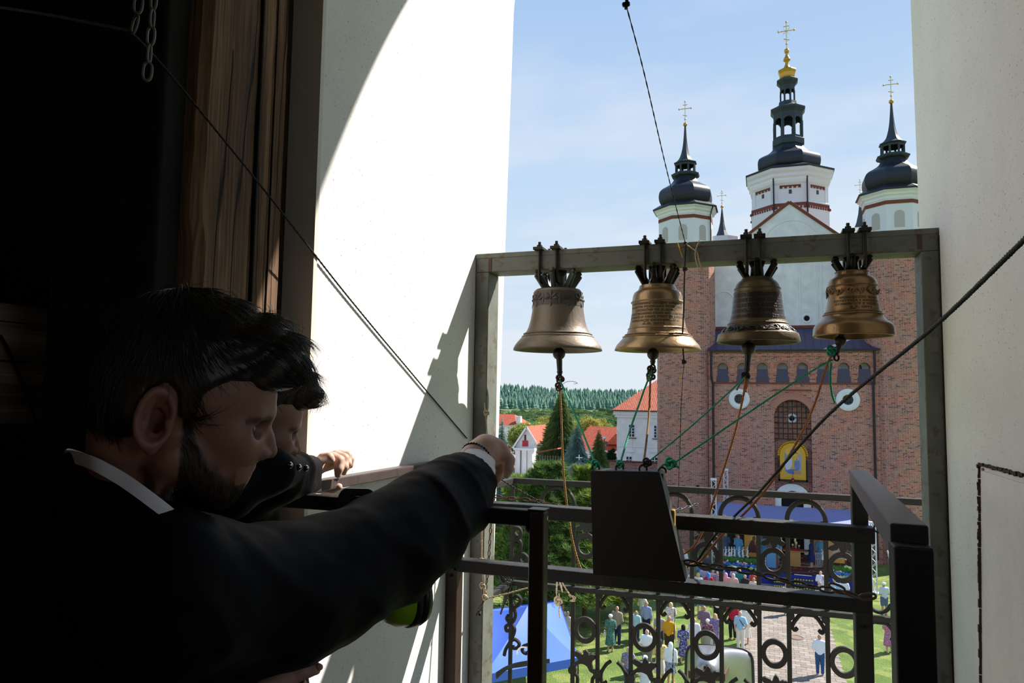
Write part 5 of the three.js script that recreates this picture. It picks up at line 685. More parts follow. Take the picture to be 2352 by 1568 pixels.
// ================= balcony railing, horn loudspeaker =================
{
  const z = -3.2, t = thing('balcony_railing', 'ornate black wrought iron balcony railing with rings, arches and scrolls outside the gate', 'railing', V(-.3, FLOOR, z)), m = Mt.iron, P = (x, y) => atZ(x, y, z), s = .00188;
  const rail = (x0, y0, x1, y1, h, n = 'rail') => obj(n, bar(P(x0, y0), P(x1, y1), .03, h, .003), m, t);
  rail(1176, 1103, 2200, 1157, .026); rail(1150, 1335, 2200, 1438, .022); const yb = P(1300, 1345).y - .62; obj('rail', bar(V(P(1176, 1103).x, yb, z), V(P(2200, 1157).x, yb, z), .03, .022, .003), m, t);
  // the return towards the wall
  const c = P(1176, 1103), w = V(-1.14, c.y, -2.62); obj('rail', bar(c, w, .03, .026, .003), m, t); obj('rail', bar(V(c.x, P(1176, 1338).y, z), V(w.x, P(1176, 1338).y, w.z), .03, .022, .003), m, t);
  const yTop = c.y, yLow = P(1400, 1350).y, bars = [[1176, 1250], [1242, 1250], [1316, 1420], [1373, 1420], [1449, 1420], [1512, 1420], [1590, 1420], [1657, 1420], [1744, 1420], [1812, 1420], [1900, 1420], [1975, 1420]].map(([x, y]) => P(x, y).x);
  bars.push(bars[11] + .14, bars[11] + .29);
  bars.forEach((x, i) => { const y1 = i ? yTop - .1 : yTop; obj('baluster', rbox(.018, y1 - yb, .012, .002, x, (y1 + yb) / 2, z), m, t); });
  for (let i = 2; i < bars.length; i++) for (const y of [yLow - .035]) obj('knob', new THREE.CylinderGeometry(.016, .016, .02, 16).rotateX(PI / 2).translate(bars[i] + (i % 2 ? .006 : -.006), y, z), m, t);
  const ringG = (x, y, R, r) => extrude(ringShape(R, r, 36), .014, .001, 28).scale(1, 1.12, 1).translate(x, y, z - .007);
  for (let i = 2; i + 1 < bars.length; i += 2) { const x = (bars[i] + bars[i + 1]) / 2, R = (bars[i + 1] - bars[i]) / 2 - .006; obj('ring', ringG(x, P(1480, 1463).y, R, R - .017), m, t); obj('ring', ringG(x, P(1627, 1277).y, R, R - .017), m, t); }
  // arches under the top rail, moustache scrolls under the lower one, between the pairs
  const strip = (pts, r = .0085) => tube(pts.map(([x, y]) => V(x, y, z)), r, 40, 6);
  for (let i = 1; i + 1 < bars.length; i += 2) { const a = bars[i], b = bars[i + 1], x = (a + b) / 2, hw = (b - a) / 2, y = yTop - .012, H = .1;
const arc = [[x + hw * .62, yTop - .112], [x + hw * .8, yTop - .104]]; for (let q = 0; q <= 14; q++) { const an = -.3 + (PI + .6) * q / 14; arc.push([x + Math.cos(an) * hw * 1.02, yTop - .098 + Math.max(0, Math.sin(an)) * .078 + Math.min(0, Math.sin(an)) * .02]); } arc.push([x - hw * .8, yTop - .104], [x - hw * .62, yTop - .112]); obj('arch_boss', rbox(.03, .014, .014, .003, x, yTop - .016, z), m, t); obj('arch', strip(arc, .0105), m, t);
    if (i > 1) { const yl = yLow - .012, sc = (sg) => strip([[x, yl - .012], [x + sg * hw * .35, yl - .014], [x + sg * hw * .62, yl - .035], [x + sg * hw * .82, yl - .062], [x + sg * hw * .7, yl - .078], [x + sg * hw * .56, yl - .068]], .0085); obj('scroll', sc(1), m, t); obj('scroll', sc(-1), m, t);
      const up = yLow + .012; obj('saddle', strip([[x - hw * .6, up + .035], [x - hw * .35, up + .012], [x, up + .003], [x + hw * .35, up + .012], [x + hw * .6, up + .035]], .008), m, t); for (const sg of [-1, 1]) obj('scroll', strip([[x + sg * hw * .2, yl - .3], [x + sg * hw * .5, yl - .32], [x + sg * hw * .78, yl - .36], [x + sg * hw * .7, yl - .4], [x + sg * hw * .45, yl - .39]]), m, t); } }
  const fl = [[345, 890], [385, 860], [410, 830], [370, 800], [360, 770], [385, 755], [420, 770], [435, 800], [452, 745], [465, 725], [480, 745], [492, 785], [520, 765], [545, 775], [550, 800], [522, 830], [515, 860], [525, 910], [560, 930], [570, 955], [520, 950], [500, 935], [480, 890], [455, 875], [430, 870], [395, 880], [375, 908], [345, 905]].map(([x, y]) => [(x - 457) / 4.523 * s, -(y - 840) / 4.523 * s]);
  for (let i = 2; i + 1 < bars.length; i += 2) { const x = (bars[i] + bars[i + 1]) / 2, f = (bars[i + 1] - bars[i]) / .092; obj('fleuron', extrude(shapeOf(fl.map(([a, b]) => [a * f, b])), .014, .0015).translate(x, P(1340, 1516).y, z - .007), m, t); obj('hanging_leaf', extrude(shapeOf(fl.map(([a, b]) => [a * f * .95, -b * .8])), .012, .0015).translate(x, P(1627, 1226).y, z - .006), m, t); for (const k of [i, i + 1]) { obj('knob', new THREE.CylinderGeometry(.019, .019, .018, 16).rotateX(PI / 2).translate(bars[k], P(1340, 1541).y, z), m, t); obj('scroll', strip([[bars[k] + (k % 2 ? .0 : 0), P(1340, 1547).y], [bars[k] + (k % 2 ? -.022 : .022), P(1340, 1556).y], [bars[k] + (k % 2 ? -.02 : .02), P(1340, 1590).y]]), m, t); } }
  // scrolls of the corner panel
  const px = (pts) => tube(pts.map(([x, y]) => P(x, y)), .0085, 50, 6);
  for (const q of [[[1188, 1232], [1181, 1222], [1184, 1212], [1194, 1214], [1197, 1228], [1188, 1236], [1180, 1244], [1183, 1252], [1188, 1246]], [[1186, 1236], [1196, 1245], [1195, 1262], [1186, 1280], [1178, 1290]], [[1186, 1284], [1200, 1272], [1210, 1278], [1208, 1290], [1198, 1292], [1194, 1284]], [[1170, 1366], [1178, 1388], [1184, 1410], [1180, 1425], [1172, 1430], [1164, 1420], [1168, 1412]], [[1182, 1395], [1192, 1388], [1196, 1376], [1188, 1368], [1180, 1374]], [[1172, 1432], [1162, 1438], [1164, 1448], [1172, 1446]], [[1174, 1432], [1182, 1445], [1176, 1465], [1162, 1490], [1158, 1505]], [[1170, 1474], [1182, 1468], [1192, 1476], [1190, 1486], [1180, 1488], [1178, 1482]], [[1212, 1480], [1202, 1484], [1200, 1494], [1208, 1500], [1214, 1496]]]) obj('scroll', px(q), m, t);
  obj('scroll', px([[1232, 1213], [1222, 1220], [1218, 1245], [1230, 1262]]), m, t);
}
{ const z = -3.17, t = thing('cable_bundle', 'bundle of black cables taped round the left corner of the balcony railing', 'cable', atZ(1165, 1340, z)); for (let k = 0; k < 7; k++) { obj('cable', tube([[1142 + k * 2, 1300], [1150 + k * 3, 1332], [1160 + k * 2.5, 1345], [1158 + k * 1.5, 1375], [1150, 1410 + k]].map(([x, y], i) => atZ(x, y - k * 1.5, z + .012 * Math.sin(k * 2 + i))), .004, 24, 5), Mt.black, t); obj('cable', tube([[1140, 1545 + k * 2], [1165, 1530 + k], [1200, 1520 + k * 1.5], [1262, 1514 + k]].map(([x, y], i) => atZ(x, y, z + .01 * Math.sin(k * 3 + i))), .004, 24, 5), Mt.black, t); } obj('cable', tube([[1188, 1502], [1190, 1492], [1198, 1486], [1210, 1486]].map(([x, y]) => atZ(x, y, z + .02)), .0035, 20, 5), Mt.white, t, 'white cable end'); }
{ const z = -3.17, t = thing('twine_knot', 'pale twine tied in loops to the lower balcony rail beside the barrier post', 'twine', atZ(1290, 1375, z)); for (const q of [[[1281, 1320], [1278, 1358], [1280, 1378], [1276, 1384]], [[1288, 1330], [1300, 1352], [1308, 1364], [1318, 1374], [1320, 1380], [1309, 1379]], [[1284, 1330], [1292, 1360]], [[1284, 1362], [1286, 1385], [1284, 1400], [1286, 1418]], [[1306, 1366], [1322, 1372], [1310, 1380]]]) obj('strand', rope(q.map(([x, y]) => atZ(x, y, z)), .0036, 24, 2), Mt.twine, t); obj('knot', [new THREE.TorusKnotGeometry(.012, .005, 50, 6, 2, 3).translate(...atZ(1282, 1380, z).toArray())], Mt.twine, t); }
{
  // horn seen from behind: driver and ribbed neck near, flare opening to the rounded rectangular mouth
  const zn = -3.38, zm = -3.72, t = thing('horn_loudspeaker', 'silver horn loudspeaker with black rimmed mouth bracketed outside the balcony railing', 'loudspeaker', atZ(1640, 1530, -3.5));
  const cc = atZ(1626, 1534, zn), q = [[1577, 1478], [1728, 1493], [1732, 1640], [1574, 1625]].map(([x, y]) => atZ(x, y, zm)), n = 48, R = 9, pos = [], idx = [];
  const mouth = (k) => { const a = k / n * 2 * PI, x = Math.cos(a), y = Math.sin(a), m = Math.pow(Math.abs(x) ** 7 + Math.abs(y) ** 7, 1 / 7); const u = (x / m + 1) / 2, v = (1 - y / m) / 2; return q[0].clone().lerp(q[1], u).lerp(q[3].clone().lerp(q[2], u), v); };
  for (let j = 0; j <= R; j++) for (let k = 0; k < n; k++) { const a = k / n * 2 * PI, f = Math.pow(j / R, 1.7), th = V(cc.x + Math.cos(a) * .055, cc.y + Math.sin(a) * .055, zn), p = th.lerp(mouth(k), f); p.z = zn + (zm - zn) * Math.pow(j / R, .8); pos.push(p.x, p.y, p.z); }
  for (let j = 0; j < R; j++) for (let k = 0; k < n; k++) { const a = j * n + k, b = j * n + (k + 1) % n; idx.push(a, b, a + n, b, b + n, a + n); }
  const g = new THREE.BufferGeometry(); g.setAttribute('position', new THREE.Float32BufferAttribute(pos, 3)); g.setIndex(idx); g.computeVertexNormals();
  const silver = std(0xa9acb2, .34, .9);
  obj('flare', [g], silver, t); obj('mouth_rim', new THREE.TubeGeometry(new THREE.CatmullRomCurve3(Array.from({ length: n }, (_, k) => mouth(k)), true), 120, .0075, 8, true), Mt.black, t);
  for (const [r, d] of [[.05, .0], [.042, .02], [.034, .035]]) obj('driver_ring', new THREE.TorusGeometry(r, .005, 8, 32).translate(cc.x, cc.y, zn + d), silver, t);
  obj('driver', [lathe([[.001, .07], [.03, .07], [.045, .05], [.05, .03], [.055, 0]], 32).rotateX(PI / 2).translate(cc.x, cc.y, zn)], std(0x9a9da3, .35, .7), t);
  const b0 = atZ(1581, 1548, -3.3), b1 = atZ(1664, 1556, -3.3), b2 = atZ(1673, 1537, -3.45); obj('bracket', [bar(b0, b1, .006, .032, .001), bar(b1, b2, .006, .032, .001)], Mt.rust, t); const w = atZ(1622, 1533, -3.29); obj('wing_nut', [rbox(.02, .014, .006, .002, w.x, w.y, w.z)], Mt.iron, t);
}
// ================= blue tent on the lawn =================
{
  const t0 = 2.05, A = atY(1328, 1511, t0), L = atY(1112, 1551, t0), ap = atY(1212, 1391, 3.05), back = (p) => V(2 * ap.x - p.x, t0, 2 * ap.z - p.z), C = back(A), D = back(L), t = thing('party_tent', 'blue pop up tent on the lawn below the left end of the balcony', 'tent', V(ap.x, 0, ap.z)), m = std(0x4a70dc, .6, 0), cs = [L, A, D, C].map((p, i, a) => p);
  const order = [L, A, D, C];
  for (let i = 0; i < 4; i++) { const a = order[i], b = order[(i + 1) % 4], pos = [], idx = [], N = 8; for (let j = 0; j <= N; j++) for (let k = 0; k <= N; k++) { const e = a.clone().lerp(b, k / N), p = ap.clone().lerp(e, j / N), f = j / N; p.y -= .16 * Math.sin(f * PI) * (1 - .5 * Math.abs(k / N * 2 - 1)); pos.push(p.x, p.y, p.z); } for (let j = 0; j < N; j++) for (let k = 0; k < N; k++) { const q = j * (N + 1) + k; idx.push(q, q + 1, q + N + 1, q + 1, q + N + 2, q + N + 1); } const g = new THREE.BufferGeometry(); g.setAttribute('position', new THREE.Float32BufferAttribute(pos, 3)); g.setIndex(idx); g.computeVertexNormals(); obj('roof_panel', [g], m, t); obj('valance', bar(a.clone().setY(t0 - .13), b.clone().setY(t0 - .13), .012, .3, 0), m, t); obj('leg', rod(V(a.x, 0, a.z), V(a.x, t0, a.z), .025, .025, 8), Mt.iron, t); }
}
// ================= stage with canopy before the church door =================
{
  const zf = -48, fy = .72, X = (px, z = zf) => atZ(px, 1300, z).x, x0 = X(1648), x1 = X(1998);
  const st = thing('stage', 'carpeted outdoor stage with blue skirt and striped steps before the church door', 'stage', V(1.5, 0, -51));
  obj('platform', span(x0, x1, .0, fy, -54.5, zf), std(0x20263a, .9), st); obj('skirt', span(x0 - .02, x1 + .02, 0, fy, zf, zf + .03), std(0x27348e, .9), st);
  const carpetTex = canvasTex(512, 512, (c, w, h) => { c.fillStyle = '#5a1722'; c.fillRect(0, 0, w, h); const r = rng(2); for (let i = 0; i < 260; i++) { c.strokeStyle = ['#8a6a4a', '#3a0f18', '#7a2a34', '#9a8a6a'][(r() * 4) | 0]; c.lineWidth = 2 + r() * 4; c.beginPath(); c.ellipse(r() * w, r() * h, 8 + r() * 26, 5 + r() * 16, r() * 3, 0, 7); c.stroke(); } c.fillStyle = '#b8a888'; c.beginPath(); c.ellipse(w / 2, h * .55, 120, 60, 0, 0, 7); c.fill(); c.fillStyle = '#8a4a4a'; c.beginPath(); c.ellipse(w / 2, h * .55, 80, 34, 0, 0, 7); c.fill(); });
  const cg = new THREE.PlaneGeometry(x1 - x0 - .2, 5.8).rotateX(-PI / 2).translate((x0 + x1) / 2, fy + .015, -51.2); obj('carpet', [cg], std(0xffffff, .95, 0, { map: carpetTex }), st);
  for (const [a, b] of [[1776, 1812], [1822, 1868]]) for (let k = 0; k < 3; k++) { const s = obj('step', span(X(a), X(b), 0, fy * (3 - k) / 4, zf + .3 * k + .02, zf + .3 * (k + 1)), std(0x26335f, .8), st); const g = []; for (let q = 0; q < 7; q++) { const u = X(a) + (X(b) - X(a)) * (q + .2) / 7; g.push(span(u, u + .09, fy * (3 - k) / 4 - .06, fy * (3 - k) / 4 + .004, zf + .3 * (k + 1) - .04, zf + .3 * (k + 1) + .004)); } obj('tread_marks', g, std(0xd8c23a, .7), s); }
  obj('stair_edge', span(X(1824), X(1864), fy, fy + .03, zf - .02, zf + .06), M2.whiteTrim, st);
  // canopy
  const cp = thing('stage_canopy', 'blue fabric canopy on white lattice trusses over the stage', 'canopy', V(1.5, 0, -51)), xa = X(1640), xb = X(2009), yc = 3.75;
  const pos = [], idx = [], N = 14; for (let j = 0; j <= N; j++) for (let i = 0; i <= N; i++) { const u = i / N, v = j / N; pos.push(xa - .1 + (xb - xa + .2) * u, yc + .25 * v - .12 * Math.sin(u * PI) * Math.sin(v * PI) + (v > .93 ? -.1 : 0), -48.2 - 6.6 * v); } for (let j = 0; j < N; j++) for (let i = 0; i < N; i++) { const a = j * (N + 1) + i; idx.push(a, a + 1, a + N + 1, a + 1, a + N + 2, a + N + 1); } const g = new THREE.BufferGeometry(); g.setAttribute('position', new THREE.Float32BufferAttribute(pos, 3)); g.setIndex(idx); g.computeVertexNormals();
  obj('roof', [g], std(0x8289b8, .7), cp); obj('front_valance', span(xa - .1, xb + .1, yc - .32, yc + .02, -48.2, -48.17), std(0x8289b8, .7), cp);
  const trussLeg = (x, z, h, w = .27) => { const gs = []; for (const dx of [-1, 1]) for (const dz of [-1, 1]) gs.push(rod(V(x + dx * w / 2, 0, z + dz * w / 2), V(x + dx * w / 2, h, z + dz * w / 2), .026, .026, 6)); const n = Math.round(h / w / 1.1); for (let k = 0; k < n; k++) for (const [ax, az, bx, bz] of [[-1, -1, 1, -1], [-1, 1, 1, 1], [-1, -1, -1, 1], [1, -1, 1, 1]]) { const p = k % 2 ? [ax, az, bx, bz] : [bx, bz, ax, az]; gs.push(rod(V(x + p[0] * w / 2, h * k / n, z + p[1] * w / 2), V(x + p[2] * w / 2, h * (k + 1) / n, z + p[3] * w / 2), .016, .016, 4)); } gs.push(box(w * 1.4, .12, w * 1.4, x, h, z), box(w * 1.8, .04, w * 1.8, x, .02, z)); return gs; };
  const tm = std(0xd9dbe4, .5, .3), h1 = atZ(1640, 1100, -48.3).y, h2 = atZ(1667, 1078, -54.6).y;
  obj('truss_leg', trussLeg(xa, -48.3, h1), tm, cp); obj('truss_leg', trussLeg(xb, -48.3, 4.1), tm, cp); obj('truss_leg', trussLeg(atZ(1667, 1120, -54.6).x, -54.6, h2), tm, cp); obj('truss_leg', trussLeg(atZ(1985, 1120, -54.6).x, -54.6, 4.2), tm, cp);
  obj('cross_brace', [rod(V(xb - .4, 2.9, -48.2), V(xb - .1, 0, -47.4), .03), rod(V(xb + .7, 2.6, -48), V(xb + 1.1, 0, -46.8), .04)], tm, cp);
  // what stands on the stage
  const place = (px, py) => atY(px, py, fy);
  const iconStand = (px, py, w, h, label, draw) => { const p = place(px, py), t = thing('icon_stand', label, 'icon', V(p.x, fy, p.z)); obj('panel', rbox(w, h, .05, .01, p.x, fy + h / 2 + .25, p.z), std(0xb98a3c, .5), t); const f = new THREE.PlaneGeometry(w * .95, h * .96).translate(p.x, fy + h / 2 + .25, p.z + .028); obj('picture', [f], std(0xffffff, .5, 0, { map: canvasTex(256, 384, draw) }), t); for (const s of [-1, 1]) obj('leg', bar(V(p.x + s * w * .4, fy, p.z + .1), V(p.x + s * w * .4, fy + .3, p.z), .04), Mt.rust, t); };
  const fig = (bg, robe) => (c, w, h) => { c.fillStyle = bg; c.fillRect(0, 0, w, h); c.fillStyle = '#e8c060'; c.beginPath(); c.ellipse(w * .6, h * .36, w * .2, w * .2, 0, 0, 7); c.fill(); c.fillStyle = robe; c.beginPath(); c.moveTo(w * .2, h * .86); c.quadraticCurveTo(w * .28, h * .5, w * .5, h * .42); c.quadraticCurveTo(w * .85, h * .5, w * .95, h * .86); c.fill(); c.fillStyle = '#6a4636'; c.beginPath(); c.ellipse(w * .62, h * .37, w * .11, w * .14, .2, 0, 7); c.fill(); c.fillStyle = '#b07a4a'; c.beginPath(); c.ellipse(w * .75, h * .52, w * .1, w * .11, 0, 0, 7); c.fill(); c.fillStyle = '#d8a84a'; c.fillRect(0, h * .88, w, h * .12); };
  iconStand(1728, 1288, 1.0, 1.95, 'large golden icon of a dark robed figure standing left on the stage', fig('#d8a24e', '#5a2a30'));
  iconStand(1922, 1302, .95, 1.8, 'pale icon of two figures standing right on the stage', fig('#caa070', '#c8b8b0'));
  { const a = place(1806, 1298), b = place(1835, 1290), x = (a.x + b.x) / 2, z = a.z, t = thing('altar_table', 'wooden altar table with a red cloth and lamps in the middle of the stage', 'table', V(x, fy, z)); obj('tabletop', rbox(1.5, .06, .8, .01, x + .15, fy + 1.0, z), std(0xa9844a, .6), t); obj('cabinet', rbox(.9, .95, .6, .02, x, fy + .5, z), std(0xb5894c, .6), t); obj('cloth', rbox(.95, .1, .7, .03, x - .05, fy + 1.08, z), std(0x8f1720, .8), t); for (const [dx, h] of [[.2, .35], [.42, .5], [.58, .3], [.35, .7]]) obj('lamp', lathe([[.001, 0], [.06, 0], [.02, .05], [.02, h * .6], [.07, h * .7], [.06, h], [.001, h * 1.05]], 12, x + dx - .2, fy + 1.03, z - .1), std(0xd8c9a0, .3, .5), t); }
  { const p = place(1772, 1303), t = thing('lectern', 'brown lectern draped with a blue cloth on the stage', 'lectern', V(p.x, fy, p.z)); obj('stand', rbox(.8, 1.0, .5, .02, p.x, fy + .5, p.z), std(0x6a4a34, .7), t); obj('cloth', rbox(.55, .95, .03, .01, p.x, fy + .52, p.z + .27), std(0x5f97c8, .8), t); }
  // flower borders: leaves, blue, white and pink heads, cabbages
  const r = rng(15), border = (pxA, pxB, zz, label) => { const a = X(pxA, zz), b = X(pxB, zz), t = thing('flower_border', label, 'flowers', V((a + b) / 2, fy, zz)); const add = (n, col, y, rad, k) => { const gs = []; for (let i = 0; i < k; i++) { gs.push(new THREE.IcosahedronGeometry(rad * (.7 + r() * .5), 1).translate(a + (b - a) * r(), y + (r() - .5) * .12, zz + (r() - .5) * .3 + (.9 - y) * .35)); } obj(n, gs, std(col, .9), t).userData.kind = 'stuff'; }; add('leaves', 0x3f6a2a, fy + .5, .14, 90); add('white_blooms', 0xf0eef2, fy + .42, .085, 36); add('blue_blooms', 0x3a7ad8, fy + .24, .09, 44); add('pink_blooms', 0xe48ab8, fy + .33, .07, 16); add('cabbages', 0xb9d48a, fy + .06, .12, 18); };
  border(1664, 1740, -48.3, 'band of blue, white and pink flowers along the left stage front'); border(1912, 1962, -48.3, 'band of blue, white and pink flowers along the right stage front');
  const glad = (pxs, py, label) => { const a = place(pxs[0], py), t = thing('gladiolus_row', label, 'flowers', V(a.x, fy, a.z)), st2 = [], w = []; pxs.forEach((px) => { const p = place(px, py); st2.push(rod(V(p.x, fy, p.z), V(p.x, fy + 1.15, p.z), .02, .012, 5)); for (let k = 0; k < 9; k++) w.push(new THREE.IcosahedronGeometry(.075 - k * .005, 1).translate(p.x + (r() - .5) * .06, fy + .5 + k * .075, p.z + (r() - .5) * .06)); }); obj('stems', st2, std(0x5f8a3a, .9), t).userData.kind = 'stuff'; obj('blooms', w, std(0xf6f4f6, .9), t).userData.kind = 'stuff'; };
  glad([1667, 1675, 1681, 1687, 1698, 1707, 1717], 1296, 'row of white gladioli standing before the left clergy'); glad([1889, 1893, 1931, 1937, 1943], 1302, 'white gladioli beside the right icon');
  const fence = (pa, pb, py, label) => { const a = place(pa, py), b = place(pb, py), t = thing('low_fence', label, 'fence', V(a.x, fy, a.z)); for (let i = 0; i <= 4; i++) { const p = a.clone().lerp(b, i / 4); obj('fence_post', rod(p, V(p.x, fy + .85, p.z), .025, .025, 6), tm, t); } for (const h of [.45, .82]) obj('fence_rail', rod(V(a.x, fy + h, a.z), V(b.x, fy + h, b.z), .02, .02, 6), tm, t); };
  fence(1662, 1716, 1291, 'low white rail fence behind the gladioli'); fence(1874, 1888, 1300, 'short white rail fence by the priest in dark blue'); fence(1756, 1768, 1304, 'short white rail fence by the lectern');
}
// ================= people in the courtyard =================
{
  // parts of a standing figure 1.72 m tall, facing the church; y up, feet at 0
  const LEG = [-1, 1].flatMap((s) => [[s * .09, .92, 0, .09, s * .1, .5, -.01, .062], [s * .1, .5, -.01, .06, s * .1, .1, .02, .042], [s * .1, .045, .03, .042, s * .115, .04, -.13, .034]]);
  const ARM = { hang: [-1, 1].flatMap((s) => [[s * .185, 1.4, .01, .056, s * .235, 1.13, .03, .044], [s * .235, 1.13, .03, .042, s * .24, .9, -.04, .03], [s * .24, .88, -.045, .032, s * .232, .78, -.07, .026]]), fold: [-1, 1].flatMap((s) => [[s * .185, 1.4, .01, .056, s * .25, 1.13, .04, .044], [s * .25, 1.13, .04, .042, s * .08, 1.03, -.19, .03], [s * .08, 1.03, -.19, .032, s * .01, 1.03, -.21, .026]]), hip: [[-.185, 1.4, .01, .056, -.235, 1.13, .03, .044], [-.235, 1.13, .03, .042, -.24, .9, -.04, .03], [-.24, .88, -.045, .032, -.232, .78, -.07, .026], [.185, 1.4, .01, .056, .3, 1.16, .1, .044], [.3, 1.16, .1, .042, .19, .99, .1, .03], [.19, .99, .1, .032, .14, .98, .12, .026]] };
  const torso = (x, y, z, o) => smin(smin(ellD(x, y, z, [0, 1.27, 0, .172 + o, .22 + o, .112 + o]), ellD(x, y, z, [0, .97, .01, .16 + o, .14 + o, .115 + o]), .12), capD(x, y, z, [-.15, 1.415, .01, .062 + o, .15, 1.415, .01, .062 + o]), .08);
  const caps = (x, y, z, L, o, k = .03) => { let d = 9; for (const c of L) d = smin(d, capD(x, y, z, [c[0], c[1], c[2], c[3] + o, c[4], c[5], c[6], c[7] + o]), k); return d; };
  const body = (arm) => (x, y, z) => { let d = smin(torso(x, y, z, 0), caps(x, y, z, LEG, 0), .04); d = smin(d, caps(x, y, z, ARM[arm], 0), .03); d = smin(d, capD(x, y, z, [0, 1.44, 0, .058, 0, 1.57, -.015, .052]), .04); d = smin(d, ellD(x, y, z, [0, 1.62, -.012, .078, .112, .096]), .03); d = smin(d, ellD(x, y, z, [0, 1.595, -.105, .013, .02, .02]), .015); for (const s of [-1, 1]) d = smin(d, ellD(x, y, z, [s * .08, 1.61, 0, .012, .032, .02]), .008); return d; };
  const C = .0215, lo = [-.4, -.03, -.34], hi = [.4, 1.78, .3], G = {};
  for (const a of ['hang', 'fold', 'hip']) {
    G['body_' + a] = nets(body(a), lo, hi, C);
    for (const len of ['short', 'long']) { const A = ARM[a].filter((_, i) => (len === 'short' ? i % 3 === 0 : i % 3 < 2)).map((c) => (len === 'short' ? [c[0], c[1], c[2], c[3], c[0] + (c[4] - c[0]) * .8, c[1] + (c[5] - c[1]) * .8, c[2] + (c[6] - c[2]) * .8, c[7] + .008] : c)); const f = (x, y, z) => smax(smin(torso(x, y, z, .022), caps(x, y, z, A, .02), .05), .9 - y, .02); G['shirt_' + len + '_' + a] = nets(f, [-.4, .8, -.34], [.4, 1.56, .3], C); }
  }
  G.trousers = nets((x, y, z) => smax(smax(smin(caps(x, y, z, LEG.filter((_, i) => i % 3 < 2), .022), ellD(x, y, z, [0, .97, .01, .172, .14, .128]), .05), y - 1.0, .02), .09 - y, .02), [-.3, .04, -.25], [.3, 1.06, .25], C);
  G.shorts = nets((x, y, z) => smax(smax(smin(caps(x, y, z, LEG.filter((_, i) => i % 3 < 1), .035), ellD(x, y, z, [0, .97, .01, .172, .14, .128]), .05), y - 1.0, .02), .5 - y, .02), [-.3, .4, -.25], [.3, 1.06, .25], C);
  const skirt = (hem, flare) => nets((x, y, z) => { const t = Math.max(0, Math.min(1, (1.05 - y) / (1.05 - hem))), a = Math.atan2(z, x), r = .155 + flare * Math.pow(t, .8) + .012 * t * Math.sin(a * 9), rr = Math.hypot(x, z * 1.25); return smax(smax(rr - r, hem - y, .01), y - 1.08, .02); }, [-.36, hem - .05, -.32], [.36, 1.12, .32], C);
  G.skirt_long = skirt(.32, .1); G.skirt_mid = skirt(.5, .1); G.skirt_wide = skirt(.38, .16);
  const headY = 1.62;
  G.hair_short = nets((x, y, z) => smax(ellD(x, y, z, [0, 1.638, .004, .088, .108, .107]), smin(1.575 + .0 - y, smax(-z - .055, y - 1.665, .02) * -1 < 0 ? 9 : 9, .02) > 8 ? smax(1.56 - y, -(smax(z + .05, y - 1.672, .02)), .02) : 0, .02), [-.14, 1.48, -.16], [.14, 1.78, .16], .014);
  G.hair_bob = nets((x, y, z) => smax(smin(ellD(x, y, z, [0, 1.64, .008, .1, .115, .115]), ellD(x, y, z, [0, 1.56, .04, .095, .09, .08]), .05), -(smax(z + .045, y - 1.68, .02)), .02), [-.16, 1.44, -.16], [.16, 1.8, .18], .014);
  G.kerchief = nets((x, y, z) => smax(smin(smin(ellD(x, y, z, [0, 1.64, .006, .102, .118, .118]), ellD(x, y, z, [0, 1.53, .03, .1, .09, .09]), .06), ellD(x, y, z, [0, 1.44, .1, .07, .1, .04]), .05), -(smax(z + .06, y - 1.7, .02)), .02), [-.18, 1.3, -.18], [.18, 1.82, .2], .016);
  G.hat = nets((x, y, z) => smin(ellD(x, y, z, [0, 1.675, .0, .105, .085, .115]), ellD(x, y, z, [0, 1.66, -.04, .1, .02, .12]), .02), [-.16, 1.55, -.2], [.16, 1.8, .16], .014);
  G.handbag = rbox(.09, .24, .26, .03, -.275, .84, .02); G.strap = tube([V(-.1, 1.48, .05), V(.05, 1.3, .155), V(.19, 1.1, .12)], .016, 12, 5);
  for (const k of Object.keys(G)) G[k] = planar(G[k]);
  const cloth = {}; const floral = (bg, cols, seed, n = 420) => canvasTex(256, 256, (c, w, h) => { c.fillStyle = bg; c.fillRect(0, 0, w, h); const r = rng(seed); for (let i = 0; i < n; i++) { c.fillStyle = cols[(r() * cols.length) | 0]; c.beginPath(); c.ellipse(r() * w, r() * h, 3 + r() * 8, 2 + r() * 6, r() * 3, 0, 7); c.fill(); } });
  const pat = { green: floral('#3f6a62', ['#5f8a80', '#2f554e', '#7aa095'], 1), floralWhite: floral('#e6ded6', ['#d85a7a', '#e8b0b8', '#5a6aa8', '#f4f0ea'], 2, 200), navy: floral('#3a3a78', ['#c8c4d8', '#5a5aa8', '#2a2a5a', '#a8a0b8'], 3), dark: floral('#3a3040', ['#d890a8', '#2a2430', '#a86a80', '#58506a'], 4), purple: floral('#7a6aa0', ['#9a88b8', '#5f5488', '#a89ac8'], 5), pinkDress: floral('#b86a98', ['#d8a0c0', '#8a5a90', '#d87a6a', '#8a88b8'], 6), shawl: floral('#cfc07a', ['#a89a5a', '#9a5a4a', '#d8cc90'], 7, 160), blueShorts: floral('#4a78c0', ['#e0e4ea', '#2a58a0', '#88a8d8', '#c8b890'], 8, 160), grey: floral('#7f8298', ['#9a9db0', '#6a6d82', '#b8bac8'], 9), plaid: canvasTex(256, 256, (c, w, h) => { c.fillStyle = '#c8b8c8'; c.fillRect(0, 0, w, h); for (let i = 0; i < 8; i++) { c.fillStyle = 'rgba(70,40,70,.75)'; c.fillRect(i * 32, 0, 17, h); c.fillRect(0, i * 32, w, 15); } }), mixed: floral('#8a7a98', ['#c8a0b0', '#4a4a5a', '#a8b0c8'], 11) };
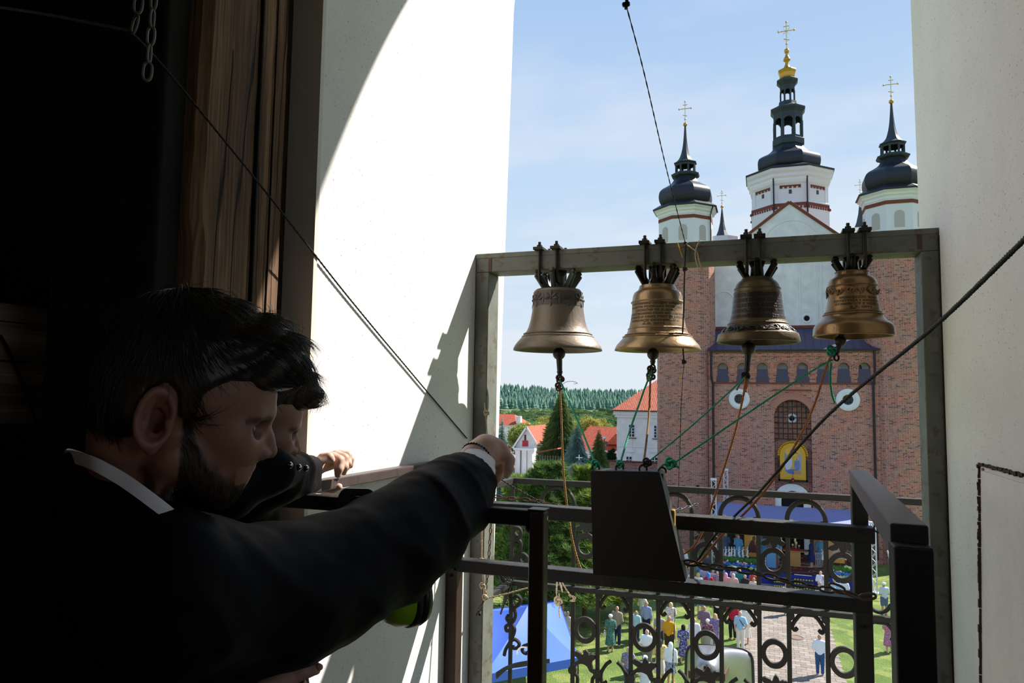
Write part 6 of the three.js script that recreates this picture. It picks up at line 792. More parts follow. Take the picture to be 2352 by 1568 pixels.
  const mat = (c) => cloth[c] ??= pat[c] ? std(0xffffff, .9, 0, { map: withUV(pat[c], c === 'plaid' ? 2.2 : 1.6) }) : std(c, .9);
  const skin = [0xc99a80, 0xbf8f76, 0xd6aa92].map((c) => std(c, .7));
  const shoe = std(0x3a3230, .7); let seq = 0;
  // [px, py of the feet, height, turn, arms, top, topColour, bottom, bottomColour, head kind, head colour, label, extra]
  function person(px, py, H, turn, arm, top, tc, bot, bc, hk, hc, label, extra, group, onY = 0, at) {
    const p = at || atY(px, py, onY), t = thing('person', label, 'person', V(p.x, onY, p.z), group), s = H / 1.74; t.scale.set(s, s, s); t.rotation.y = turn;
    const add = (n, g, m) => { const o = new THREE.Mesh(g, m); o.name = n; o.castShadow = o.receiveShadow = true; t.add(o); };
    add('body', G['body_' + arm], skin[seq++ % 3]);
    const shirtName = bot === 'dress' ? 'bodice' : top === 'coat' ? 'coat' : 'shirt';
    add(shirtName, G['shirt_' + (top === 'long' || top === 'coat' ? 'long_' : 'short_') + arm], mat(tc));
    if (bot === 'dress') add('skirt', G.skirt_long, mat(tc)); else if (bot.startsWith('skirt')) add('skirt', G[bot], mat(bc)); else add(bot, G[bot], mat(bc));
    if (hk !== 'none') add(hk === 'hat' ? 'cap' : hk === 'kerchief' ? 'kerchief' : 'hair', G[hk], mat(hc)); if (hk === 'hat') add('hair', G.hair_short, mat(0x8a8078));
    if (extra === 'bag') add('handbag', G.handbag, mat(0xd8d0bc)); if (extra === 'strap') add('shoulder_strap', G.strap, Mt.black); if (extra === 'shawl') { add('shawl', G.shirt_long_fold.clone().scale(1.1, 1.0, 1.12), mat('shawl')); }
    return t;
  }
  const sh = 'short', lg = 'long', W = 0xf2f2f6, N = null;
  person(1402, 1496, 1.62, .15, 'fold', sh, 'green', 'dress', N, 'hat', W, 'woman in a green patterned dress and white beret with a pale shoulder bag', 'bag');
  person(1417, 1484, 1.8, -.1, 'fold', lg, 0x9a8878, 'trousers', 0x1d2a4a, 'hair_short', 0x5a4a40, 'man in a beige shirt and dark jeans beside the woman in green');
  person(1476, 1441, 1.66, -.5, 'fold', lg, 0xe2dcd0, 'skirt_long', 0xb8b0a4, 'hair_bob', 0xe6e0d8, 'white haired woman in a cream blouse close to the pine');
  person(1485, 1466, 1.72, -.2, 'hang', lg, 0x8f9ab8, 'trousers', 0x1a2038, 'hair_short', 0xa89a90, 'grey haired man in a grey blue shirt and navy trousers');
  person(1461, 1478, 1.5, -.2, 'fold', lg, 0xa8d0dc, 'trousers', 0x28304a, 'hair_short', 0xe2d8c8, 'white haired person in a pale blue shirt, lower than those around');
  person(1541, 1463, 1.62, .1, 'fold', sh, 'floralWhite', 'skirt_long', 0xd8d2cc, 'hair_bob', 0xd8bc88, 'blonde woman in a floral white blouse and pale skirt');
  person(1515, 1493, 1.62, .1, 'hang', sh, 0x9a9ca4, 'trousers', 0x2c3034, 'hair_short', 0xd8d0c8, 'white haired woman in a grey tee shirt and dark trousers');
  person(1537, 1508, 1.76, -.15, 'hang', sh, 0xd99a16, 'shorts', 0x3a3026, 'hair_short', 0x4a3428, 'man in a bright yellow tee shirt and dark shorts');
  person(1486, 1546, 1.78, -.2, 'hang', sh, W, 'shorts', 0x7a756c, 'hair_short', 0xb0a89c, 'grey haired man in a white polo shirt and grey shorts');
  person(1516, 1562, 1.62, .2, 'fold', lg, 0xe83a98, 'skirt_long', 0xd8d0c4, 'kerchief', 0x2a2e30, 'woman wrapped in a yellow shawl over pink with a dark cap', 'shawl');
  person(1541, 1571, 1.62, -.05, 'hang', lg, 0xe4e6f0, 'skirt_mid', 'grey', 'kerchief', W, 'woman in a white kerchief and white blouse with a grey skirt');
  person(1570, 1522, 1.6, .05, 'hang', sh, 'navy', 'dress', N, 'hair_bob', 0x17141a, 'black haired woman in a navy floral dress carrying a bag', 'bag');
  person(1595, 1508, 1.68, .1, 'hang', sh, 0xdcd8ea, 'trousers', 0x8a847c, 'hair_short', 0xd0c8bc, 'white haired man in a white short sleeved shirt behind the horn');
  person(1618, 1480, 1.76, -.1, 'fold', sh, 'plaid', 'trousers', 0xb0a08c, 'hair_short', 0x40302a, 'man in a dark plaid shirt and beige trousers');
  person(1626, 1502, 1.52, .0, 'hang', sh, 'dark', 'skirt_mid', 0x98988c, 'hat', W, 'small woman in a dark floral top and white cap');
  person(1643, 1492, 1.6, .1, 'hang', sh, 'purple', 'dress', N, 'hair_bob', 0xcaa878, 'blonde woman in a mauve floral dress');
  person(1683, 1468, 1.76, .3, 'fold', sh, 0xa81c34, 'trousers', 0x14141c, 'hair_short', 0x38302c, 'man in a red tee shirt and black trousers');
  person(1701, 1492, 1.72, -.1, 'hip', sh, 0x9cc4e4, 'trousers', 0xe2dcd6, 'hair_short', 0x2e2824, 'man in a pale blue shirt and white trousers with a black shoulder strap', 'strap');
  person(1713, 1478, 1.74, .0, 'hang', 'coat', 0xe0d8d0, 'skirt_long', 0xdcd2c6, 'hair_short', 0x8a7a6a, 'woman in a long cream coat near the edge of the path');
  person(1884, 1551, 1.66, -.1, 'fold', lg, 0xe6ebf8, 'trousers', 0x2c5080, 'hair_short', 0x584c48, 'man in a white shirt and blue jeans alone on the paved path');
  person(2042, 1498, 1.62, .3, 'fold', sh, 'pinkDress', 'dress', N, 'hair_bob', 0x6a4a38, 'woman in a pink floral dress at the far right of the lawn');
  person(1608, 1411, 1.6, 0, 'hang', sh, W, 'shorts', 'blueShorts', 'hair_short', 0x8a7a6a, 'person in blue patterned shorts and white shoes');
  person(1648, 1436, 1.72, .1, 'hang', sh, W, 'trousers', 0x17171f, 'hair_short', 0x3a302a, 'person in black trousers and white shirt behind the blonde woman in mauve');
  person(1291, 1478, 1.76, -.7, 'fold', lg, 0xdcd8ee, 'trousers', 0x6a6a70, 'hair_short', 0xc8c4c0, 'white haired man in a pale lilac shirt by the pine, left of the barrier');
  person(1303, 1487, 1.62, -.5, 'fold', lg, 0xd8ccc6, 'skirt_long', 0xc0b4a4, 'hair_short', 0xe2ded8, 'white haired woman in a beige cardigan and skirt by the tent');
  person(1276, 1480, 1.35, -.6, 'fold', sh, 0x1f4a44, 'trousers', 0x3a3a40, 'hair_short', 0x3a2c26, 'child in a dark green tee shirt with a hand at the face');
  person(1443, 1586, 1.66, .2, 'fold', sh, 'mixed', 'trousers', 0x4a5068, 'hair_short', 0x2a2420, 'dark haired person in a mottled lilac top at the bottom of the lawn');
  person(1482, 1606, 1.6, 0, 'hang', lg, 0xdedce8, 'skirt_long', 0xdedce8, 'hat', W, 'person in a long white blouse at the bottom of the lawn');
  person(2032, 1412, 1.7, .4, 'fold', sh, 0xc8d0dc, 'shorts', 0x5a6888, 'hat', W, 'person in a white cap by the right truss of the stage');
  person(1808, 1412, 1.66, 0, 'fold', lg, 0xdfe0f2, 'trousers', 0x3a3f58, 'hair_short', 0x8a7f74, 'person in white at the near end of the path, before the steps');
  person(1885, 1408, 1.66, .1, 'hang', lg, 0xd8d8ea, 'skirt_long', 0x8a8aa0, 'hair_short', 0xa09488, 'person in a pale top and grey skirt right of the path');
  person(1918, 1414, 1.5, .2, 'fold', sh, 0x7a7480, 'trousers', 0x5a5a60, 'hair_short', 0x9a9088, 'person in grey low beside the right flower border');
  // the congregation nearer the stage
  const rows = [[1574, 1376, W, 'hat', W, 'in white with a white hat, leftmost before the stage'], [1583, 1368, 0x9a8fa8, 'hair_short', 0x2a2220, 'with dark hair and a lilac top, left before the stage'], [1589, 1385, 0x8c8888, 'hair_short', 0x8a8078, 'in a grey top, left of the blonde woman'], [1604, 1384, 0xe8eaf2, 'hair_bob', 0xd9b870, 'with blonde hair and a white top before the stage'], [1618, 1366, 0xc8b8d8, 'kerchief', 0xd8c0d8, 'in a pale lilac shawl before the stage'], [1628, 1384, 0xb81c2c, 'kerchief', 0x4a8ad8, 'with a bright blue kerchief and red top'], [1638, 1374, 0xe0b8bc, 'hair_short', 0xd8b890, 'with fair hair and a pink top'], [1648, 1380, 'mixed', 'hair_short', 0x9a8878, 'in a mottled blue white top'], [1668, 1384, 0xe890a0, 'kerchief', 0xe8a8b8, 'in a rose pink shawl'], [1685, 1386, 0xd8a8a0, 'kerchief', 0xe0b8b8, 'with a pale pink kerchief, in the middle of the crowd'], [1688, 1366, 0xc8b8c8, 'hat', W, 'in a white hat before the flower border'], [1700, 1374, 0x1f7a80, 'hair_short', 0x2a2a30, 'in a teal top before the flower border'], [1712, 1388, 0x27272c, 'hair_short', 0x241c1a, 'with black hair and a black top'], [1731, 1380, 0xa04a3c, 'hair_short', 0xb8a8c8, 'in a brick red top before the stage corner'], [1732, 1396, 0xd8c8b8, 'hair_short', 0xd8c0a0, 'with fair hair low in the crowd'], [1656, 1362, 0x8aa0d0, 'hat', W, 'in pale blue with a white hat'], [1610, 1352, 0x7a98d0, 'hair_short', 0xb8b0a8, 'in a sky blue top'], [1570, 1326, W, 'hair_short', 0x2a2220, 'tall in a white shirt at the left of the stage', 1.8], [1563, 1352, 0x6aa8b0, 'kerchief', 0x7ab0e0, 'with a light blue kerchief at the left'], [1580, 1345, 0x2a2a38, 'hair_short', 0x6a5a50, 'in a dark jacket at the left'], [1625, 1334, 0x4a4a5a, 'hair_short', 0xb0a8a0, 'grey haired, in a dark top under the truss'], [1886, 1378, 0xdcdcf0, 'hair_short', 0xc8b8a0, 'fair haired, in white, right before the stage'], [1893, 1392, 0xd0d8e8, 'hair_short', 0x8a7464, 'brown haired, in a pale top, right before the stage'], [1918, 1398, 0x9ac0e8, 'hat', 0xa8c8f0, 'in a sky blue top behind the chain'], [1940, 1398, 0xe4e4f4, 'hat', W, 'in white with a white hat behind the chain']];
  for (const [px, py, tc, hk, hc, l, H] of rows) person(px, py, H || 1.64, (px % 7 - 3) * .08, 'fold', px % 3 ? sh : lg, tc, px % 2 ? 'skirt_long' : 'trousers', px % 2 ? 0x5a5a74 : 0x34384a, hk, hc, 'person ' + l);
  // clergy on the stage
  const fy = .72, robe = 0x5a9ac8; const cl = [[1668, 1284, 0x4a5a78, 'hair_short', 0x2a2424, 'bystander in a grey blue coat on the stage, leftmost'], [1679, 1270, 0x34363c, 'hair_short', 0x3a3030, 'bystander in a dark coat behind the clergy'], [1697, 1290, robe, 'hair_short', 0x17151c, 'priest in sky blue vestments left of the golden icon'], [1755, 1288, robe, 'hair_bob', 0x5a4a40, 'priest in sky blue vestments right of the golden icon'], [1785, 1294, 0x68a6d6, 'hair_bob', 0x9a8a80, 'priest in light blue vestments and tall mitre behind the lectern'], [1864, 1303, 0x1b2560, 'hair_bob', 0x4a2f22, 'bearded priest in dark blue and gold vestments facing the altar'], [1885, 1298, robe, 'hair_short', 0x17151c, 'priest in sky blue vestments with a dark cap, right of the altar'], [1706, 1266, 0x3a3a42, 'hair_short', 0x2a2420, 'man in a black suit at the back of the stage']];
  cl.forEach(([px, py, c, hk, hc, l], i) => { const t = person(px, py, 1.74, i === 5 ? 1.2 : i % 2 ? .3 : -.2, 'fold', 'coat', c, 'skirt_wide', c, hk, hc, l, N, N, fy); });
}
// ================= the two people at the barrier =================
const camInv = camera.matrixWorldInverse.copy(camera.matrixWorld).invert();
const depOf = (p) => -p.clone().applyMatrix4(camInv).z;
const skinMan = std(0xffffff, .5, 0, { vertexColors: true }), hairMat = new THREE.MeshPhysicalMaterial({ color: 0x2a1e19, roughness: .38, specularIntensity: .8, side: THREE.DoubleSide }), hairMat2 = new THREE.MeshPhysicalMaterial({ color: 0x2a1c15, roughness: .5, specularIntensity: .5, side: THREE.DoubleSide }), clothJ = new THREE.MeshPhysicalMaterial({ color: 0x0c0c12, roughness: .75, specularIntensity: .22, side: THREE.DoubleSide, bumpMap: withUV(T.noiseB, 40), bumpScale: .0004 }), shirtM = std(0xe9e9f2, .85);
const J = (u, v, d, r) => { const p = atD(u, v, d); return [p.x, p.y, p.z, r * d / FOC]; };
const chain = (...js) => js.slice(1).map((b, i) => [...js[i], ...b]);
const union = (x, y, z, L, k) => { let d = 9; for (const c of L) d = smin(d, capD(x, y, z, c), k); return d; };
const paint = (g, f) => { const p = g.attributes.position, n = g.attributes.normal, c = new Float32Array(p.count * 3); for (let i = 0; i < p.count; i++) { const q = f(p.getX(i), p.getY(i), p.getZ(i), n.getX(i), n.getY(i), n.getZ(i)); c.set(q, i * 3); } g.setAttribute('color', new THREE.BufferAttribute(c, 3)); return g; };
const lin = (r, g, b) => [Math.pow(r / 255, 2.2), Math.pow(g / 255, 2.2), Math.pow(b / 255, 2.2)];
// hairs that follow a surface: each a tapering three sided strand
function strands(geo, n, flow, len, rad, seed, lift = .5, pick) {
  const p = geo.attributes.position, nn = geo.attributes.normal, r = rng(seed), pos = [], idx = [], S = 6;
  for (let k = 0, tries = 0; k < n && tries < n * 6; tries++) {
    const i = (r() * p.count) | 0, o = V(p.getX(i), p.getY(i), p.getZ(i)), N = V(nn.getX(i), nn.getY(i), nn.getZ(i)); if (pick && !pick(o, N, r)) continue; k++;
    const d = flow(o, N, r).clone(); d.addScaledVector(N, -d.dot(N)).normalize(); const side = d.clone().cross(N).normalize(), L = len * (.5 + r() * .9), bend = (r() - .5) * 1.3, up = lift * (r() * r()), b0 = pos.length / 3;
    const cur = o.clone().addScaledVector(N, -rad), dir = d.clone().addScaledVector(N, .12 + up).normalize();
    for (let s = 0; s <= S; s++) { const t = s / S, R = rad * (1 - t * .85); for (let q = 0; q < 3; q++) { const a = q * 2.094, v = cur.clone().addScaledVector(side, Math.cos(a) * R).addScaledVector(N, Math.sin(a) * R); pos.push(v.x, v.y, v.z); } cur.addScaledVector(dir, L / S); dir.addScaledVector(side, bend / S).addScaledVector(N, -(.62 + up * 1.2) / S).normalize(); }
    for (let s = 0; s < S; s++) for (let q = 0; q < 3; q++) { const a = b0 + s * 3 + q, b = b0 + s * 3 + (q + 1) % 3; idx.push(a, b, a + 3, b, b + 3, a + 3); }
  }
  const g = new THREE.BufferGeometry(); g.setAttribute('position', new THREE.Float32BufferAttribute(pos, 3)); g.setIndex(idx); g.computeVertexNormals(); return g;
}
// a head in profile units: X forward, v down, Z to the near side; centre (430, 920, 0)
const beardTop = (X) => { const L = [[404, 1100], [410, 935], [426, 945], [446, 1012], [476, 1060], [515, 1096], [532, 1096], [548, 1080], [600, 1060], [700, 1056]]; if (X <= L[0][0]) return 1100; let i = 0; while (i < L.length - 2 && L[i + 1][0] < X) i++; return L[i][1] + (L[i + 1][1] - L[i][1]) * Math.min(1, (X - L[i][0]) / (L[i + 1][0] - L[i][0])); };
const HEAD = (() => {
  const bridge = [[614, 972, 0, 15, 628, 1010, 0, 14], [628, 1010, 0, 14, 636, 1040, 0, 19]];
  const f = (X, v, Z) => {
    const z = Math.abs(Z);
    let d = ellD(X, v, Z, [420, 855, 0, 190, 172, 146]);
    d = smin(d, ellD(X, v, Z, [530, 905, 0, 118, 100, 122]), 50);
    d = smin(d, ellD(X, v, Z, [520, 1000, 0, 100, 105, 104]), 45);
    d = smin(d, ellD(X, v, z, [532, 1006, 70, 44, 36, 38]), 40);
    d = smin(d, capD(X, v, z, [395, 1040, 84, 46, 505, 1118, 28, 38]), 45);
    d = smin(d, ellD(X, v, Z, [522, 1126, 0, 36, 36, 46]), 25);
    d = smin(d, ellD(X, v, Z, [540, 1084, 0, 48, 44, 60]), 30);
    d = smin(d, capD(X, v, z, [628, 948, 8, 18, 578, 956, 80, 20]), 22);
    for (const c of bridge) d = smin(d, capD(X, v, Z, c), 20);
    d = smin(d, ellD(X, v, z, [610, 1046, 21, 22, 15, 16]), 12);
    d = smax(d, -ellD(X, v, z, [594, 988, 64, 46, 21, 34]), 16);
    d = smin(d, ellD(X, v, z, [544, 985, 64, 22, 22, 22]), 6);
    d = Math.min(d, smax(ellD(X, v, z, [547, 984, 64, 30, 28, 30]), -capD(X, v, z, [590, 989, 44, 7, 560, 991, 98, 6]), 4));
    d = smin(d, capD(X, v, z, [589, 1076, 2, 10, 548, 1088, 36, 6]), 10);
    d = smin(d, capD(X, v, z, [565, 1101, 2, 11, 540, 1098, 32, 6]), 8);
    d = smax(d, -capD(X, v, z, [592, 1089, 0, 3.5, 546, 1092, 36, 2]), 6);
    d = smax(d, -ellD(X, v, z, [610, 1060, 11, 9, 6, 6]), 5);
    d = smin(d, capD(X, v, Z, [302, 1000, 0, 88, 296, 1088, -66, 84]), 40);
    d = smin(d, capD(X, v, z, [372, 1050, 70, 22, 380, 1150, 40, 22]), 30);
    // ears: plate, rim, hollow, lobe
    const ex = X - 350, ev = v - 956, ca = Math.cos(.22), sa = Math.sin(.22), a = ex * ca + ev * sa, b = -ex * sa + ev * ca, rr = Math.sqrt((a / 41) ** 2 + (b / 63) ** 2);
    const plane = z - 136 - .22 * -a; let e = smax(Math.abs(plane) - 8, (rr - 1) * 44, 8);
    e = smin(e, Math.hypot((rr - .9) * 44, plane - 9) - 9, 6);
    e = smax(e, -ellD(a, b, plane, [4, 4, 14, 25, 44, 21]), 8); e = smin(e, capD(a, b, plane, [-16, -30, 6, 7, -14, 26, 6, 7]), 8); e = smin(e, ellD(a, b, plane, [8, 62, 0, 16, 16, 9]), 10); e = smin(e, ellD(a, b, plane, [28, 6, 6, 9, 14, 10]), 6);
    return smin(d, e, 10);
  };
  const hl = [[150, 1012], [215, 1010], [250, 1012], [300, 1000], [320, 985], [330, 900], [372, 880], [396, 905], [402, 960], [436, 960], [452, 905], [482, 888], [517, 876], [560, 886], [600, 903], [650, 898], [760, 892]];
  const line = (X) => { let i = 0; while (i < hl.length - 2 && hl[i + 1][0] < X) i++; const [a, b] = [hl[i], hl[i + 1]]; return b[1] * Math.max(0, Math.min(1, (X - a[0]) / (b[0] - a[0]))) + a[1] * (1 - Math.max(0, Math.min(1, (X - a[0]) / (b[0] - a[0])))); };
  const h = (X, v, Z) => {
    let d = ellD(X, v, Z, [428, 856, 0, 208, 196, 160]); d = smin(d, ellD(X, v, Z, [590, 815, 10, 118, 96, 118]), 60); d = smin(d, ellD(X, v, Z, [300, 920, 0, 88, 104, 132]), 50); d = smin(d, ellD(X, v, Z, [650, 850, 20, 58, 52, 78]), 40);
    d += 5 * fbm3(X * .02, v * .02, Z * .02, 3) + 5 * Math.sin((X * .5 + v * .9 + 40 * fbm3(X * .008, v * .008, Z * .008, 2)) * .09) * Math.max(0, Math.min(1, (X - 420) / 120));
    return smax(d, (v - line(X)) * .8, 14);
  };
  return { skin: nets(f, [170, 640, -200], [690, 1250, 200], 6.5), hair: nets(h, [170, 610, -200], [760, 1040, 200], 7) };
})();
function headAt(parent, cu, cv, dep, k, yaw, hairM, beard, seed, nStr) {
  // own frame: towards the eye, right, up; one unit = one pixel of the photograph at that distance
  const o = atD(cu, cv, dep), zc = camera.position.clone().sub(o).normalize(), right = V(1, 0, 0).applyQuaternion(camera.quaternion); right.addScaledVector(zc, -right.dot(zc)).normalize(); const up = zc.clone().cross(right).normalize();
  const dx = (cu - 1176) / FOC, su = dep / FOC / Math.sqrt(1 + dx * dx) * k, sv = dep / FOC * k, sw = (su + sv) / 2, c = Math.cos(yaw), s = Math.sin(yaw);
  const M = new THREE.Matrix4().makeBasis(right.clone().multiplyScalar(su), up.clone().multiplyScalar(sv), zc.clone().multiplyScalar(sw)).setPosition(o);
  const T2 = new THREE.Matrix4().set(c, 0, s, 0, 0, -1, 0, 0, -s, 0, c, 0, 0, 0, 0, 1).multiply(new THREE.Matrix4().makeTranslation(-430, -920, 0));
  const W = M.clone().multiply(T2), flip = (g) => { const q = g.clone().applyMatrix4(W); const i = q.index.array; for (let a = 0; a < i.length; a += 3) { const t = i[a]; i[a] = i[a + 1]; i[a + 1] = t; } const n = q.attributes.normal; q.computeVertexNormals(); return q; };
  const raw = HEAD.skin.clone();
  paint(raw, (X, v, Z) => { const z = Math.abs(Z), n = fbm3(X * .05, v * .05, Z * .05, 3); let base = lin(148, 106, 89); const lip = Math.exp(-(((X - 572) / 26) ** 2 + ((v - 1089) / 15) ** 2 + (z / 40) ** 2)); base = mixc(base, lin(176, 104, 96), Math.min(1, lip * 1.1)); const ear = Math.exp(-(((X - 350) / 45) ** 2 + ((v - 955) / 70) ** 2)) * (z > 118 ? 1 : 0); base = mixc(base, lin(122, 68, 58), ear * .9);
    const brow = Math.exp(-(((v - 964 - (X < 590 ? (590 - X) * .08 : 0)) / 7) ** 2)) * Math.max(0, Math.min(1, (X - 515) / 30)) * (z > 14 && z < 112 ? 1 : 0); base = mixc(base, lin(40, 28, 24), Math.min(.75, brow)); const lash = Math.exp(-(((v - 985) / 5) ** 2)) * (X > 538 && z > 36 && z < 90 ? 1 : 0); base = mixc(base, lin(22, 16, 14), lash * .9);
    if (beard) { const b1 = 1 / (1 + Math.exp(-(v - beardTop(X) - n * 26) / 8)), front = X > 400 - Math.max(0, v - 1060) * .5 ? 1 : 0, mouth = X > 538 && v > 1069 && v < 1112 ? .12 : 1 - Math.min(1, lip), cheek = 1, low = v < 1185 ? 1 : 0; base = mixc(base, lin(36, 27, 23), Math.min(.93, b1 * front * mouth * cheek * low)); }
    return base; });
  const skin = flip(raw), hair = flip(HEAD.hair), inv = W.clone().invert();
  const dirW = (x, v, z) => V(x, v, z).transformDirection(W);
  const hm = obj('hair', hair, hairM, parent);
  const pick = (o2, N) => true;
  const flow = (p) => { const q = p.clone().applyMatrix4(inv); const t = Math.max(0, Math.min(1, (q.x - 330) / 200)); return dirW(-.35 + 1.5 * t, .95 - .35 * t, q.z > 0 ? .25 : -.25); };
  const sg = strands(hair, nStr, flow, 70 * sv, 1.1 * sv, seed, .14, (p) => { const q = p.clone().applyMatrix4(inv); return q.y < (q.x > 575 ? 892 : q.x > 440 ? 855 : 975) && !(q.x > 290 && q.x < 410 && q.y > 850); }); const fly = strands(hair, nStr * .05 | 0, (p, N, r) => dirW(r() - .2, -.6 - r(), r() - .5), 60 * sv, .7 * sv, seed + 1, 1.8, (o2) => o2.clone().applyMatrix4(inv).y < 800);
  obj('hair_strands', [sg, fly], hairM, hm).userData.kind = 'stuff';
  const e = V(559, 985, 65).applyMatrix4(W), ef = dirW(1, .25, .75), eye = obj('eye', [ball(e, 25 * sw, 18)], std(0x756a66, .25), parent); obj('iris', [new THREE.SphereGeometry(25.4 * sw, 14, 8, 0, 2 * PI, 0, .62).applyQuaternion(new THREE.Quaternion().setFromUnitVectors(V(0, 1, 0), ef)).translate(e.x, e.y, e.z)], std(0x1a1210, .15), eye);
  { const q = [[584, 979, 44], [580, 976, 66], [566, 977, 88], [548, 982, 99]].map(([x, y, z]) => V(x, y, z).applyMatrix4(W)); obj('eyelashes', tube(q, 2.6 * sw, 16, 5), hairM, eye); }
  if (beard) { const bs = strands(skin, 2600, (p) => dirW(.35, 1, .1), 24 * sv, .8 * sv, seed + 5, .8, (p) => { const q = p.clone().applyMatrix4(inv); return q.y > beardTop(q.x) + 6 && q.x > 402 - Math.max(0, q.y - 1060) * .5 && q.y < 1180 && !(Math.abs(q.y - 1089) < 24 && q.x > 522); }); obj('beard_strands', bs, hairM, parent).userData.kind = 'stuff'; }
  return skin;
}
const ribbon = (pts, h, th, nrm) => { const c = new THREE.CatmullRomCurve3(pts), N = 40, pos = [], idx = []; for (let i = 0; i <= N; i++) { const p = c.getPointAt(i / N), t = c.getTangentAt(i / N), n = nrm(p), u = t.clone().cross(n).normalize(); for (const [a, b] of [[-1, 0], [1, 0], [1, 1], [-1, 1]]) { const q = p.clone().addScaledVector(u, a * h / 2).addScaledVector(n, b * th); pos.push(q.x, q.y, q.z); } } for (let i = 0; i < N; i++) for (let k = 0; k < 4; k++) { const a = i * 4 + k, b = i * 4 + (k + 1) % 4; idx.push(a, b, a + 4, b, b + 4, a + 4); } const g = new THREE.BufferGeometry(); g.setAttribute('position', new THREE.Float32BufferAttribute(pos, 3)); g.setIndex(idx); g.computeVertexNormals(); return g; };
const skinColor = (g) => paint(g, (x, y, z) => { const n = fbm3(x * 60, y * 60, z * 60, 3); return mixc(lin(210, 174, 156), lin(190, 144, 128), .5 + n); });
const bounds = (L, pad) => { const lo = [9, 9e9, 9], hi = [-9, -9e9, -9]; for (const c of L) for (let k = 0; k < 2; k++) for (let a = 0; a < 3; a++) { lo[a] = Math.min(lo[a], c[k * 4 + a] - c[k * 4 + 3] - pad); hi[a] = Math.max(hi[a], c[k * 4 + a] + c[k * 4 + 3] + pad); } return [lo, hi]; };
{
  const man = thing('person', 'bearded dark haired man in a black jacket, arm stretched over the rail towards the bells', 'person', atD(300, 1500, .85).setY(FLOOR));
  const headSkin = headAt(man, 430, 920, .78, 1, .1, hairMat, true, 21, 6500);
  // arm, wrist and hand
  const wrist = J(1096, 1050, 1.43, 32), palm = [...chain(J(900, 1256, 1.12, 70), J(1030, 1120, 1.34, 44), wrist), ...chain(wrist, J(1118, 1036, 1.45, 33), J(1150, 1038, 1.46, 22)), ...chain(J(1100, 1066, 1.46, 26), J(1134, 1056, 1.49, 20))];
  const fing = [chain(J(1152, 1036, 1.45, 16), J(1171, 1056, 1.445, 12), J(1168, 1078, 1.44, 10.5), J(1163, 1091, 1.44, 8.5)), chain(J(1142, 1044, 1.475, 15), J(1152, 1074, 1.475, 11), J(1143, 1096, 1.47, 10), J(1136, 1107, 1.47, 8.5)), chain(J(1132, 1050, 1.495, 14), J(1136, 1082, 1.5, 10.5), J(1127, 1104, 1.495, 9.5), J(1121, 1112, 1.495, 8)), chain(J(1120, 1056, 1.515, 13), J(1120, 1082, 1.52, 10), J(1113, 1102, 1.52, 8.5)), chain(J(1108, 1062, 1.47, 15), J(1118, 1076, 1.5, 11), J(1124, 1092, 1.53, 9), J(1122, 1102, 1.54, 8))];
  const all = [...palm, ...fing.flat()], hf = (x, y, z) => { let d = union(x, y, z, palm, .02); for (const L of fing) d = smin(d, union(x, y, z, L, .004), .006); const k = J(1148, 1022, 1.45, 8); d = smin(d, capD(x, y, z, [...J(1110, 1010, 1.45, 6), ...k]), .014); return d; };
  const [lo, hi] = bounds(all, .012), hb = bounds([...palm.slice(2), ...fing.flat()], .012); const hand = nets(hf, hb[0], hb[1], .0035);
  // his other hand, low at the front, holding a small camera
  const lf = [chain(J(600, 1600, .92, 40), J(660, 1552, .93, 26), J(700, 1538, .93, 18), J(724, 1535, .93, 15)), chain(J(640, 1590, .93, 24), J(690, 1575, .95, 14), J(705, 1590, .95, 12)), chain(J(640, 1600, .96, 24), J(680, 1600, .98, 14)), chain(J(630, 1610, .96, 24), J(672, 1620, .98, 14)), chain(J(620, 1620, .96, 20), J(660, 1640, .98, 13))]; const lb = bounds(lf.flat(), .012), left = nets((x, y, z) => { let d = 9; for (const L of lf) d = smin(d, union(x, y, z, L, .006), .008); return d; }, lb[0], lb[1], .004);
  obj('body', [headSkin, skinColor(hand), skinColor(left)], skinMan, man);
  const nail = J(733, 1531, .925, 1); obj('nail', [new THREE.SphereGeometry(1, 10, 8).scale(.006, .0045, .003).translate(nail[0], nail[1], nail[2])], std(0xd8a898, .35), man);
  // jacket: back, shoulder, wide sleeve
  const cuffA = J(1030, 1146, 1.3, 90), cuffB = J(1082, 1098, 1.385, 60), sleeve = chain(J(395, 1362, .76, 158), J(640, 1368, .92, 156), J(755, 1326, 1.0, 138), J(900, 1252, 1.12, 118), J(960, 1208, 1.19, 110), cuffA, cuffB, J(1112, 1070, 1.42, 52));
  const torso = [[...J(150, 1106, .75, 66), ...J(400, 1256, .715, 66)], ...chain(J(30, 1275, 1.02, 130), J(200, 1258, .86, 160), J(395, 1362, .76, 156)), [...J(150, 1420, .88, 230), ...J(200, 1900, .88, 280)], [...J(335, 1500, .86, 200), ...J(350, 1950, .86, 260)], [...J(30, 1275, 1.02, 130), ...J(60, 1500, 1.05, 180)]];
  const ax = V(cuffB[0] - cuffA[0], cuffB[1] - cuffA[1], cuffB[2] - cuffA[2]).normalize(), cut = atD(1066, 1096, 1.37);
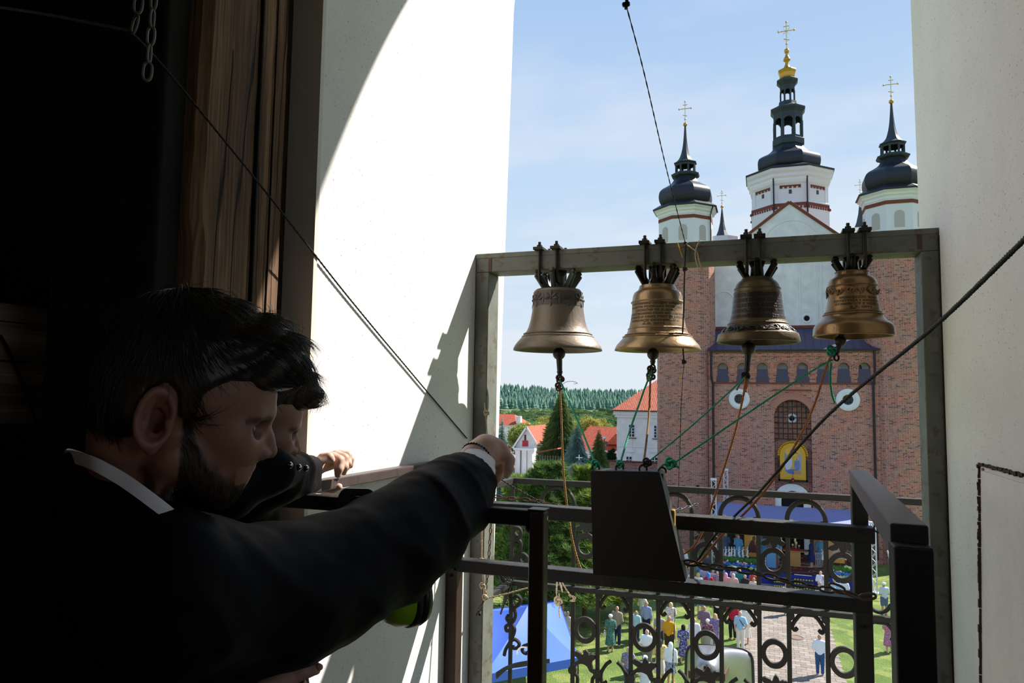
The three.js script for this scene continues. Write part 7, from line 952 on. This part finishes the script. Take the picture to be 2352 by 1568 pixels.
  const jf = (x, y, z) => {
    let d = smin(union(x, y, z, torso, .05), union(x, y, z, sleeve, .03), .05);
    const t = (x + .6) * .9 - (z + .6) * .7, fold = Math.sin((y * 1.6 + t * 1.1 + .25 * fbm3(x * 6, y * 6, z * 6, 2)) * 34) * .5 + .5, n = fbm3(x * 9, y * 9, z * 9, 3); d -= .0065 * Math.pow(fold, 3) * Math.max(0, Math.min(1, (x + .62) * 6)) + .011 * n;
    const q = (x - cut.x) * ax.x + (y - cut.y) * ax.y + (z - cut.z) * ax.z; d = smax(d, q, .006); 
    const w = Math.abs(q + .085); if (w < .012) d -= .0025 * (1 - w / .012);
    return smax(d, -(capD(x, y, z, [...J(302, 1000, .78, 84), ...J(298, 1092, .795, 84)])) , .008);
  };
  const jb = bounds([...torso, ...sleeve], .02); jb[0][1] = Math.max(jb[0][1], 10.55); obj('jacket', planar(nets(jf, jb[0], jb[1], .008)), clothJ, man);
  const cuffL = chain(J(1040, 1140, 1.32, 50), J(1082, 1092, 1.385, 50), J(1098, 1062, 1.425, 44)), ca = V(cuffL[1][4] - cuffL[1][0], cuffL[1][5] - cuffL[1][1], cuffL[1][6] - cuffL[1][2]).normalize(), ce = atD(1094, 1056, 1.42);
  const cb = bounds(cuffL, .01); obj('shirt_cuff', nets((x, y, z) => smax(union(x, y, z, cuffL, .01), (x - ce.x) * ca.x + (y - ce.y) * ca.y + (z - ce.z) * ca.z, .004) + .0012 * Math.sin(y * 260 + x * 120), cb[0], cb[1], .004), shirtM, man);
  // collar of the white shirt
  const nb = atD(295, 1110, .78), nearArc = [[150, 1046, .80], [172, 1049, .745], [225, 1068, .705], [275, 1096, .705], [325, 1131, .70], [368, 1164, .71], [400, 1190, .73], [408, 1204, .77], [360, 1150, .86], [250, 1075, .88], [170, 1045, .86]].map(([u, v, d]) => atD(u, v, d)); nearArc.push(nearArc[0].clone());
  obj('shirt_collar', ribbon(nearArc, .0125, .002, (p) => p.clone().sub(nb).setY(0).normalize()), shirtM, man);
  // bracelet of dark beads
  const bc = atD(1086, 1058, 1.43), bn = V(wrist[0] - palm[0][0], wrist[1] - palm[0][1], wrist[2] - palm[0][2]).normalize(), s1 = bn.clone().cross(V(0, 0, 1)).normalize(), s2 = bn.clone().cross(s1).normalize(), R = wrist[3] * 1.17, bg = [], blue = []; const axisW = V(palm[2][0], palm[2][1], palm[2][2]).sub(V(palm[1][0], palm[1][1], palm[1][2])).normalize(), a1 = axisW.clone().cross(V(.3, 1, 0)).normalize(), a2 = axisW.clone().cross(a1).normalize(), wc = V(wrist[0], wrist[1], wrist[2]).addScaledVector(axisW, -.002);
  for (let k = 0; k < 34; k++) { const a = k / 34 * 2 * PI; (k % 11 === 4 || k % 11 === 5 ? blue : bg).push(ball(wc.clone().addScaledVector(a1, Math.cos(a) * R).addScaledVector(a2, Math.sin(a) * R), .0032, 8)); }
  const br = thing('bracelet', 'bracelet of small black and blue beads on the man\'s wrist', 'bracelet', wc); obj('black_beads', bg, std(0x0c0c10, .3), br).userData.kind = 'stuff'; obj('blue_beads', blue, std(0x2a6a9a, .25), br).userData.kind = 'stuff';
}
// small black camera in the lower hand
{ const p = atD(650, 1560, .95), t = thing('handheld_camera', 'small black camera held low beneath the sleeve, a thumb on its side', 'camera', p); const g = rbox(.05, .07, .04, .012).rotateZ(-.5).rotateY(-.3).translate(p.x, p.y, p.z); obj('case', g, std(0x141414, .6), t); const q = atD(676, 1530, .915); obj('button', [rbox(.004, .004, .003, .001, q.x, q.y, q.z)], Mt.ironGrey, t); }
// ear defenders hung over the forearm
{
  const t = thing('ear_defenders', 'bright green and black ear defenders hanging from the man\'s forearm', 'ear defenders', atD(925, 1370, 1.2)), c = atD(918, 1372, 1.2), camR = V(1, 0, 0).applyQuaternion(camera.quaternion), camZ = camera.position.clone().sub(c).normalize(), ax = camR.clone().multiplyScalar(.72).addScaledVector(V(0, 1, 0), .12).addScaledVector(camZ, -.5).normalize(), Q = new THREE.Quaternion().setFromUnitVectors(V(0, 1, 0), ax), put = (g, o = 0) => g.applyQuaternion(Q).translate(c.x + ax.x * o, c.y + ax.y * o, c.z + ax.z * o);
  obj('cup', put(lathe([[.001, -.036], [.02, -.034], [.036, -.026], [.045, -.01], [.047, .004], [.046, .01]], 40)), std(0x7fb31a, .4), t, 'bright green cup');
  obj('rim', put(lathe([[.046, .008], [.05, .01], [.05, .018], [.046, .02]], 40)), Mt.black, t); obj('cushion', put(lathe([[.03, .02], [.046, .019], [.05, .028], [.046, .038], [.03, .04]], 40)), std(0x101012, .45), t);
  const b = (pts, r) => tube(pts.map(([u, v, d]) => atD(u, v, d)), r, 40, 8); obj('wire_arm', b([[962, 1395, 1.2], [975, 1360, 1.22], [984, 1335, 1.24], [975, 1290, 1.28], [930, 1180, 1.3], [880, 1140, 1.24]], .0028), Mt.black, t); const s = atD(987, 1346, 1.235); obj('slider', [rbox(.009, .03, .008, .003).rotateZ(-.12).translate(s.x, s.y, s.z)], Mt.black, t); const g = atD(991, 1338, 1.225); obj('slider_dot', [ball(g, .0026, 8)], std(0x7fb31a, .4), t);
  // padded band: a curved strap with a slot
  const sh = new THREE.Shape(); sh.moveTo(-.034, -.02); sh.lineTo(.034, -.02); sh.quadraticCurveTo(.036, .016, .02, .018); sh.lineTo(-.02, .018); sh.quadraticCurveTo(-.036, .016, -.034, -.02); const ho = new THREE.Path(); ho.absellipse(0, .006, .02, .0035, 0, 2 * PI, true); sh.holes.push(ho);
  const p = atD(822, 1150, 1.13); obj('headband', extrude(sh, .012, .003).scale(.82, .82, 1).rotateX(-.35).rotateY(.34).translate(p.x, p.y, p.z), std(0x2c2c30, .25), t);
}
// the boy behind
{
  const boy = thing('person', 'dark haired boy in a black buttoned jacket half hidden behind the bearded man', 'person', atD(560, 1500, 1.3).setY(FLOOR));
  const hs = headAt(boy, 563, 957, 1.2, .65, .35, hairMat2, false, 41, 2600);
  const rd = depOf(atX(770, 1100, -.902)), q = (u, v, r, o = 0) => J(u, v, rd + o, r);
  const palm = chain(J(690, 1078, rd - .12, 24), q(722, 1070, 21, -.04), q(758, 1058, 21)), fing = [chain(q(742, 1052, 13, -.05), q(756, 1050, 11, -.055), q(762, 1056, 8, -.055)), chain(q(762, 1050, 13, -.02), q(778, 1056, 11, -.03), q(778, 1076, 10, -.035), q(776, 1090, 8, -.035)), chain(q(772, 1046, 13, 0), q(791, 1052, 11, -.01), q(791, 1072, 10, -.02), q(789, 1084, 8, -.02)), chain(q(780, 1044, 12, .02), q(799, 1046, 10, .02), q(799, 1064, 9, .01), q(797, 1074, 7, .01)), chain(q(786, 1048, 11, .05), q(804, 1054, 9, .05), q(804, 1068, 8, .05))];
  const under = chain(q(730, 1118, 15, 0), q(762, 1122, 12, 0), q(778, 1118, 9, 0));
  const hb = bounds([...palm, ...fing.flat(), ...under], .01), hand = nets((x, y, z) => { let d = union(x, y, z, palm, .012); for (const L of fing) d = smin(d, union(x, y, z, L, .004), .004); return Math.min(d, union(x, y, z, under, .005)); }, hb[0], hb[1], .0035);
  obj('body', [hs, skinColor(hand)], skinMan, boy);
  const arms = [...chain(J(530, 1120, 1.06, 74), J(622, 1084, 1.1, 48), J(680, 1078, rd - .2, 37), J(712, 1074, rd - .09, 30)), ...chain(J(560, 1150, 1.24, 60), J(640, 1118, 1.26, 38), J(728, 1109, rd - .03, 21))], torso = [[...J(540, 1150, 1.3, 90), ...J(555, 1600, 1.35, 150)], [...J(500, 1180, 1.28, 100), ...J(500, 1600, 1.35, 140)]];
  const bb = bounds([...arms, ...torso], .015); bb[0][1] = Math.max(bb[0][1], 10.5); const ce = atD(714, 1075, rd - .08), ca = camera.position.clone().set(0, 0, 0).add(V(palm[0][4] - palm[0][0], palm[0][5] - palm[0][1], palm[0][6] - palm[0][2])).normalize();
  obj('jacket', planar(nets((x, y, z) => { let d = smin(union(x, y, z, torso, .05), union(x, y, z, arms, .02), .02) + .006 * fbm3(x * 14, y * 14, z * 14, 3); return smax(d, (x - ce.x) * ca.x + (y - ce.y) * ca.y + (z - ce.z) * ca.z - (y < ce.y - .018 ? .03 : 0), .005); }, bb[0], bb[1], .0075)), clothJ, boy);
  const cl = chain(J(690, 1074, rd - .13, 27), J(716, 1070, rd - .05, 24)), cb = bounds(cl, .01); obj('shirt_cuff', nets((x, y, z) => union(x, y, z, cl, .01), cb[0], cb[1], .004), shirtM, boy);
  for (const [u, v] of [[665, 1068], [686, 1073], [703, 1075]]) { let dd = .9; const f = (d) => { const p = atD(u, v, d); return union(p.x, p.y, p.z, arms, .02); }; while (dd < 1.6 && f(dd) > .003) dd += .002; const p = atD(u, v, dd); obj('button', [new THREE.SphereGeometry(1, 12, 8).scale(.0055, .0055, .004).translate(p.x, p.y, p.z)], Mt.chrome, boy); }
}
renderer.render(scene, camera);
